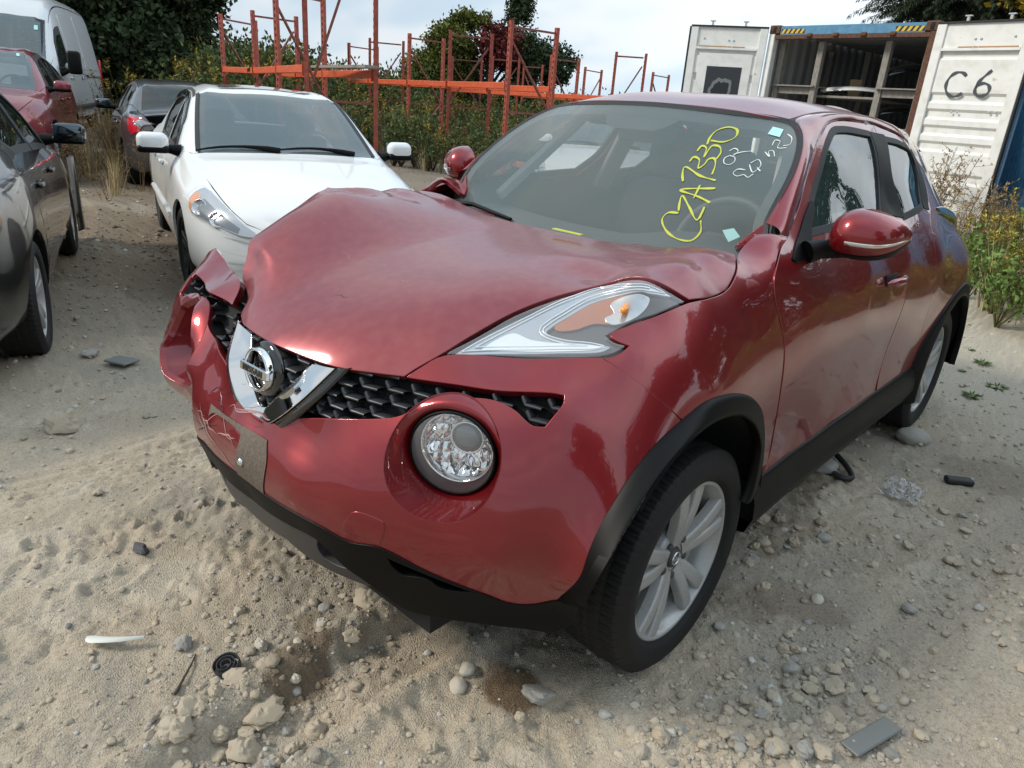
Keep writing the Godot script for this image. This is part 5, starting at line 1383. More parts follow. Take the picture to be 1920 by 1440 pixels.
func dark_sedan(called: String, label: String, at: Vector3, turn: float, pm: Material) -> Loft:
	var root := thing(called, label, "car", at, turn)
	var c := {
		"wb": 2.70, "arch": 0.36, "cowl": -0.18, "header": -1.05, "rear_header": -2.35, "deck": -3.0, "bumper_seam": 0.42, "seam_y": 0.62, "sill": 0.25, "beltline": 0.93, "door": [-0.38, -1.42, -2.3], "paint": pm, "track": 0.77,
		"top": [[0.88, 0.58, 0.34], [0.82, 0.70, 0.36], [0.7, 0.80, 0.32], [0.4, 0.90, 0.25], [0.0, 0.97, 0.20], [-0.18, 1.0, 0.20], [-0.5, 1.17, 0.18], [-0.8, 1.32, 0.15], [-1.05, 1.41, 0.12], [-1.4, 1.445, 0.05], [-1.8, 1.45, 0.0], [-2.35, 1.38, -0.08], [-2.7, 1.22, -0.12], [-3.0, 1.08, -0.14], [-3.3, 1.06, -0.16], [-3.55, 1.03, -0.2], [-3.66, 0.85, -0.22]],
		"edge": [[0.88, 0.45, 0.56], [0.82, 0.55, 0.67], [0.7, 0.63, 0.76], [0.4, 0.69, 0.86], [0.0, 0.72, 0.92], [-0.18, 0.725, 0.96], [-0.5, 0.69, 1.10], [-0.8, 0.64, 1.25], [-1.05, 0.60, 1.34], [-1.4, 0.57, 1.385], [-1.8, 0.56, 1.385], [-2.35, 0.57, 1.31], [-2.7, 0.62, 1.16], [-3.0, 0.66, 1.03], [-3.3, 0.66, 1.01], [-3.55, 0.62, 0.98], [-3.66, 0.52, 0.83]],
		"belt": [[0.88, 0.55, 0.53], [0.82, 0.68, 0.62], [0.7, 0.76, 0.70], [0.4, 0.81, 0.79], [0.0, 0.825, 0.86], [-0.18, 0.825, 0.89], [-0.5, 0.82, 0.915], [-1.1, 0.81, 0.945], [-1.8, 0.805, 0.975], [-2.35, 0.80, 0.995], [-2.7, 0.80, 1.0], [-3.0, 0.79, 0.985], [-3.3, 0.765, 0.965], [-3.55, 0.70, 0.93], [-3.66, 0.6, 0.8]],
		"wid": [[0.88, 0.6, 0.24], [0.82, 0.74, 0.21], [0.7, 0.83, 0.20], [0.4, 0.875, 0.20], [0.0, 0.89, 0.20], [-0.5, 0.887, 0.19], [-1.5, 0.885, 0.19], [-2.7, 0.895, 0.2], [-3.1, 0.87, 0.22], [-3.5, 0.78, 0.25], [-3.66, 0.64, 0.3]],
		"windows": [[[-0.55, 4.12], [-1.36, 4.12], [-1.36, 4.88], [-1.10, 4.86], [-0.82, 4.72]], [[-1.44, 4.12], [-2.18, 4.14], [-2.42, 4.45], [-2.3, 4.78], [-1.9, 4.88], [-1.44, 4.88]]],
		"h": 0.06,
	}
	var lf := loft_car(root, c)
	return lf
func parked_crossover(label: String, at: Vector3, turn: float):
	var root := thing("red_hatchback", label, "car", at, turn)
	var c := {
		"wb": 2.70, "arch": 0.40, "ay": 0.33, "cowl": -0.15, "header": -0.95, "rear_header": -2.95, "deck": -3.40, "bumper_seam": 0.42, "seam_y": 0.72, "sill": 0.32, "beltline": 1.06, "door": [-0.38, -1.42, -2.3], "paint": M.maroon, "track": 0.78, "wheel": 1.02,
		"top": [[0.90, 0.72, 0.34], [0.84, 0.86, 0.36], [0.7, 0.95, 0.32], [0.4, 1.03, 0.25], [0.0, 1.09, 0.20], [-0.15, 1.11, 0.20], [-0.45, 1.32, 0.18], [-0.7, 1.47, 0.15], [-0.95, 1.58, 0.12], [-1.4, 1.635, 0.05], [-2.0, 1.63, 0.0], [-2.95, 1.53, -0.08], [-3.2, 1.3, -0.10], [-3.40, 1.1, -0.12], [-3.55, 0.9, -0.2]],
		"edge": [[0.90, 0.45, 0.70], [0.84, 0.55, 0.82], [0.7, 0.63, 0.91], [0.4, 0.70, 0.99], [0.0, 0.74, 1.05], [-0.15, 0.745, 1.075], [-0.45, 0.70, 1.26], [-0.7, 0.655, 1.40], [-0.95, 0.615, 1.51], [-1.4, 0.59, 1.575], [-2.0, 0.585, 1.57], [-2.95, 0.58, 1.47], [-3.2, 0.64, 1.26], [-3.40, 0.66, 1.06], [-3.55, 0.6, 0.88]],
		"belt": [[0.90, 0.56, 0.66], [0.84, 0.69, 0.75], [0.7, 0.77, 0.83], [0.4, 0.825, 0.92], [0.0, 0.85, 0.98], [-0.15, 0.85, 1.01], [-0.45, 0.845, 1.04], [-1.1, 0.84, 1.07], [-2.0, 0.835, 1.10], [-2.7, 0.83, 1.14], [-3.2, 0.80, 1.12], [-3.4, 0.76, 1.03], [-3.55, 0.68, 0.86]],
		"wid": [[0.90, 0.62, 0.28], [0.84, 0.76, 0.25], [0.7, 0.85, 0.25], [0.4, 0.90, 0.25], [0.0, 0.918, 0.25], [-1.5, 0.915, 0.25], [-2.7, 0.92, 0.26], [-3.2, 0.88, 0.28], [-3.55, 0.72, 0.34]],
		"windows": [[[-0.52, 4.14], [-1.36, 4.12], [-1.36, 4.86], [-1.02, 4.84], [-0.76, 4.70]], [[-1.44, 4.12], [-2.25, 4.14], [-2.30, 4.80], [-1.9, 4.87], [-1.44, 4.87]], [[-2.36, 4.18], [-2.75, 4.35], [-2.85, 4.62], [-2.36, 4.78]]],
	}
	var lf := loft_car(root, c)
	var sk := part("screen_sticker", panel(lf.pt, PackedVector2Array([Vector2(-0.82, 5.5 * 0.15), Vector2(-0.82, 5.62 * 0.15), Vector2(-0.90, 5.62 * 0.15), Vector2(-0.90, 5.5 * 0.15)]), 0.03, 0.0, 0.0, [], 0.004, Vector3(0, 0.6, -1.2)), M.sticker, root)
func van(label: String, at: Vector3, turn: float):
	var root := thing("white_van", label, "van", at, turn)
	var c := {
		"wb": 3.75, "arch": 0.40, "ay": 0.35, "cowl": 0.28, "header": -0.55, "rear_header": -4.86, "deck": -4.94, "bumper_seam": 0.45, "seam_y": 0.8, "sill": 0.34, "beltline": 1.22, "door": [-0.15, -1.20, -2.45], "paint": M.van_white, "track": 0.86, "wheel": 1.05, "bumper_paint": M.black, "h": 0.08,
		"top": [[0.95, 0.85, 0.20], [0.90, 1.0, 0.20], [0.75, 1.12, 0.18], [0.5, 1.22, 0.16], [0.28, 1.30, 0.14], [0.0, 1.62, 0.12], [-0.3, 1.95, 0.10], [-0.55, 2.18, 0.09], [-0.9, 2.42, 0.06], [-1.4, 2.60, 0.03], [-2.2, 2.67, 0.0], [-4.5, 2.67, 0.0], [-4.86, 2.62, -0.02], [-4.94, 2.3, -0.02], [-5.0, 1.6, -0.03]],
		"edge": [[0.95, 0.6, 0.84], [0.90, 0.68, 0.97], [0.75, 0.75, 1.08], [0.5, 0.80, 1.18], [0.28, 0.83, 1.26], [0.0, 0.82, 1.55], [-0.3, 0.80, 1.86], [-0.55, 0.785, 2.08], [-0.9, 0.77, 2.28], [-1.4, 0.76, 2.42], [-2.2, 0.76, 2.48], [-4.5, 0.75, 2.48], [-4.86, 0.74, 2.42], [-4.94, 0.76, 2.2], [-5.0, 0.8, 1.5]],
		"belt": [[0.95, 0.72, 0.78], [0.90, 0.80, 0.88], [0.75, 0.87, 0.98], [0.5, 0.93, 1.08], [0.28, 0.965, 1.14], [0.0, 0.97, 1.20], [-0.55, 0.975, 1.24], [-1.4, 0.98, 1.28], [-2.2, 0.98, 1.30], [-4.5, 0.97, 1.30], [-4.86, 0.95, 1.30], [-5.0, 0.92, 1.28]],
		"wid": [[0.95, 0.80, 0.30], [0.90, 0.88, 0.28], [0.75, 0.94, 0.28], [0.5, 0.985, 0.28], [0.0, 1.0, 0.28], [-4.5, 1.0, 0.3], [-4.86, 0.98, 0.32], [-5.0, 0.95, 0.36]],
		"windows": [[[0.02, 4.10], [-1.08, 4.08], [-1.08, 4.62], [-0.62, 4.70], [-0.35, 4.62]]],
	}
	var lf := loft_car(root, c); var T := 0.15
	for s in [0, 1]:
		# pressed panels in the side, as on a blind panel van
		for e in [[-1.35, -2.75], [-2.9, -4.6]]:
			var l := PackedVector2Array([Vector2(e[0], 4.12 * T), Vector2(e[0], 4.72 * T), Vector2(e[1], 4.72 * T), Vector2(e[1], 4.12 * T)])
			if s == 1: l = mir_t(l)
			part("side_pressing", panel(lf.pt, inset(l, -0.02, 0.08), 0.09, 0.0, 0.012, [], 0.012, Vector3(0, 1.2, -2.4)), M.van_white, root)
		var sx := 1.0 if s == 0 else -1.0
		var p := lf.pt(lf.inv(-0.1, 1.18)); p.x *= sx
		var mm := MB.new(); mm.rbox(p + Vector3(0.26 * sx, 0.22, 0.05), Vector3(0.24, 0.42, 0.14), 0.06, Basis.IDENTITY, 20, 12); mm.tube([p, p + Vector3(0.2 * sx, 0.1, 0.04)], [0.05, 0.04], 8); part("large_mirror", mm, M.black, root)
		var cl := MB.new(); var pts := []
		for k in 16:
			var q := lf.pt(lf.inv(lerpf(-0.6, -3.2, k / 15.0), 0.55)); q.x = (q.x + 0.01) * sx; pts.append(q)
		cl.tube(pts, 0.05, 8); part("side_moulding", cl, M.skid, root)
		var dh := MB.new(); dh.rbox(Vector3((lf.pt(lf.inv(-2.2, 1.12)).x + 0.004) * sx, 1.12, -2.2), Vector3(0.02, 0.05, 0.3), 0.009); part("sliding_door_handle", dh, M.black, root)
		var tl := MB.new(); tl.rbox(Vector3(0.96 * sx, 1.2, -4.93), Vector3(0.06, 0.7, 0.12), 0.025); part("tail_lamp", tl, M.tail, root)
	var st := part("screen_sticker", panel(lf.pt, PackedVector2Array([Vector2(-0.30, 5.45 * T), Vector2(-0.30, 5.6 * T), Vector2(-0.38, 5.6 * T), Vector2(-0.38, 5.45 * T)]), 0.04, 0.0, 0.0, [], 0.005, Vector3(0, 1.2, -2.4)), M.sticker, root)
func tail_lamps(root: Node3D, lf: Loft, zy: Array, inner: Array):
	for s in [0, 1]:
		lamp_panel(root, lf, "tail_lamp", zy, s, M.tail_bright, 0.008, 0.03, 4.98)
		lamp_panel(root, lf, "reversing_lamp", inner, s, M.lampwhite, 0.012, 0.02, 4.98)
func yard_cars():
	M.white = mat(Color(0.72, 0.73, 0.72), 0.4, 0.0, 0.8); M.white.clearcoat_roughness = 0.06
	M.dark_steel = mat(grey(0.02), 0.5, 0.3)
	M.screen_car = glass(Color(0.15, 0.19, 0.20), 0.6)
	M.tint_grey = mat(Color(0.16, 0.17, 0.17), 0.15, 0.0, 1.0)
	M.lampwhite_sedan = mat(Color(0.5, 0.52, 0.54), 0.18, 0.6, 0.5); M.lamp_dark = mat(Color(0.16, 0.17, 0.19), 0.2, 0.6)
	M.amber_bright = mat(Color(0.75, 0.22, 0.01), 0.3, 0.0, 0.6)
	M.mirror_dull = mat(Color(0.10, 0.125, 0.14), 0.05, 1.0)
	M.graphite = mat(Color(0.012, 0.013, 0.013), 0.3, 0.5, 1.0)
	M.grey_brown = mat(Color(0.085, 0.080, 0.082), 0.3, 0.5, 1.0)
	M.maroon = mat(Color(0.20, 0.018, 0.026), 0.35, 0.25, 1.0); M.van_white = mat(Color(0.56, 0.57, 0.57), 0.35, 0.0, 0.8); M.tail_bright = mat(Color(0.55, 0.008, 0.02), 0.12, 0.0, 1.0)
	var ws := white_sedan("white sedan with dark windscreen and amber edged headlight behind the crushed corner", Vector3(-3.39, 0, -1.51), 1.235)
	white_sedan("white sedan farther back, seen through the crossover's windscreen", Vector3(-4.71, 0, -7.16), 0.44)
	var bs := dark_sedan("black_sedan", "black sedan cut by the left edge with its mirror turned to the camera", Vector3(-5.70, 0, 0.30), -1.94, M.graphite)
	var br := get_node("black_sedan")
	# its front bumper hangs loose from the wing
	var hb := MB.new(); var rows := []
	for k in 10:
		var t := k / 9.0; var row := PackedVector3Array()
		for e in 7: row.append(Vector3(-0.86 - 0.05 * sin(PI * e / 6.0) - 0.02 * t, 0.76 - 0.62 * t, 0.40 + 0.26 * e / 6.0 - 0.14 * t + 0.05 * t * t * e / 6.0))
		rows.append(row)
	hb.grid(rows); part("hanging_bumper", hb, M.graphite, br)
	tail_lamps(br, bs, [[-3.30, 0.93], [-3.20, 0.84], [-3.30, 0.76], [-3.55, 0.78], [-3.58, 0.88]], [[-3.44, 0.86], [-3.42, 0.82], [-3.54, 0.82], [-3.55, 0.86]])
	var gsl := dark_sedan("grey_sedan", "dark grey sedan with red tail lamp standing behind the white sedan", Vector3(-11.9, 0, -4.2), -1.872, M.grey_brown)
	tail_lamps(get_node("grey_sedan"), gsl, [[-3.16, 0.965], [-3.12, 0.90], [-3.22, 0.80], [-3.34, 0.74], [-3.48, 0.78], [-3.57, 0.84], [-3.58, 0.93], [-3.40, 0.955]], [[-3.40, 0.895], [-3.38, 0.86], [-3.50, 0.835], [-3.56, 0.86], [-3.55, 0.895]])
	parked_crossover("dark red crossover facing the camera beyond the black sedan", Vector3(-10.6, 0.10, -1.12), 1.155)
	van("tall white panel van at the upper left behind the red crossover", Vector3(-15.5, 0.22, -2.75), 1.083)
# ---- racking, container, plants
func rack(label: String, front: Array, back: Array, heights: Array, beam_y: Array, low := true, posts_only := []):
	# front and back posts of each upright frame; beams run between neighbouring frames
	var root := thing("pallet_rack", label, "rack", Vector3(front[0].x, 0, front[0].y), 0.0, "red pallet racks behind the wrecks")
	var o := Vector3(front[0].x, 0, front[0].y)
	for k in front.size():
		var f := Vector3(front[k].x, 0, front[k].y) - o; var b := Vector3(back[k].x, 0, back[k].y) - o; var H: float = heights[k]
		var dir := (b - f).normalized(); var D := f.distance_to(b)
		for p in [f, b]:
			var mb := MB.new(); var bas := Basis(Vector3.UP.cross(dir), Vector3.UP, dir)
			# a folded channel with a row of slots
			mb.box(p + Vector3(0, H / 2, 0), Vector3(0.008, H, 0.075), bas.rotated(Vector3.UP, PI / 2))
			mb.box(p + Vector3(0, H / 2, 0) + bas * Vector3(0.034, 0, 0.03), Vector3(0.008, H, 0.066), bas); mb.box(p + Vector3(0, H / 2, 0) - bas * Vector3(0.034, 0, -0.03), Vector3(0.008, H, 0.066), bas)
			mb.box(p + Vector3(0, 0.006, 0), Vector3(0.14, 0.012, 0.12), bas)
			part("post", mb, M.rack, root)
			var st := MB.new(); var ff := -1.0 if p == f else 1.0
			for s in int(H / 0.10): st.box(p + Vector3(0, 0.08 + s * 0.10, 0) - dir * 0.0065, Vector3(0.018, 0.045, 0.004), bas)
			var sm := part("slots", st, M.dark, root); sm.set_meta("kind", "stuff")
		var ys := [0.25, 1.32, H - 0.10]
		for y in ys:
			var mb := MB.new(); mb.beam(f + Vector3(0, y, 0) + dir * 0.03, b + Vector3(0, y, 0) - dir * 0.03, 0.035, 0.035); part("rung", mb, M.rack_dark, root)
		var flip := k % 2 == 0
		for e in [[0.3, 1.28], [1.38, H - 0.3]]:
			var mb := MB.new(); var lo: float = e[0] if flip else e[1]; var hi: float = e[1] if flip else e[0]
			mb.beam(f + Vector3(0, lo, 0) + dir * 0.04, b + Vector3(0, hi, 0) - dir * 0.04, 0.035, 0.035); part("brace", mb, M.rack_dark, root); flip = not flip
	for k in front.size() - 1:
		for y in beam_y:
			for e in [front, back]:
				var a := Vector3(e[k].x, y, e[k].y) - o; var b := Vector3(e[k + 1].x, y, e[k + 1].y) - o; var d := (b - a).normalized()
				var mb := MB.new(); mb.beam(a + d * 0.05, b - d * 0.05, 0.05, 0.115, 0.008); mb.box(a + d * 0.048, Vector3(0.06, 0.2, 0.012), Basis.looking_at(d)); mb.box(b - d * 0.048, Vector3(0.06, 0.2, 0.012), Basis.looking_at(d))
				part("beam", mb, M.rack_orange, root)
func racks():
	M.rack = mat(Color.WHITE, 0.6); tri_tex(M.rack, noise_tex(0.02, 41, [[0.0, lin(0.20, 0.040, 0.026)], [0.5, lin(0.32, 0.062, 0.036)], [1.0, lin(0.42, 0.11, 0.07)]], 5), 0.9)
	M.rack_dark = mat(Color.WHITE, 0.65); tri_tex(M.rack_dark, noise_tex(0.03, 42, [[0.0, lin(0.10, 0.032, 0.025)], [0.5, lin(0.20, 0.055, 0.04)], [1.0, lin(0.34, 0.15, 0.11)]], 5), 0.9)
	M.rack_orange = mat(Color.WHITE, 0.5); tri_tex(M.rack_orange, noise_tex(0.02, 43, [[0.0, lin(0.46, 0.075, 0.025)], [0.6, lin(0.58, 0.10, 0.035)], [1.0, lin(0.62, 0.20, 0.11)]], 5), 0.7)
	var V := func(x, z): return Vector2(x, z)
	rack("red pallet rack with its nearest frame rising out of the picture above the white sedan", [V.call(-15.2, -7.0), V.call(-13.45, -6.78), V.call(-10.6, -5.62), V.call(-8.55, -4.85)], [V.call(-15.65, -8.08), V.call(-13.35, -7.72), V.call(-10.85, -6.72), V.call(-7.9, -5.62)], [2.87, 2.87, 3.05, 4.2], [1.74])
	rack("long red pallet rack standing behind the red crossover's roof", [V.call(-18.7, -12.9), V.call(-16.0, -11.64), V.call(-13.2, -10.7), V.call(-11.2, -10.17), V.call(-8.28, -8.95)], [V.call(-18.85, -14.1), V.call(-15.5, -12.4), V.call(-13.14, -11.75), V.call(-10.65, -10.9), V.call(-8.1, -10.04)], [2.87, 2.87, 2.87, 2.87, 2.87], [0.28, 1.78])
	rack("farther red pallet rack seen through the frames, before the vine covered tree", [V.call(-18.5, -17.07), V.call(-16.2, -16.7), V.call(-13.1, -15.95), V.call(-9.97, -14.7)], [V.call(-17.9, -17.9), V.call(-15.5, -17.2), V.call(-12.95, -17.05), V.call(-9.35, -15.1)], [2.87, 2.87, 2.87, 2.87], [1.78])
	rack("farthest red pallet rack with two frames showing over the crossover's roof", [V.call(-17.6, -19.8), V.call(-15.3, -20.5), V.call(-13.5, -22.1)], [V.call(-16.96, -20.1), V.call(-15.6, -21.9), V.call(-13.7, -23.5)], [2.87, 2.87, 2.87], [1.78])
	# a grey board lying on the beams of the near rack
	var bd := MB.new(); bd.box(Vector3(-8.9, 1.83, -5.75), Vector3(2.6, 0.04, 0.2), Basis(Vector3.UP, -0.28)); solo("board", bd, M.wood, "grey weathered board laid across the near rack's beams", "board")
func corrugated(w: float, hgt: float, pitch: float, depth: float) -> Array:
	return []
func container():
	M.cwhite = mat(Color.WHITE, 0.5); tri_tex(M.cwhite, noise_tex(0.015, 51, [[0.0, lin(0.62, 0.61, 0.56)], [0.45, lin(0.74, 0.74, 0.71)], [0.85, lin(0.78, 0.78, 0.76)], [0.97, lin(0.55, 0.42, 0.27)]], 5), 0.6)
	M.rust = mat(Color.WHITE, 0.85); tri_tex(M.rust, noise_tex(0.03, 52, [[0.0, lin(0.05, 0.022, 0.014)], [0.5, lin(0.11, 0.05, 0.03)], [1.0, lin(0.2, 0.11, 0.07)]], 5), 2.0)
	M.cblue = mat(Color.WHITE, 0.5); tri_tex(M.cblue, noise_tex(0.02, 53, [[0.0, lin(0.06, 0.18, 0.30)], [0.7, lin(0.09, 0.25, 0.40)], [1.0, lin(0.16, 0.30, 0.40)]], 5), 0.8)
	M.cgrey = mat(Color(0.45, 0.46, 0.46), 0.7)
	M.wood = mat(Color.WHITE, 0.85); tri_tex(M.wood, noise_tex(0.02, 54, [[0.0, lin(0.13, 0.115, 0.10)], [0.5, lin(0.24, 0.22, 0.195)], [1.0, lin(0.36, 0.335, 0.30)]], 5), 1.6); M.wood.uv1_scale = Vector3(6, 0.8, 6)
	var R := Vector3(-1.40, 0.27, -9.70); var Lc := Vector3(-3.83, 0.27, -10.0); var X := (R - Lc).normalized(); var W := Lc.distance_to(R); var Hc := 2.59; var Dp := 6.06
	var root := thing("shipping_container", "open blue shipping container with white doors and timber shelves inside", "container", Lc, atan2(-X.z, X.x))
	# own axes: x to the right along the front, y up, z towards the viewer; the front stands at z = 0
	var fr := MB.new()
	fr.box(Vector3(0.05, Hc / 2, -0.06), Vector3(0.10, Hc - 0.24, 0.12), Basis.IDENTITY, 0.01); part("corner_post", fr, M.cwhite, root)
	var fr2 := MB.new(); fr2.box(Vector3(W - 0.05, Hc / 2, -0.06), Vector3(0.10, Hc - 0.24, 0.12), Basis.IDENTITY, 0.01); part("corner_post", fr2, M.rust, root)
	for x in [0.085, W - 0.085]:
		for y in [0.06, Hc - 0.06]:
			var c := MB.new(); c.box(Vector3(x, y, -0.08), Vector3(0.175, 0.122, 0.17), Basis.IDENTITY, 0.012); part("corner_casting", c, M.rust, root)
			var hl := MB.new(); hl.rbox(Vector3(x, y, 0.004), Vector3(0.055, 0.085, 0.012), 0.005, Basis.IDENTITY, 16, 6); part("casting_hole", hl, M.dark, root)
	var hd := MB.new(); hd.box(Vector3(W / 2, Hc - 0.075, -0.05), Vector3(W - 0.35, 0.125, 0.07)); part("header", hd, M.cblue, root)
	var hr := MB.new(); hr.box(Vector3(W / 2, Hc - 0.16, -0.045), Vector3(W - 0.2, 0.055, 0.085)); part("header_lip", hr, M.rust, root)
	for k in 4:
		var b := MB.new(); b.rbox(Vector3(W * (0.27 + 0.165 * k), Hc - 0.145, 0.0), Vector3(0.09, 0.06, 0.05), 0.022, Basis.IDENTITY, 12, 8); part("lock_keeper", b, M.rust, root)
	for e in [[0.19, 0], [W - 0.56, 0]]:
		for k in 5:
			var s := MB.new(); var x: float = e[0] + k * 0.075
			s.flat(PackedVector3Array([Vector3(x, Hc - 0.115, -0.012), Vector3(x + 0.04, Hc - 0.115, -0.012), Vector3(x + 0.075, Hc - 0.055, -0.012), Vector3(x + 0.035, Hc - 0.055, -0.012)]), Vector3.BACK); part("hazard_stripe", s, M.hazard, root)
		var bk := MB.new(); bk.flat(PackedVector3Array([Vector3(e[0], Hc - 0.118, -0.0135), Vector3(e[0] + 0.38, Hc - 0.118, -0.0135), Vector3(e[0] + 0.38, Hc - 0.052, -0.0135), Vector3(e[0], Hc - 0.052, -0.0135)]), Vector3.BACK); part("hazard_ground", bk, M.gloss, root)
	# corrugated shell
	var wall := func(a: Vector3, b: Vector3, up: Vector3, out: Vector3) -> MB:
		var mb := MB.new(); var n := int(a.distance_to(b) / 0.07) ; var rows := [PackedVector3Array(), PackedVector3Array()]
		for k in n + 1:
			var t := float(k) / n; var off := out * (0.018 if (k / 2) % 2 == 0 else -0.018)
			rows[0].append(a.lerp(b, t) + off); rows[1].append(a.lerp(b, t) + up + off)
		for k in n: mb.flat(PackedVector3Array([rows[0][k], rows[0][k + 1], rows[1][k + 1], rows[1][k]]), out)
		return mb
	part("side_wall", wall.call(Vector3(0.02, 0.12, -0.12), Vector3(0.02, 0.12, -Dp), Vector3(0, Hc - 0.15, 0), Vector3.LEFT), M.cgrey, root)
	part("side_wall", wall.call(Vector3(W - 0.02, 0.12, -0.12), Vector3(W - 0.02, 0.12, -Dp), Vector3(0, Hc - 0.15, 0), Vector3.RIGHT), M.cblue, root)
	part("end_wall", wall.call(Vector3(0.02, 0.12, -Dp), Vector3(W - 0.02, 0.12, -Dp), Vector3(0, Hc - 0.15, 0), Vector3.FORWARD), M.cgrey, root)
	part("roof", wall.call(Vector3(0.02, Hc - 0.06, -0.12), Vector3(0.02, Hc - 0.06, -Dp), Vector3(W - 0.04, 0, 0), Vector3.UP), M.cgrey, root)
	var fl := MB.new(); fl.box(Vector3(W / 2, 0.08, -Dp / 2), Vector3(W - 0.02, 0.14, Dp)); part("container_floor", fl, M.wood, root)
	# doors: left one swung half way, right one swung right round
	for dd in [[Vector3(0, 0, 0.03), Vector3(-0.88, 0, 0.47), -1.0], [Vector3(W, 0, 0.03), Vector3(0.975, 0, 0.10), 1.0]]:
		var dn := Node3D.new(); dn.name = "door"; root.add_child(dn, true); var ax: Vector3 = dd[1].normalized(); dn.position = dd[0]; var zz := Vector3(-ax.z, 0, ax.x)
		if zz.z < 0: zz = -zz
		var bs := Basis(ax, Vector3.UP, ax.cross(Vector3.UP)) ; dn.basis = bs
		var dw := 1.17; var fz := 1.0 if bs.z.z > 0 else -1.0; var o := MB.new(); var y0 := 0.06; var y1 := Hc - 0.05
		for x in [0.06, dw - 0.06]: o.box(Vector3(x, (y0 + y1) / 2, 0), Vector3(0.12, y1 - y0, 0.05), Basis.IDENTITY, 0.008)
		part("door_frame", o, M.cwhite, dn)
		# the sheet: pressed troughs across it
		var prof := []
		var y := y0; prof.append([y, 0.0])
		for t in ([0.30, 0.62, 1.0, 1.2, 1.4, 1.6, 2.12] if dd[2] > 0 else [0.4, 0.85, 1.3, 1.75, 2.12]):
			prof.append([t, 0.0]); prof.append([t + 0.035, -0.03]); prof.append([t + 0.10, -0.03]); prof.append([t + 0.135, 0.0])
		prof.append([y1, 0.0]); var sh := MB.new()
		for k in prof.size() - 1:
			sh.flat(PackedVector3Array([Vector3(0.12, prof[k][0], fz * prof[k][1]), Vector3(dw - 0.12, prof[k][0], fz * prof[k][1]), Vector3(dw - 0.12, prof[k + 1][0], fz * prof[k + 1][1]), Vector3(0.12, prof[k + 1][0], fz * prof[k + 1][1])]), Vector3(0, 0, fz))
		part("door_sheet", sh, M.cwhite, dn)
		var bar := MB.new(); bar.box(Vector3(dw / 2, y1 - 0.30, fz * 0.012), Vector3(dw - 0.24, 0.03, 0.03)); part("door_rail", bar, M.cwhite, dn)
		var rs := MB.new(); rs.box(Vector3(dw / 2 + 0.08, y1 - 0.272, fz * 0.006), Vector3(dw * 0.6, 0.012, 0.012)); part("rust_streak", rs, M.rust_light, dn)
		var gk := MB.new(); gk.box(Vector3(dw + 0.012, (y0 + y1) / 2, 0), Vector3(0.022, y1 - y0, 0.06)); gk.box(Vector3(dw / 2, y1 + 0.012, 0), Vector3(dw, 0.022, 0.06)); part("door_gasket", gk, M.rubber, dn)
		for e in [[0.5, 2.36], [0.57, 2.36], [0.5, 2.27], [0.57, 2.27], [0.95, 2.38], [0.5, 0.93], [0.57, 0.93], [0.9, 0.95], [0.97, 0.95], [0.45, 1.5], [0.52, 1.5], [0.9, 1.52], [0.97, 1.52], [0.6, 0.55], [0.68, 0.6], [0.9, 0.6]]:
			var bt := MB.new(); bt.rbox(Vector3(e[0], e[1], fz * 0.006), Vector3(0.026, 0.026, 0.016), 0.0078, Basis.IDENTITY, 10, 6); part("bolt", bt, M.cgrey, dn)
		if dd[2] > 0:
			# C 6 sprayed on the sheet
			var cs := []; var six := []
			for k in 15:
				var a := lerpf(0.75, TAU - 0.75, k / 14.0); cs.append(Vector2(0.42 + cos(a) * 0.13, 1.83 + sin(a) * 0.145))
			for k in 8: six.append(Vector2(0.80 - 0.14 * sin(k / 7.0 * 1.5), 2.00 - 0.20 * (k / 7.0)))
			for k in 16:
				var a := lerpf(PI, PI + TAU * 0.97, k / 15.0); six.append(Vector2(0.745 + cos(a) * 0.085, 1.775 + sin(a) * 0.075))
			for st in [[cs, "letter_c"], [six, "figure_six"]]:
				var l := smooth_pts(st[0], [], 0.01, false); var rows := [PackedVector3Array(), PackedVector3Array()]
				for k in l.size():
					var t := (l[mini(k + 1, l.size() - 1)] - l[maxi(k - 1, 0)]).normalized(); var nn := Vector2(-t.y, t.x) * (0.017 + 0.005 * sin(k * 0.4))
					for e in 2:
						var q := l[k] + nn * (1.0 if e else -1.0); rows[e].append(Vector3(q.x, q.y, fz * 0.004))
				var mb := MB.new(); mb.grid(rows); part(st[1], mb, M.spray_mark, dn)
		else:
			var p0 := MB.new(); p0.box(Vector3(0.58, 1.62, fz * 0.01), Vector3(0.82, 1.1, 0.02)); part("patch_plate", p0, M.cwhite, dn)
			var pn := MB.new(); pn.flat(PackedVector3Array([Vector3(0.30, 1.18, fz * 0.023), Vector3(0.84, 1.18, fz * 0.023), Vector3(0.84, 1.98, fz * 0.023), Vector3(0.30, 1.98, fz * 0.023)]), Vector3(0, 0, fz)); part("dark_panel", pn, M.spray, dn)
			var halo := FastNoiseLite.new(); halo.seed = 3; halo.frequency = 0.9
			for e in [[0.20, M.spray_grey, 0.0245, 0.25], [0.15, M.gloss_dull, 0.026, 0.32]]:
				var rr := PackedVector3Array()
				for k in 60:
					var a := TAU * k / 60; var r: float = e[0] * (1.0 + e[3] * (0.35 * sin(3.0 * a + 0.6) + 0.22 * sin(5.0 * a + 2.0) + 0.15 * sin(11.0 * a))); rr.append(Vector3(0.58 + cos(a) * r * 0.85, 1.60 + sin(a) * r * 1.15, fz * e[2]))
				var mb := MB.new(); mb.v.append(Vector3(0.58, 1.6, fz * e[2])); mb.n.append(Vector3(0, 0, fz))
				for p in rr: mb.vert(p, Vector3(0, 0, fz))
				for k in 60: mb.tri(0, 1 + k, 1 + (k + 1) % 60)
				part("sprayed_blot", mb, e[1], dn)
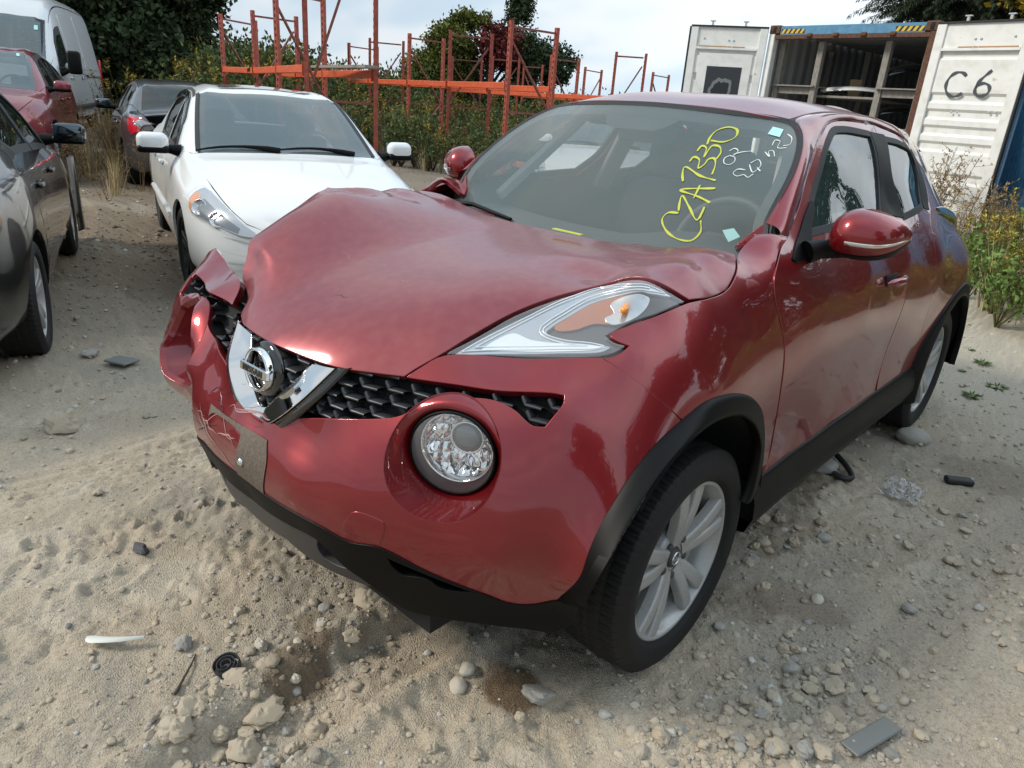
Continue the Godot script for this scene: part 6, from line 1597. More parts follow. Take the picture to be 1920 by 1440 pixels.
		for x in [0.35, 0.85]:
			var kp := MB.new(); kp.box(Vector3(x, y1 + 0.05, 0), Vector3(0.03, 0.07, 0.03)); kp.box(Vector3(x, y1 + 0.085, 0), Vector3(0.08, 0.015, 0.04)); part("lock_cam", kp, M.cgrey, dn)
	# timber shelving inside
	var sv := thing("timber_shelving", "grey timber shelving built inside the open container", "shelving", Lc, atan2(-X.z, X.x))
	for x in [0.14, 0.77, 1.76, W - 0.14]:
		for zz in [-0.25, -1.8]:
			var p := MB.new(); p.box(Vector3(x, 0.16 + 1.12, zz), Vector3(0.09, 2.2, 0.09), Basis.IDENTITY, 0.004); part("shelf_post", p, M.wood, sv)
	for y in [0.65, 1.18, 1.70]:
		for e in [[0.14, 0.77], [1.76, W - 0.14]]:
			var p := MB.new(); p.box(Vector3((e[0] + e[1]) / 2, y, -0.25), Vector3(e[1] - e[0] - 0.094, 0.10, 0.045), Basis.IDENTITY, 0.004); part("shelf_rail", p, M.wood, sv)
			var bd := MB.new(); bd.box(Vector3((e[0] + e[1]) / 2, y + 0.065, -1.0), Vector3(e[1] - e[0] + 0.05, 0.018, 1.7)); part("shelf_board", bd, M.wood, sv)
	var mid := MB.new(); mid.box(Vector3(W / 2, 1.64, -1.2), Vector3(0.95, 0.03, 1.6)); part("shelf_board", mid, M.wood, sv)
	var xf := sv.transform
	var goods := func(called: String, label: String, mb: MB, m: Material):
		var o := solo(called, mb, m, label, "car part"); o.transform = xf
	var bow := func(c: Vector3, w: float, hh: float, th: float, twist: float) -> MB:
		var mb := MB.new(); var rows := []
		for k in 14:
			var t := k / 13.0 - 0.5; var row := PackedVector3Array()
			for e in 9:
				var an := PI * e / 8.0
				row.append(c + Basis(Vector3.UP, twist) * Vector3(t * w, hh * (1.0 - 3.4 * t * t) + th * sin(an), 0.12 * cos(an) - 0.5 * t * t))
			rows.append(row)
		mb.grid(rows); return mb
	goods.call("white_bumper", "white bumper cover lying on the middle shelf of the container", bow.call(Vector3(W / 2, 1.70, -0.7), 1.05, 0.05, 0.06, 0.3), M.white)
	goods.call("silver_bumper", "pale bumper cover on the lower shelf behind the left post", bow.call(Vector3(0.95, 1.30, -0.45), 0.95, 0.12, 0.10, -0.35), M.white)
	goods.call("black_bumper", "black bumper cover on the upper right shelf of the container", bow.call(Vector3(W - 0.42, 1.90, -0.7), 0.9, 0.14, 0.09, 0.9), M.gloss)
	goods.call("black_trim", "curved black trim on the lower right shelf of the container", bow.call(Vector3(W - 0.45, 1.38, -0.6), 0.8, 0.1, 0.07, 0.8), M.gloss)
	goods.call("carton", "torn brown carton behind the left shelf post", (func(): var mb := MB.new(); mb.box(Vector3(0.98, 1.80, -1.1), Vector3(0.16, 0.24, 0.3), Basis(Vector3.UP, 0.5)); return mb).call(), M.card)
	goods.call("red_part", "small red and white car part low on the right shelf", (func(): var mb := MB.new(); mb.rbox(Vector3(W - 0.4, 1.0, -0.4), Vector3(0.5, 0.08, 0.12), 0.035, Basis(Vector3.BACK, 0.4)); return mb).call(), M.tail)
	# a second, blue container just beyond the right door
	var b2 := thing("shipping_container", "blue corrugated container half hidden by weeds at the right edge", "container", Vector3(-0.02, 0.2, -10.6), 0.30)
	part("side_wall", wall.call(Vector3(0, 0.1, 0), Vector3(6, 0.1, 0), Vector3(0, 2.4, 0), Vector3.BACK), M.cblue, b2)
	part("end_wall", wall.call(Vector3(0, 0.1, 0), Vector3(0, 0.1, -2.4), Vector3(0, 2.4, 0), Vector3.LEFT), M.cblue, b2)
	part("back_wall", wall.call(Vector3(0, 0.1, -2.4), Vector3(6, 0.1, -2.4), Vector3(0, 2.4, 0), Vector3.FORWARD), M.cblue, b2)
	var tp := MB.new(); tp.box(Vector3(3, 2.54, -1.2), Vector3(6.1, 0.09, 2.5)); part("roof", tp, M.cblue, b2)
	for x in [0.0, 6.0]:
		var cp := MB.new(); cp.box(Vector3(x, 1.25, 0.0), Vector3(0.12, 2.5, 0.12), Basis.IDENTITY, 0.01); part("corner_post", cp, M.cblue, b2)
# ---- ground, stones, plants
var rng := RandomNumberGenerator.new()
var gn1 := FastNoiseLite.new()
var gn2 := FastNoiseLite.new()
var gn3 := FastNoiseLite.new()
var gn4 := FastNoiseLite.new()
var gn5 := FastNoiseLite.new()
func rise(x: float, z: float) -> float:
	return 0.022 * maxf(0.0, -x - 7.0) * (1.0 - smoothstep(15, 40, -x) * 0.6) + 0.27 * smoothstep(8.2, 9.7, -z) * smoothstep(-6.5, -4.5, x) * (1.0 - smoothstep(14, 30, -z) * 0.5)
func seg_uv(p: Vector2, a: Vector2, b: Vector2) -> Vector2:
	# distance along and across a line
	var d := (b - a).normalized(); return Vector2((p - a).dot(d), (p - a).cross(d))
func press(u: float, w: float) -> float: return 1.0 - smoothstep(w * 0.75, w, absf(u))
func ground_y(x: float, z: float) -> float:
	var p := Vector2(x, z); var y := rise(x, z)
	y += gn1.get_noise_2d(x * 0.8, z * 0.8) * 0.035
	if p.distance_squared_to(Vector2(0.0, 0.0)) > 220.0: return y
	var n2 := gn2.get_noise_2d(x, z)
	y += n2 * 0.012
	# wheel ruts in the soft sand in front of the car
	for r in RUTS:
		var q := seg_uv(p, r[0], r[1]); var l: float = r[0].distance_to(r[1]); var bend: float = 0.04 * sin(q.x * 2.2 + r[0].x * 7.0)
		var k := smoothstep(-0.15, 0.12, q.x) * (1.0 - smoothstep(l - 0.12, l + 0.15, q.x)); var c := absf(q.y + bend)
		if k > 0 and c < 0.3:
			y -= k * (r[2] * press(c, 0.11) - r[2] * 0.75 * exp(-pow((c - 0.155) / 0.035, 2)))
			if r[3] == 1: y += k * press(c, 0.16) * 0.0085 * sin((q.y + bend) * 100.0)
			elif r[3] == 2: y += k * press(c, 0.09) * 0.006 * (1.0 if fposmod(q.x * 9.0 + absf(q.y) * 5.0, 1.0) < 0.55 else -0.6)
	# prints of a shoe and of tyre lugs
	for f in PRINTS:
		var d: Vector2 = (p - f[0]).rotated(f[2]); var e := Vector2(d.x / f[1].x, d.y / f[1].y).length()
		if e < 1.6: y -= f[3] * (1.0 - smoothstep(0.75, 1.0, e)) - f[3] * 0.6 * exp(-pow((e - 1.15) / 0.16, 2))
	y += (absf(gn3.get_noise_2d(x, z)) * 0.013 + gn4.get_noise_2d(x, z) * 0.0045) * (0.45 + 0.6 * clampf(n2 * 3.0 + 0.6, 0, 1.6))
	# broken clods where the crust has been churned up
	var ck := clampf(gn1.get_noise_2d(x * 3.0 + 30, z * 3.0) * 2.2 + 0.15, 0, 1)
	for c in CLODS: ck = maxf(ck, 1.0 - smoothstep(0.5, 1.0, p.distance_to(c[0]) / c[1]))
	if ck > 0.0:
		var cv := clampf(-gn5.get_noise_2d(x + 0.02 * n2, z), 0.0, 1.0)
		y += ck * (0.016 * smoothstep(0.15, 0.75, cv) - 0.004) * (0.6 + 0.8 * absf(gn2.get_noise_2d(x * 3.0, z * 3.0)))
	return y
var RUTS := [
	[Vector2(-1.35, 1.75), Vector2(-1.23, 0.30), 0.008, 1],
	[Vector2(-0.85, 1.7), Vector2(-0.80, 0.40), 0.010, 2],
	[Vector2(0.27, 1.45), Vector2(0.345, -0.05), 0.04, 0],
	[Vector2(0.765, 1.1), Vector2(0.79, 0.30), 0.020, 2],
	[Vector2(-0.45, 1.5), Vector2(-0.30, 0.75), 0.010, 2],
	[Vector2(1.30, -0.4), Vector2(1.7, -3.0), 0.010, 0],
	[Vector2(-4.6, 1.2), Vector2(-7.6, -0.6), 0.018, 0],
	[Vector2(-5.0, -0.4), Vector2(-8.0, -1.4), 0.016, 0],
	[Vector2(-2.2, 0.0), Vector2(-4.5, -0.5), 0.012, 2]]
var PRINTS := [
	[Vector2(-0.54, 1.00), Vector2(0.045, 0.10), 0.15, 0.012], [Vector2(-0.58, 1.14), Vector2(0.035, 0.045), 0.15, 0.010],
	[Vector2(-0.80, 0.57), Vector2(0.03, 0.03), 0.0, 0.02], [Vector2(-0.78, 0.68), Vector2(0.03, 0.025), 0.4, 0.018], [Vector2(-0.82, 0.80), Vector2(0.03, 0.03), 0.2, 0.02], [Vector2(-0.80, 0.93), Vector2(0.03, 0.025), 0.0, 0.018], [Vector2(-0.89, 1.12), Vector2(0.04, 0.03), 0.3, 0.018], [Vector2(-0.70, 0.50), Vector2(0.03, 0.03), 0.2, 0.02], [Vector2(-0.66, 0.74), Vector2(0.035, 0.025), 0.7, 0.015]]
var CLODS := [[Vector2(0.24, 1.06), 0.22], [Vector2(1.2, -0.22), 0.24], [Vector2(1.2, 0.08), 0.2], [Vector2(1.5, -1.1), 0.5], [Vector2(0.05, 0.62), 0.25], [Vector2(0.7, -0.9), 0.3], [Vector2(1.0, 0.3), 0.12]]
# damp spots, and shade painted dark beside the sill: centre, radii, turn, depth of colour
var DAMP_AND_SHADE := [
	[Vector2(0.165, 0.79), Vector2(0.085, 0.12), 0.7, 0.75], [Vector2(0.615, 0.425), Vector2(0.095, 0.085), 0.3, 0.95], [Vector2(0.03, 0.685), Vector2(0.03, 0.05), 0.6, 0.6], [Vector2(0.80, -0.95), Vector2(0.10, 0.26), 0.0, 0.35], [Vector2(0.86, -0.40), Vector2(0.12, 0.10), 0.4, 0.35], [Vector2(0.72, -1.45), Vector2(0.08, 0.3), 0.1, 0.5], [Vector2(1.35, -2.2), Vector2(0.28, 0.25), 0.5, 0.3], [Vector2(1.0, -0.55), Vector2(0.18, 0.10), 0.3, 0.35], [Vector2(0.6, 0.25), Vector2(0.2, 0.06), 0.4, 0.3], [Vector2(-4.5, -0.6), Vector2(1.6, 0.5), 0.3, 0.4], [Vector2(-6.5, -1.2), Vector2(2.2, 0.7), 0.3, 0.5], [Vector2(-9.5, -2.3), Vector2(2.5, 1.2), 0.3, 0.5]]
func ground_col(x: float, z: float) -> Color:
	var p := Vector2(x, z); var a := gn1.get_noise_2d(x * 2.1 + 50, z * 2.1); var b := gn2.get_noise_2d(x * 0.7 + 90, z * 0.7)
	var sand := Color(0.42, 0.355, 0.268); var greyc := Color(0.355, 0.313, 0.25); var pale := Color(0.50, 0.445, 0.36)
	var c := sand.lerp(greyc, smoothstep(-0.1, 0.35, a + 0.3 * b)).lerp(pale, smoothstep(0.15, 0.5, -a + 0.4 * b) * 0.6)
	# greyer, gravelly at the right, paler under the far weeds
	c = c.lerp(Color(0.345, 0.305, 0.245), smoothstep(0.8, 1.5, x) * 0.6)
	c = c.lerp(Color(0.47, 0.42, 0.335), smoothstep(-2.4, -3.8, z) * smoothstep(-0.6, 0.4, x) * 0.9)
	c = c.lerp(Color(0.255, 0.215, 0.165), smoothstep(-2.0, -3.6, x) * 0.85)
	for d in DAMP_AND_SHADE:
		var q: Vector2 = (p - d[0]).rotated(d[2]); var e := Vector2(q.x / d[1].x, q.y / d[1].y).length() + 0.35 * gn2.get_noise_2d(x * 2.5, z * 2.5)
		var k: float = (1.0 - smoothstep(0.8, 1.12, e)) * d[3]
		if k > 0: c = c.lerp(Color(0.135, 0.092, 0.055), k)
	return c
func axis(lo: float, hi: float, fine: float, far_lo: float, far_hi: float, grow: float) -> PackedFloat32Array:
	var a := []; var x := lo; var s := fine
	while x > far_lo: s *= grow; x -= s; a.append(x)
	a.reverse()
	x = lo
	while x < hi: a.append(x); x += fine
	s = fine
	while x < far_hi: a.append(x); s *= grow; x += s
	a.append(x)
	return PackedFloat32Array(a)
func ground():
	rng.seed = 11
	gn1.seed = 21; gn1.frequency = 0.5; gn1.fractal_octaves = 3; gn2.seed = 22; gn2.frequency = 3.2; gn2.fractal_octaves = 4; gn3.seed = 23; gn3.frequency = 11.0; gn3.fractal_octaves = 4; gn5.seed = 31; gn5.noise_type = FastNoiseLite.TYPE_CELLULAR; gn5.frequency = 24.0; gn5.cellular_return_type = FastNoiseLite.RETURN_DISTANCE; gn5.fractal_type = FastNoiseLite.FRACTAL_NONE; gn4.seed = 24; gn4.frequency = 32.0; gn4.fractal_octaves = 2
	var xs := axis(-1.7, 2.0, 0.0125, -500, 300, 1.045); var zs := axis(-1.9, 1.75, 0.0125, -500, 300, 1.045)
	var mb := MB.new(); var nx := xs.size(); var nz := zs.size(); var hs := PackedFloat32Array(); hs.resize(nx * nz)
	for k in nz:
		for j in nx: hs[k * nx + j] = ground_y(xs[j], zs[k])
	mb.v.resize(nx * nz); mb.n.resize(nx * nz); mb.c.resize(nx * nz)
	for k in nz:
		for j in nx:
			var o := k * nx + j; mb.v[o] = Vector3(xs[j], hs[o], zs[k])
			var j0 := maxi(j - 1, 0); var j1 := mini(j + 1, nx - 1); var k0 := maxi(k - 1, 0); var k1 := mini(k + 1, nz - 1)
			mb.n[o] = Vector3(-(hs[k * nx + j1] - hs[k * nx + j0]) / (xs[j1] - xs[j0]), 1, -(hs[k1 * nx + j] - hs[k0 * nx + j]) / (zs[k1] - zs[k0])).normalized()
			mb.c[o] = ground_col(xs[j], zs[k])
	mb.i.resize((nx - 1) * (nz - 1) * 6); var w := 0
	for k in nz - 1:
		for j in nx - 1:
			var o := k * nx + j
			for e in [o, o + 1, o + nx + 1, o, o + nx + 1, o + nx]: mb.i[w] = e; w += 1
	var m := StandardMaterial3D.new(); m.vertex_color_use_as_albedo = true; m.roughness = 0.95; m.metallic_specular = 0.25
	tri_tex(m, noise_tex(0.035, 61, [[0.0, lin(0.62, 0.60, 0.58)], [0.35, lin(0.86, 0.85, 0.84)], [0.6, lin(1, 1, 1)], [1.0, lin(1.0, 0.97, 0.93)]], 6, 1024), 1.7)
	var nt := noise_tex(0.09, 62, [], 5, 1024); nt.as_normal_map = true; nt.bump_strength = 10.0
	m.normal_enabled = true; m.normal_texture = nt; m.normal_scale = 0.9
	struct("ground", mb, m)
func pebble(seed_: int, nu: int, nv: int, rough := 0.28, squash := 0.62) -> MB:
	var n := FastNoiseLite.new(); n.seed = seed_; n.frequency = 0.9; n.fractal_octaves = 2; var mb := MB.new(); var rows := []
	for a in nv + 1:
		var la := PI * a / nv - PI / 2; var row := PackedVector3Array()
		for k in nu:
			var lo := TAU * k / nu; var d := Vector3(cos(la) * cos(lo), sin(la), cos(la) * sin(lo))
			# a few flat facets
			var r := 1.0 + rough * 1.6 * n.get_noise_3dv(d * 1.4)
			for f in (11 if rough > 0.2 else 4):
				var fd := Vector3(sin(f * 2.4 + seed_), cos(f * 1.7 + seed_ * 2), sin(f * 3.1 + seed_ * 1.3)).normalized(); var dd := d.dot(fd)
				if dd > 0.2: r = minf(r, (1.0 - rough * (0.5 + 0.35 * sin(f * 5.3 + seed_))) / dd)
			row.append(d * r * Vector3(1, squash, 0.85))
		rows.append(row)
	mb.grid(rows, true)
	if rough < 0.2: return mb
	var fl := MB.new()
	for k in range(0, mb.i.size(), 3):
		var a := mb.v[mb.i[k]]; var b := mb.v[mb.i[k + 1]]; var c := mb.v[mb.i[k + 2]]; var nn := (c - a).cross(b - a)
		if nn.length_squared() < 1e-12: continue
		nn = nn.normalized(); var o := fl.v.size()
		for e in 3: fl.v.append(mb.v[mb.i[k + e]]); fl.n.append((nn * 0.8 + mb.n[mb.i[k + e]] * 0.2).normalized()); fl.i.append(o + e)
	return fl
func scatter(called: String, me: Mesh, m: Material, xfs: Array, cols: Array, parent: Node = null) -> MultiMeshInstance3D:
	var mm := MultiMesh.new(); mm.transform_format = MultiMesh.TRANSFORM_3D; mm.use_colors = true; mm.mesh = me; mm.instance_count = xfs.size()
	for k in xfs.size(): mm.set_instance_transform(k, xfs[k]); mm.set_instance_color(k, cols[k])
	var o := MultiMeshInstance3D.new(); o.multimesh = mm; o.material_override = m; o.name = called if parent else numbered(called); (parent if parent else self).add_child(o, true); o.set_meta("kind", "stuff")
	return o
func stone_mat() -> StandardMaterial3D:
	var m := StandardMaterial3D.new(); m.vertex_color_use_as_albedo = true; m.roughness = 0.9
	tri_tex(m, noise_tex(0.05, 71, [[0.0, lin(0.62, 0.6, 0.57)], [0.5, lin(0.9, 0.89, 0.88)], [1.0, lin(1, 1, 1)]], 5), 4.0, false); return m
func under_car(x: float, z: float) -> bool: return absf(x) < 0.78 and z < 0.35 and z > -3.1
func stones():
	var peb := []; for k in 5: peb.append(pebble(100 + k * 7, 9, 6, 0.25 if k < 3 else 0.10).mesh())
	M.stone = stone_mat(); var sets := [[], [], [], [], []]; var cols := [[], [], [], [], []]
	# centres where the gravel lies thick: place, spread, count, size
	for e in [[Vector2(0.25, 1.02), 0.17, 420, 0.011], [Vector2(0.10, 0.85), 0.22, 260, 0.008], [Vector2(1.2, -0.25), 0.22, 420, 0.011], [Vector2(1.18, 0.05), 0.16, 330, 0.012], [Vector2(1.45, -1.1), 0.30, 520, 0.011], [Vector2(1.05, 0.25), 0.12, 260, 0.010], [Vector2(0.0, 0.6), 0.3, 500, 0.007], [Vector2(0.7, -0.9), 0.25, 300, 0.010], [Vector2(-0.5, 0.75), 0.6, 700, 0.006], [Vector2(0.5, 0.5), 0.6, 900, 0.006], [Vector2(-1.9, 0.3), 1.0, 1100, 0.009], [Vector2(1.2, -1.2), 0.8, 1300, 0.007], [Vector2(-3.5, 0.0), 2.0, 1300, 0.012], [Vector2(-7, -1.2), 2.0, 2600, 0.02], [Vector2(-4.6, -0.3), 1.3, 2200, 0.013], [Vector2(1.2, -3.0), 1.0, 1400, 0.013], [Vector2(-10, -9), 3.0, 900, 0.03], [Vector2(0.3, 0.9), 0.9, 2600, 0.0035], [Vector2(1.1, -0.3), 0.9, 2600, 0.0035]]:
		for k in e[2]:
			var p: Vector2 = e[0] + Vector2(rng.randfn(), rng.randfn()) * e[1]
			if p.distance_to(Vector2(1.555, 1.606)) < 0.5: continue
			var s: float = e[3] * clampf(exp(rng.randfn() * 0.5 - 0.55), 0.25, 1.9); var t := rng.randi() % 5
			if t > 2 and rng.randf() < 0.8: t = rng.randi() % 3
			var b := Basis(Vector3.UP, rng.randf() * TAU) * Basis(Vector3.RIGHT, rng.randf_range(-0.4, 0.4)); sets[t].append(Transform3D(b.scaled(Vector3.ONE * s), Vector3(p.x, ground_y(p.x, p.y) + s * 0.08, p.y)))
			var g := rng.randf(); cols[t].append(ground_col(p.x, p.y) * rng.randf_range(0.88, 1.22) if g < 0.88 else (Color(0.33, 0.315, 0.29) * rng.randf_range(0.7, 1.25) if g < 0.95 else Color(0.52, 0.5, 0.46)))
	var roots := []
	for t in 5:
		var o := scatter("gravel", peb[t], M.stone, sets[t], cols[t])
		o.set_meta("label", "small loose gravel strewn over the sandy yard"); o.set_meta("category", "gravel")
	# stones and clods of a size to be told apart
	var big := []; for k in 6: big.append(pebble(300 + k * 13, 22, 14, [0.34, 0.30, 0.12, 0.38, 0.08, 0.26][k], [0.6, 0.75, 0.55, 0.4, 0.6, 0.8][k]))
	var tones := {"tan": Color(0.43, 0.365, 0.275), "pale": Color(0.52, 0.475, 0.395), "grey": Color(0.33, 0.315, 0.285), "brown": Color(0.36, 0.30, 0.22)}
	var meshes := {}
	for tn in tones:
		for k in 6:
			var mb := MB.new(); mb.add(big[k])
			for j in mb.v.size(): mb.c.append(tones[tn])
			meshes[tn + str(k)] = mb.mesh()
	for e in [[-1.80, 0.74, 0.085, "tan", 1, "pale tan boulder lying alone left of the car's crushed corner"], [0.084, 0.50, 0.050, "tan", 1, "upright tan rock close below the skid plate"], [0.49, 0.476, 0.026, "pale", 4, "upper of two smooth cream pebbles by the damp patch"], [0.512, 0.531, 0.028, "pale", 4, "lower of two smooth cream pebbles by the damp patch"], [0.685, 0.40, 0.046, "grey", 3, "flat pale grey slab at the edge of the right damp patch"], [0.231, 0.937, 0.055, "tan", 0, "broad tan clod at the edge of the left damp patch"], [0.133, 1.075, 0.040, "tan", 3, "flat tan clod under the thin dark twig"], [0.896, -2.338, 0.085, "grey", 4, "rounded grey cobble in front of the rear wheel"], [0.707, -1.581, 0.075, "grey", 2, "grey cobble half under the sill beside the black hose"], [0.688, -0.954, 0.05, "tan", 1, "tan stone behind the front wheel under the sill"], [1.216, 0.10, 0.032, "tan", 0, "tan clod left of a pair at the picture's bottom right"], [1.262, 0.052, 0.028, "grey", 5, "grey stone right of a pair at the picture's bottom right"], [1.24, -0.245, 0.034, "tan", 3, "tallest tan clod in the heap right of the front wheel"], [0.082, 0.665, 0.020, "pale", 5, "white chip above the left damp patch"], [0.032, 0.831, 0.024, "pale", 1, "pale stone at the upper left rim of the left damp patch"], [0.119, 0.767, 0.014, "pale", 2, "small white pebble inside the left damp patch"], [0.196, 0.824, 0.016, "pale", 5, "pale pebble low inside the left damp patch"], [0.108, 0.942, 0.036, "tan", 0, "tan clod just below the coiled belt"], [0.184, 0.636, 0.030, "tan", 0, "tan clod right of the left damp patch"], [-0.151, 0.796, 0.020, "tan", 5, "small tan stone far left under the lip"], [0.018, 0.613, 0.024, "grey", 2, "smooth grey pebble under the skid plate"], [0.28, 1.02, 0.042, "tan", 1, "tan clod at the top of the bottom left heap"], [0.24, 1.06, 0.030, "tan", 0, "tan clod low in the bottom left heap"], [0.17, 1.12, 0.036, "tan", 5, "tan clod left in the bottom left heap"], [0.22, 1.15, 0.034, "tan", 3, "flat clod at the bottom edge of the bottom left heap"], [1.19, -0.20, 0.028, "tan", 0, "tan clod left in the heap right of the front wheel"], [1.21, -0.32, 0.024, "tan", 1, "small tan clod behind the heap right of the front wheel"], [1.27, -0.16, 0.030, "brown", 3, "brown flat clod in the heap right of the front wheel"], [1.33, -0.28, 0.024, "tan", 5, "lone tan stone above the dark strip"], [-2.6, 0.35, 0.05, "grey", 0, "grey rock by the near wheel of the black sedan"], [-2.1, 0.1, 0.045, "tan", 3, "flat tan rock between boulder and car"], [0.62, 0.72, 0.02, "tan", 1, "small tan stone in the main rut"], [0.93, -1.0, 0.03, "grey", 2, "grey pebble beside the dark streak"], [1.05, -0.62, 0.024, "pale", 4, "white pebble right of the front wheel"], [1.5, -2.6, 0.04, "grey", 0, "grey stone near the picture's right edge"]]:
		var o := MeshInstance3D.new(); o.name = numbered("stone"); o.mesh = meshes[e[3] + str(e[4])]; o.material_override = M.stone; add_child(o)
		o.position = Vector3(e[0], ground_y(e[0], e[1]) + e[2] * 0.22, e[1]); o.rotation = Vector3(rng.randf_range(-0.2, 0.2), rng.randf() * TAU, rng.randf_range(-0.2, 0.2)); o.scale = Vector3.ONE * e[2]; tag(o, e[5], "stone", "single stones on the ground")
	for k in 230:
		var ctr: Array = [[Vector2(0.24, 1.05), 0.13, 0.022], [Vector2(1.22, -0.22), 0.16, 0.020], [Vector2(1.16, 0.08), 0.13, 0.022], [Vector2(1.5, -1.1), 0.3, 0.022], [Vector2(0.05, 0.7), 0.25, 0.015], [Vector2(0.7, -0.85), 0.2, 0.022], [Vector2(-1.5, 0.4), 0.7, 0.024], [Vector2(0.5, 0.6), 0.5, 0.013], [Vector2(1.2, -1.6), 0.6, 0.02]][k % 9]
		var p: Vector2 = ctr[0] + Vector2(rng.randfn(), rng.randfn()) * ctr[1]; var s: float = ctr[2] * rng.randf_range(0.6, 1.3)
		if p.distance_to(Vector2(1.555, 1.606)) < 0.55: continue
		var o := MeshInstance3D.new(); o.name = numbered("stone"); o.mesh = meshes[["tan", "tan", "tan", "grey", "brown", "tan"][rng.randi() % 6] + str([0, 1, 3, 5, 0, 2][rng.randi() % 6])]; o.material_override = M.stone; add_child(o)
		o.position = Vector3(p.x, ground_y(p.x, p.y) + s * 0.25, p.y); o.rotation = Vector3(rng.randf_range(-0.3, 0.3), rng.randf() * TAU, rng.randf_range(-0.3, 0.3)); o.scale = Vector3.ONE * s; tag(o, "small loose stone or clod lying in the gravelly sand", "stone", "loose stones in the sand")
func litter():
	var gy := func(x: float, z: float) -> float: return ground_y(x, z)
	M.plast_white = mat(Color(0.58, 0.58, 0.52), 0.5); M.belt = mat(Color(0.05, 0.05, 0.055), 0.6)
	# white sliver
	var mb := MB.new(); var rows := [PackedVector3Array(), PackedVector3Array(), PackedVector3Array(), PackedVector3Array()]; var o := Vector3(-0.24, gy.call(-0.24, 1.108) + 0.012, 1.108); var b := Basis(Vector3.UP, 0.85)
	for k in 16:
		var t := k / 15.0; var w := 0.016 * (1.0 - 0.75 * t) * (0.6 + 0.4 * minf(1.0, t * 12)); var p := Vector3(-0.075 + 0.15 * t, 0.006 * sin(t * 3), 0.012 * sin(t * PI))
		for e in [[0, -w, 0.0], [1, -w * 0.5, 0.006], [2, w * 0.5, 0.006], [3, w, 0.0]]: rows[e[0]].append(o + b * (p + Vector3(0, e[2], e[1])))
	mb.grid(rows); solo("plastic_sliver", mb, M.plast_white, "long white plastic sliver on the sand at lower left", "plastic scrap")
	# coiled belt
	mb = MB.new(); rows = [PackedVector3Array(), PackedVector3Array(), PackedVector3Array(), PackedVector3Array(), PackedVector3Array()]; o = Vector3(0.048, gy.call(0.048, 0.937), 0.937)
	for k in 70:
		var a := k * 0.27; var r := 0.008 + 0.0016 * a
		for e in [[0, 0.0015, 0.0], [1, 0.0015, 0.022], [2, -0.0015, 0.022], [3, -0.0015, 0.0], [4, 0.0015, 0.0]]: rows[e[0]].append(o + Basis(Vector3.RIGHT, 0.25) * Vector3(cos(a) * (r + e[1]), e[2] + 0.004, sin(a) * (r + e[1])))
	mb.grid(rows); solo("coiled_belt", mb, M.belt, "small dark coiled strap lying on the sand", "strap")
	mb = MB.new(); mb.tube([Vector3(0.041, gy.call(0.041, 1.073) + 0.01, 1.073), Vector3(0.01, gy.call(0.01, 1.04) + 0.012, 1.04), Vector3(-0.03, gy.call(-0.03, 1.0) + 0.01, 1.0), Vector3(-0.059, gy.call(-0.06, 0.97) + 0.006, 0.973)], [0.005, 0.0035, 0.003, 0.002], 6); solo("twig", mb, M.bark, "thin dark twig lying beside the coiled strap", "twig")
	var lump := pebble(900, 16, 10, 0.5, 0.45); mb = MB.new(); mb.add(lump, Transform3D(Basis.from_scale(Vector3(0.042, 0.035, 0.03)), Vector3(-0.645, gy.call(-0.645, 0.88) + 0.012, 0.88))); solo("rubber_lump", mb, M.belt, "black rubber lump on the sand below the tread marks", "rubber scrap")
	mb = MB.new(); mb.beam(Vector3(1.345, gy.call(1.345, -0.04) + 0.012, -0.04), Vector3(1.40, gy.call(1.40, -0.23) + 0.016, -0.23), 0.052, 0.008, 0.003); solo("plastic_strip", mb, M.strip, "flat grey plastic strip at the bottom right", "plastic scrap")
	mb = MB.new(); var path := []
	for e in [[0.60, -1.72, 0.05], [0.66, -1.70, 0.06], [0.72, -1.68, 0.05], [0.79, -1.63, 0.03], [0.84, -1.57, 0.02], [0.82, -1.53, 0.02], [0.77, -1.53, 0.018]]: path.append(Vector3(e[0], gy.call(e[0], e[1]) + e[2], e[1]))
	mb.tube(Array(spline3(path, 40)), 0.013, 8); solo("hose", mb, M.rubber, "black hose curling out from under the sill", "hose")
	mb = MB.new(); var n := FastNoiseLite.new(); n.seed = 5; n.frequency = 9.0; rows = []
	for a in 22:
		var row := PackedVector3Array()
		for k in 22:
			var u := a / 21.0 - 0.5; var v := k / 21.0 - 0.5; var x := 1.037 + u * 0.15 + 0.03 * n.get_noise_2d(u * 3, v * 3 + 9); var z := -1.635 + v * 0.20 + 0.04 * n.get_noise_2d(u * 3 + 5, v * 3); row.append(Vector3(x, gy.call(x, z) + 0.018 + 0.03 * n.get_noise_2d(x, z), z))
		rows.append(row)
	mb.grid(rows); solo("plastic_film", mb, M.film, "crumpled clear plastic film on the ground beside the car", "plastic film")
	mb = MB.new(); mb.rbox(Vector3(1.188, gy.call(1.19, -1.956) + 0.015, -1.956), Vector3(0.12, 0.03, 0.05), 0.012, Basis(Vector3.UP, 0.6)); solo("black_clip", mb, M.rubber, "black plastic clip lying right of the plastic film", "plastic scrap")
	mb = MB.new(); mb.rbox(Vector3(-6.5, gy.call(-6.5, -0.62) + 0.05, -0.62), Vector3(0.14, 0.09, 0.1), 0.035); solo("blue_rag", mb, mat(Color(0.02, 0.10, 0.42), 0.8), "blue scrap below the black sedan's hanging bumper", "rag")
	mb = MB.new(); mb.beam(Vector3(-2.3, gy.call(-2.3, 0.25) + 0.02, 0.25), Vector3(-2.45, gy.call(-2.45, 0.3) + 0.02, 0.30), 0.10, 0.012, 0.004); solo("grey_tile", mb, M.strip, "flat dark grey shard in the lane left of the crushed corner", "plastic scrap")

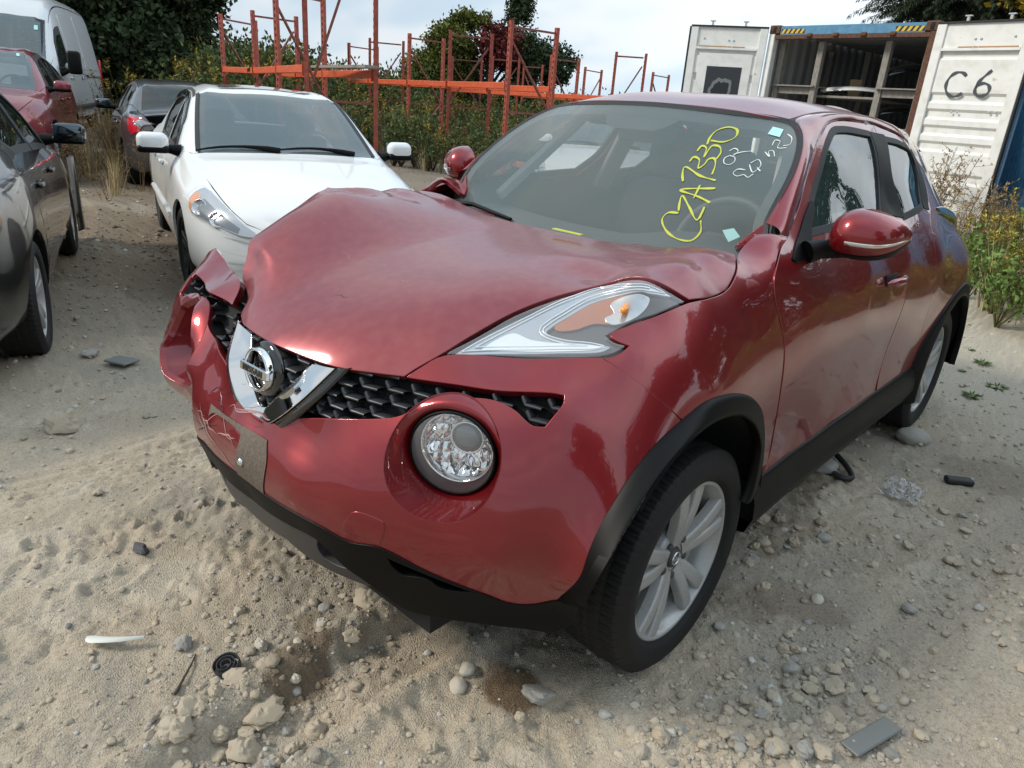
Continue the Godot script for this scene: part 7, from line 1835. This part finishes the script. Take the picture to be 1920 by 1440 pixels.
func leaf(mb: MB, p: Vector3, d: Vector3, w: float, l: float, c: Color, n: Vector3):
	var s := d.cross(n).normalized() * w; var nn := s.cross(d).normalized(); var b := mb.v.size()
	for e in [p, p + d * l * 0.45 + s - nn * w * 0.3, p + d * l - nn * l * 0.12, p + d * l * 0.45 - s - nn * w * 0.3]: mb.v.append(e); mb.n.append(nn); mb.c.append(c)
	mb.i.append_array([b, b + 2, b + 1, b, b + 3, b + 2])
func stem(mb: MB, a: Vector3, b: Vector3, r0: float, r1: float, c: Color):
	var d := (b - a).normalized(); var s := d.cross(Vector3(0.3, 0.2, 0.9)).normalized(); var t := s.cross(d); var o := mb.v.size()
	for e in [[a, r0], [b, r1]]:
		for k in 3:
			var n := s * cos(TAU * k / 3) + t * sin(TAU * k / 3); mb.v.append(e[0] + n * e[1]); mb.n.append(n); mb.c.append(c)
	for k in 3: mb.quad(o + k, o + (k + 1) % 3, o + 3 + (k + 1) % 3, o + 3 + k)
func rv(r: RandomNumberGenerator) -> Vector3: return Vector3(r.randfn(), r.randfn(), r.randfn()).normalized()
func plant(kind: String, seed_: int) -> MB:
	var r := RandomNumberGenerator.new(); r.seed = seed_; var mb := MB.new()
	if kind == "goldenrod":
		for s in 5:
			var b := Vector3(r.randf_range(-0.15, 0.15), 0, r.randf_range(-0.15, 0.15)); var tp := b + Vector3(r.randf_range(-0.22, 0.22), r.randf_range(0.85, 1.15), r.randf_range(-0.22, 0.22)); stem(mb, b, tp, 0.007, 0.003, Color(0.12, 0.10, 0.05))
			for k in 26:
				var t := r.randf_range(0.12, 0.95); var a := r.randf() * TAU; var d := Vector3(cos(a), r.randf_range(0.1, 0.8), sin(a)).normalized(); leaf(mb, b.lerp(tp, t), d, 0.010, r.randf_range(0.07, 0.13), Color(0.11, 0.12, 0.042) * r.randf_range(0.7, 1.4), Vector3.UP)
			for k in 16:
				var a := r.randf() * TAU; leaf(mb, tp - Vector3(0, r.randf() * 0.18, 0), Vector3(cos(a) * 0.8, 0.6, sin(a) * 0.8).normalized(), 0.013, r.randf_range(0.05, 0.10), Color(0.32, 0.23, 0.05) * r.randf_range(0.6, 1.3), Vector3.UP)
	elif kind == "bush":
		for s in 14:
			var a := r.randf() * TAU; var tp := Vector3(cos(a) * r.randf_range(0.1, 0.5), r.randf_range(0.5, 1.05), sin(a) * r.randf_range(0.1, 0.5)); stem(mb, Vector3(0, 0, 0), tp, 0.012, 0.003, Color(0.07, 0.055, 0.035))
			for k in 24:
				var p := tp * r.randf_range(0.45, 1.05) + rv(r) * 0.10; leaf(mb, p, (rv(r) + Vector3(0, 0.4, 0) + tp * 0.5).normalized(), r.randf_range(0.018, 0.030), r.randf_range(0.06, 0.10), Color(0.075, 0.098, 0.04) * r.randf_range(0.6, 1.5), rv(r))
	elif kind == "dry_grass":
		for k in 46:
			var a := r.randf() * TAU; var b := Vector3(cos(a), 0, sin(a)) * r.randf() * 0.14; var lean := Vector3(cos(a), 0, sin(a)) * r.randf_range(0.05, 0.4); var hh := r.randf_range(0.4, 1.0); var c := Color(0.32, 0.26, 0.15) * r.randf_range(0.6, 1.5); var p := b; var w := 0.0045
			var mid := b + lean * 0.35 + Vector3(0, hh * 0.6, 0); var tp := b + lean + Vector3(0, hh, 0); var s := Vector3(-sin(a), 0, cos(a)) * w; var o := mb.v.size()
			for e in [p - s, p + s, mid + s * 0.8, mid - s * 0.8, tp]: mb.v.append(e); mb.n.append(Vector3(cos(a), 0.4, sin(a)).normalized()); mb.c.append(c)
			mb.i.append_array([o, o + 1, o + 2, o, o + 2, o + 3, o + 3, o + 2, o + 4])
	elif kind == "dry_weed":
		for s in 6:
			var b := Vector3(r.randf_range(-0.1, 0.1), 0, r.randf_range(-0.1, 0.1)); var tp := b + Vector3(r.randf_range(-0.4, 0.4), r.randf_range(0.6, 1.05), r.randf_range(-0.4, 0.4)); var c := Color(0.13, 0.095, 0.06) * r.randf_range(0.7, 1.3); stem(mb, b, tp, 0.006, 0.002, c)
			for k in 9:
				var t := r.randf_range(0.3, 1.0); var p := b.lerp(tp, t); var e := p + (rv(r) + Vector3(0, 0.9, 0)).normalized() * r.randf_range(0.10, 0.28); stem(mb, p, e, 0.003, 0.001, c)
				for j in 7: leaf(mb, p.lerp(e, r.randf_range(0.4, 1.0)), (rv(r) + Vector3(0, 0.5, 0)).normalized(), 0.006, r.randf_range(0.02, 0.045), Color(0.24, 0.18, 0.11) * r.randf_range(0.5, 1.4), rv(r))
	elif kind == "tuft":
		for k in 60:
			var a := r.randf() * TAU; var d := Vector3(cos(a), r.randf_range(0.2, 1.2), sin(a)).normalized(); leaf(mb, Vector3(cos(a), 0, sin(a)) * r.randf() * 0.4, d, 0.06, r.randf_range(0.25, 0.6), Color(0.075, 0.125, 0.03) * r.randf_range(0.6, 1.4), Vector3.UP)
	return mb
func leaf_mat() -> StandardMaterial3D:
	var m := StandardMaterial3D.new(); m.vertex_color_use_as_albedo = true; m.roughness = 0.75; m.metallic_specular = 0.2; m.cull_mode = BaseMaterial3D.CULL_DISABLED; m.backlight_enabled = true; m.backlight = Color(0.4, 0.42, 0.25); return m
func weeds():
	M.leaf = leaf_mat(); M.bark = mat(Color(0.065, 0.05, 0.038), 0.9)
	var kinds := ["goldenrod", "bush", "dry_grass", "dry_weed"]; var me := {}
	for k in 4:
		for j in 3: me[kinds[k] + str(j)] = plant(kinds[k], 40 + k * 5 + j).mesh()
	var xf := {}; var cl := {}
	for k in me: xf[k] = []; cl[k] = []
	var put := func(kind: String, x: float, z: float, s: float, tint: Color):
		var k := kind + str(rng.randi() % 3); var b := Basis(Vector3.UP, rng.randf() * TAU) * Basis(Vector3.RIGHT, rng.randf_range(-0.12, 0.12)); xf[k].append(Transform3D(b.scaled(Vector3(s, s * rng.randf_range(0.85, 1.15), s)), Vector3(x, ground_y(x, z) - 0.02, z))); cl[k].append(tint)
	var cam := Vector2(1.555, 1.606)
	for k in 7500:
		var a := rng.randf_range(0.15, 1.50); var d := sqrt(rng.randf_range(10.5 * 10.5, 46.0 * 46.0)) ; var x := cam.x - sin(a) * d; var z := cam.y - cos(a) * d
		var near := 15.6 + 2.0 * gn1.get_noise_2d(x * 0.6, z * 0.6)
		if a > 1.05: near = lerpf(15.0, 12.5, clampf((a - 1.05) / 0.2, 0, 1)) + 1.2 * gn1.get_noise_2d(x, z)
		if a < 0.62: near = 15.5
		if d < near: continue
		# keep clear of the vehicles and the container
		var skip := false
		for e in [[-4.6, -3.2, -9.6, -16.8], [-0.9, 3.0, -9.0, -14.0]]:
			if x > e[0] and x < e[1] + 0.0 and z < e[2] and z > e[3]: skip = true
		for c in [[Vector2(-11.9, -1.7), 2.2], [Vector2(-19, -4.2), 3.0], [Vector2(-12.6, -4.5), 2.6], [Vector2(-15.8, -2.4), 1.8]]:
			if Vector2(x, z).distance_to(c[0]) < c[1]: skip = true
		if skip or (x > -4.7 and x < -1.2 and z < -9.6 and z > -16): continue
		var g := gn1.get_noise_2d(x * 1.3 + 7, z * 1.3); var far := clampf((d - 18.0) / 14.0, 0, 1); var br := rng.randf_range(0.75, 1.25); var h := lerpf(0.8, 1.35, far) * rng.randf_range(0.8, 1.2)
		if a < 0.85: h *= 0.8
		if a > 1.0: h *= 1.3
		if rng.randf() < 0.30 - 0.2 * far + maxf(0, g) * 0.4: put.call("dry_grass" if rng.randf() < 0.6 else "dry_weed", x, z, h * 1.0, Color(br, br, br))
		elif rng.randf() < 0.5 + g * 0.5: put.call("goldenrod", x, z, h * 1.15, Color(br, br, br))
		else: put.call("bush", x, z, h * 1.25, Color(br, br * 1.0, br))
	# a taller hedge row along the far edge
	for k in 1100:
		var a := rng.randf_range(0.25, 1.45); var d := rng.randf_range(30, 42); var hh := lerpf(1.25, 2.1, clampf((a - 0.75) / 0.5, 0, 1)) * rng.randf_range(0.8, 1.2); var br := rng.randf_range(1.1, 1.7)
		put.call("bush" if rng.randf() < 0.75 else "dry_weed", cam.x - sin(a) * d, cam.y - cos(a) * d, hh, Color(br, br * 0.95, br * 0.9))
	# dry stalks in the lane and around the wrecks at its end
	for k in 130:
		var t := rng.randf(); var p := Vector2(-9.2, -2.2).lerp(Vector2(-14.0, -4.0), t) + Vector2(rng.randfn() * 0.7, rng.randfn() * 0.55); put.call("dry_weed" if rng.randf() < 0.7 else "dry_grass", p.x, p.y, rng.randf_range(0.35, 0.8), Color(1.1, 1, 0.9))
	# the patch at the right, before the blue container
	for k in 620:
		var x := rng.randf_range(-0.35, 4.6); var z := -5.3 - 4.2 * pow(rng.randf(), 0.8) - 0.25 * absf(x - 0.8)
		if x < 1.555 - 0.163 * (1.606 - z) + 0.05: continue
		var b2 := rng.randf_range(0.9, 1.5); var q := rng.randf()
		if q < 0.35: put.call("goldenrod", x, z, rng.randf_range(0.4, 0.75), Color(b2 * 1.2, b2 * 1.3, b2))
		elif q < 0.62: put.call("bush", x, z, rng.randf_range(0.35, 0.7), Color(b2 * 1.2, b2 * 1.4, b2))
		elif q < 0.85: put.call("dry_grass", x, z, rng.randf_range(0.4, 0.8), Color(b2, b2, b2))
		else: put.call("dry_weed", x, z, rng.randf_range(0.5, 0.95), Color(b2, b2, b2))
	for k in 9: put.call("dry_weed", rng.randf_range(-0.9, 0.2), rng.randf_range(-9.3, -7.8), rng.randf_range(0.8, 1.2), Color(1.5, 1.4, 1.2))
	var names := {"goldenrod": ["goldenrod", "yellowing goldenrod growing thick around the racks and wrecks"], "bush": ["undergrowth", "dark green leafy undergrowth behind the racks"], "dry_grass": ["dry_grass", "straw coloured dry grass among the racks"], "dry_weed": ["dry_weeds", "brown dried branching weeds along the lane and container"]}
	for k in me:
		if xf[k].size():
			var nm: Array = names[k.left(-1)]; var o := scatter(nm[0], me[k], M.leaf, xf[k], cl[k]); o.set_meta("label", nm[1]); o.set_meta("category", "weeds")
	var tm := plant("tuft", 77).mesh()
	var tl := ["green tuft nearest the rear wheel on the pale ground", "small green tuft behind the others by the right weeds", "green tuft at the right edge of the pale ground", "green tuft beside a dark clod right of the rear wheel", "tiny green tuft between the others", "green tuft furthest right near the weeds"]; var n := 0
	for e in [[0.867, -4.176, 0.10], [0.726, -4.465, 0.07], [1.039, -3.741, 0.11], [0.96, -3.40, 0.10], [0.80, -3.9, 0.05], [1.25, -4.4, 0.09]]:
		var o := part(numbered("grass_tuft"), tm, M.leaf, self); o.position = Vector3(e[0], ground_y(e[0], e[1]), e[1]); o.scale = Vector3(e[2], e[2] * 0.6, e[2]); tag(o, tl[n], "grass tuft", "green tufts by the rear wheel"); n += 1
func cluster(seed_: int, n: int, w: float, l: float, needle := false) -> MB:
	var r := RandomNumberGenerator.new(); r.seed = seed_; var mb := MB.new()
	if needle:
		# a drooping spray: a twig with needles on both sides
		stem(mb, Vector3.ZERO, Vector3(0, -0.2, 0.9), 0.012, 0.004, Color(0.5, 0.4, 0.3))
		for k in n:
			var t := r.randf(); leaf(mb, Vector3(0, -0.2, 0.9) * t, (Vector3(r.randf_range(-1, 1), r.randf_range(-0.9, 0.2), 0.5)).normalized(), w, l * r.randf_range(0.6, 1.2) * (1.1 - 0.6 * t), Color.WHITE * r.randf_range(0.7, 1.3), Vector3.UP)
		return mb
	for k in n: leaf(mb, rv(r) * r.randf() * 0.5, (rv(r) + Vector3(0, -0.2, 0)).normalized(), w, l * r.randf_range(0.7, 1.2), Color.WHITE * r.randf_range(0.7, 1.3), rv(r))
	return mb
func tree(called: String, label: String, at: Vector3, trunk_h: float, trunk_r: float, lumps: Array, per: int, cols: Array, cm: Mesh, csize: float, needle := false, limbs := true):
	var root := thing(called, label, "tree", at)
	var tr := MB.new(); tr.tube([Vector3(0, -0.2, 0), Vector3(0.05, trunk_h * 0.4, 0.02), Vector3(0.0, trunk_h, 0.0)], [trunk_r * 1.25, trunk_r, trunk_r * 0.5], 10); part("trunk", tr, M.bark, root)
	var xf := []; var cl := []
	for l in lumps:
		var c: Vector3 = l[0]; var rr: Vector3 = l[1]
		if limbs:
			var lm := MB.new(); var s := Vector3(0, clampf(c.y * 0.55, trunk_h * 0.3, trunk_h), 0); lm.tube([s, s.lerp(c, 0.5) + Vector3(0, 0.2, 0), c], [trunk_r * 0.4, trunk_r * 0.25, trunk_r * 0.08], 6); part("limb", lm, M.bark, root)
		for k in int(per * l[2]):
			var d := rv(rng); var rad := pow(rng.randf(), 0.4); var p := c + d * rr * rad; var b := Basis.IDENTITY
			if needle: b = Basis(Vector3.UP, atan2(d.x, d.z) + rng.randf_range(-0.5, 0.5)) * Basis(Vector3.RIGHT, rng.randf_range(-0.2, 0.5))
			else: b = Basis(rv(rng), rng.randf() * TAU)
			xf.append(Transform3D(b.scaled(Vector3.ONE * csize * rng.randf_range(0.7, 1.3)), p)); var col: Color = cols[l[3] if l.size() > 3 else 0]; cl.append(col * rng.randf_range(0.65, 1.4))
	scatter("crown", cm, M.leaf, xf, cl, root)
func trees():
	var broad := cluster(5, 26, 0.075, 0.22).mesh(); var fir := cluster(6, 60, 0.012, 0.22, true).mesh()
	var dark := Color(0.036, 0.052, 0.025); var green := Color(0.12, 0.135, 0.035); var red := Color(0.13, 0.032, 0.03); var yellow := Color(0.34, 0.24, 0.03); var firc := Color(0.04, 0.056, 0.035)
	var L := []
	for k in 30: L.append([Vector3(rng.randf_range(-3.4, 3.2), rng.randf_range(1.4, 8.4), rng.randf_range(-2.6, 2.8)), Vector3(1.25, 1.1, 1.25) * rng.randf_range(0.8, 1.15), 1.0, 0])
	tree("dark_tree", "large dark green tree rising behind the white van", Vector3(-23.2, 0, -8.2), 6.0, 0.16, L, 230, [dark], broad, 0.75)
	L = []
	for k in 16:
		var x := rng.randf_range(-2.3, 2.1); L.append([Vector3(x * 0.75, rng.randf_range(0.8, 3.7) * (1.0 - 0.04 * x * x), x * -0.65 + rng.randf_range(-0.8, 0.8)), Vector3(0.95, 0.85, 0.95), 1.0, 0 if x < -0.9 else (2 if x > 0.9 else (1 if rng.randf() < 0.65 else 0))])
	for e in [[0.9, 4.5], [1.0, 5.1], [1.25, 4.6]]: L.append([Vector3(e[0] * 0.75, e[1], -e[0] * 0.65), Vector3(0.35, 0.55, 0.35), 0.25, 2])
	for e in [[-1.6, 3.7], [-1.0, 4.1], [-0.4, 4.0]]: L.append([Vector3(e[0] * 0.75, e[1], -e[0] * 0.65), Vector3(0.5, 0.3, 0.5), 0.25, 0])
	tree("vine_covered_tree", "rounded tree overgrown with red and green vines behind the racks", Vector3(-19.4, 0.2, -19.9), 3.6, 0.2, L, 210, [green, red, dark * 1.3], broad, 0.5)
	L = []
	for k in 40:
		var y := 3.9 + 7.0 * pow(rng.randf(), 1.5); var r := (12.5 - y) * 0.42; var a := rng.randf() * TAU; L.append([Vector3(cos(a) * r * 0.62, y, sin(a) * r * 0.62), Vector3(r * 0.42, 0.45, r * 0.42), 1.0, 0])
	tree("fir_tree", "tall dark fir hanging its branches over the container", Vector3(-2.6, 0.2, -20.5), 12.0, 0.25, L, 150, [firc], fir, 0.9, true)
	L = []
	for k in 14: L.append([Vector3(rng.randf_range(-1.8, 1.6), rng.randf_range(2.8, 6.0), rng.randf_range(-1.6, 1.6)), Vector3(0.9, 0.8, 0.9), 1.0, 0])
	tree("yellow_tree", "yellow leaved tree at the upper right corner behind the container", Vector3(-0.2, 0.2, -16.2), 4.5, 0.16, L, 160, [yellow], broad, 0.6)
	# trees across the yard, which the car's side and windows mirror
	var spot := [[Vector3(5.5, 0, -13), 0], [Vector3(9, 0, -9.5), 1], [Vector3(12, 0, -4), 0], [Vector3(13, 0, 4), 1]]; var tl := ["tree across the yard opposite the container's right side", "tree across the yard opposite the crossover's rear door", "tree across the yard opposite the crossover's front wheel", "tree across the yard behind the camera"]
	for k in 4:
		L = []
		for j in 13: L.append([Vector3(rng.randf_range(-2, 2), rng.randf_range(1.0, 7.5), rng.randf_range(-2, 2)), Vector3(1.6, 1.3, 1.6), 1.0, 0])
		tree("roadside_tree", tl[k], spot[k][0], 5.0, 0.2, L, 110, [dark * 1.4 if spot[k][1] == 0 else Color(0.11, 0.10, 0.025)], broad, 0.9)
func _ready():
	# camera, sky, sun, exposure
	var cam := Camera3D.new(); cam.name = "camera"; add_child(cam)
	cam.transform = Transform3D(Basis(Vector3.UP, 0.714) * Basis(Vector3.RIGHT, -0.371) * Basis(Vector3.BACK, 0.075), Vector3(1.555, 1.471, 1.606))
	cam.fov = 56.28; cam.near = 0.05; cam.far = 2000; cam.current = true
	sky_and_sun()
	car_materials(); more_materials()
	ground()
	crossover()
	yard()
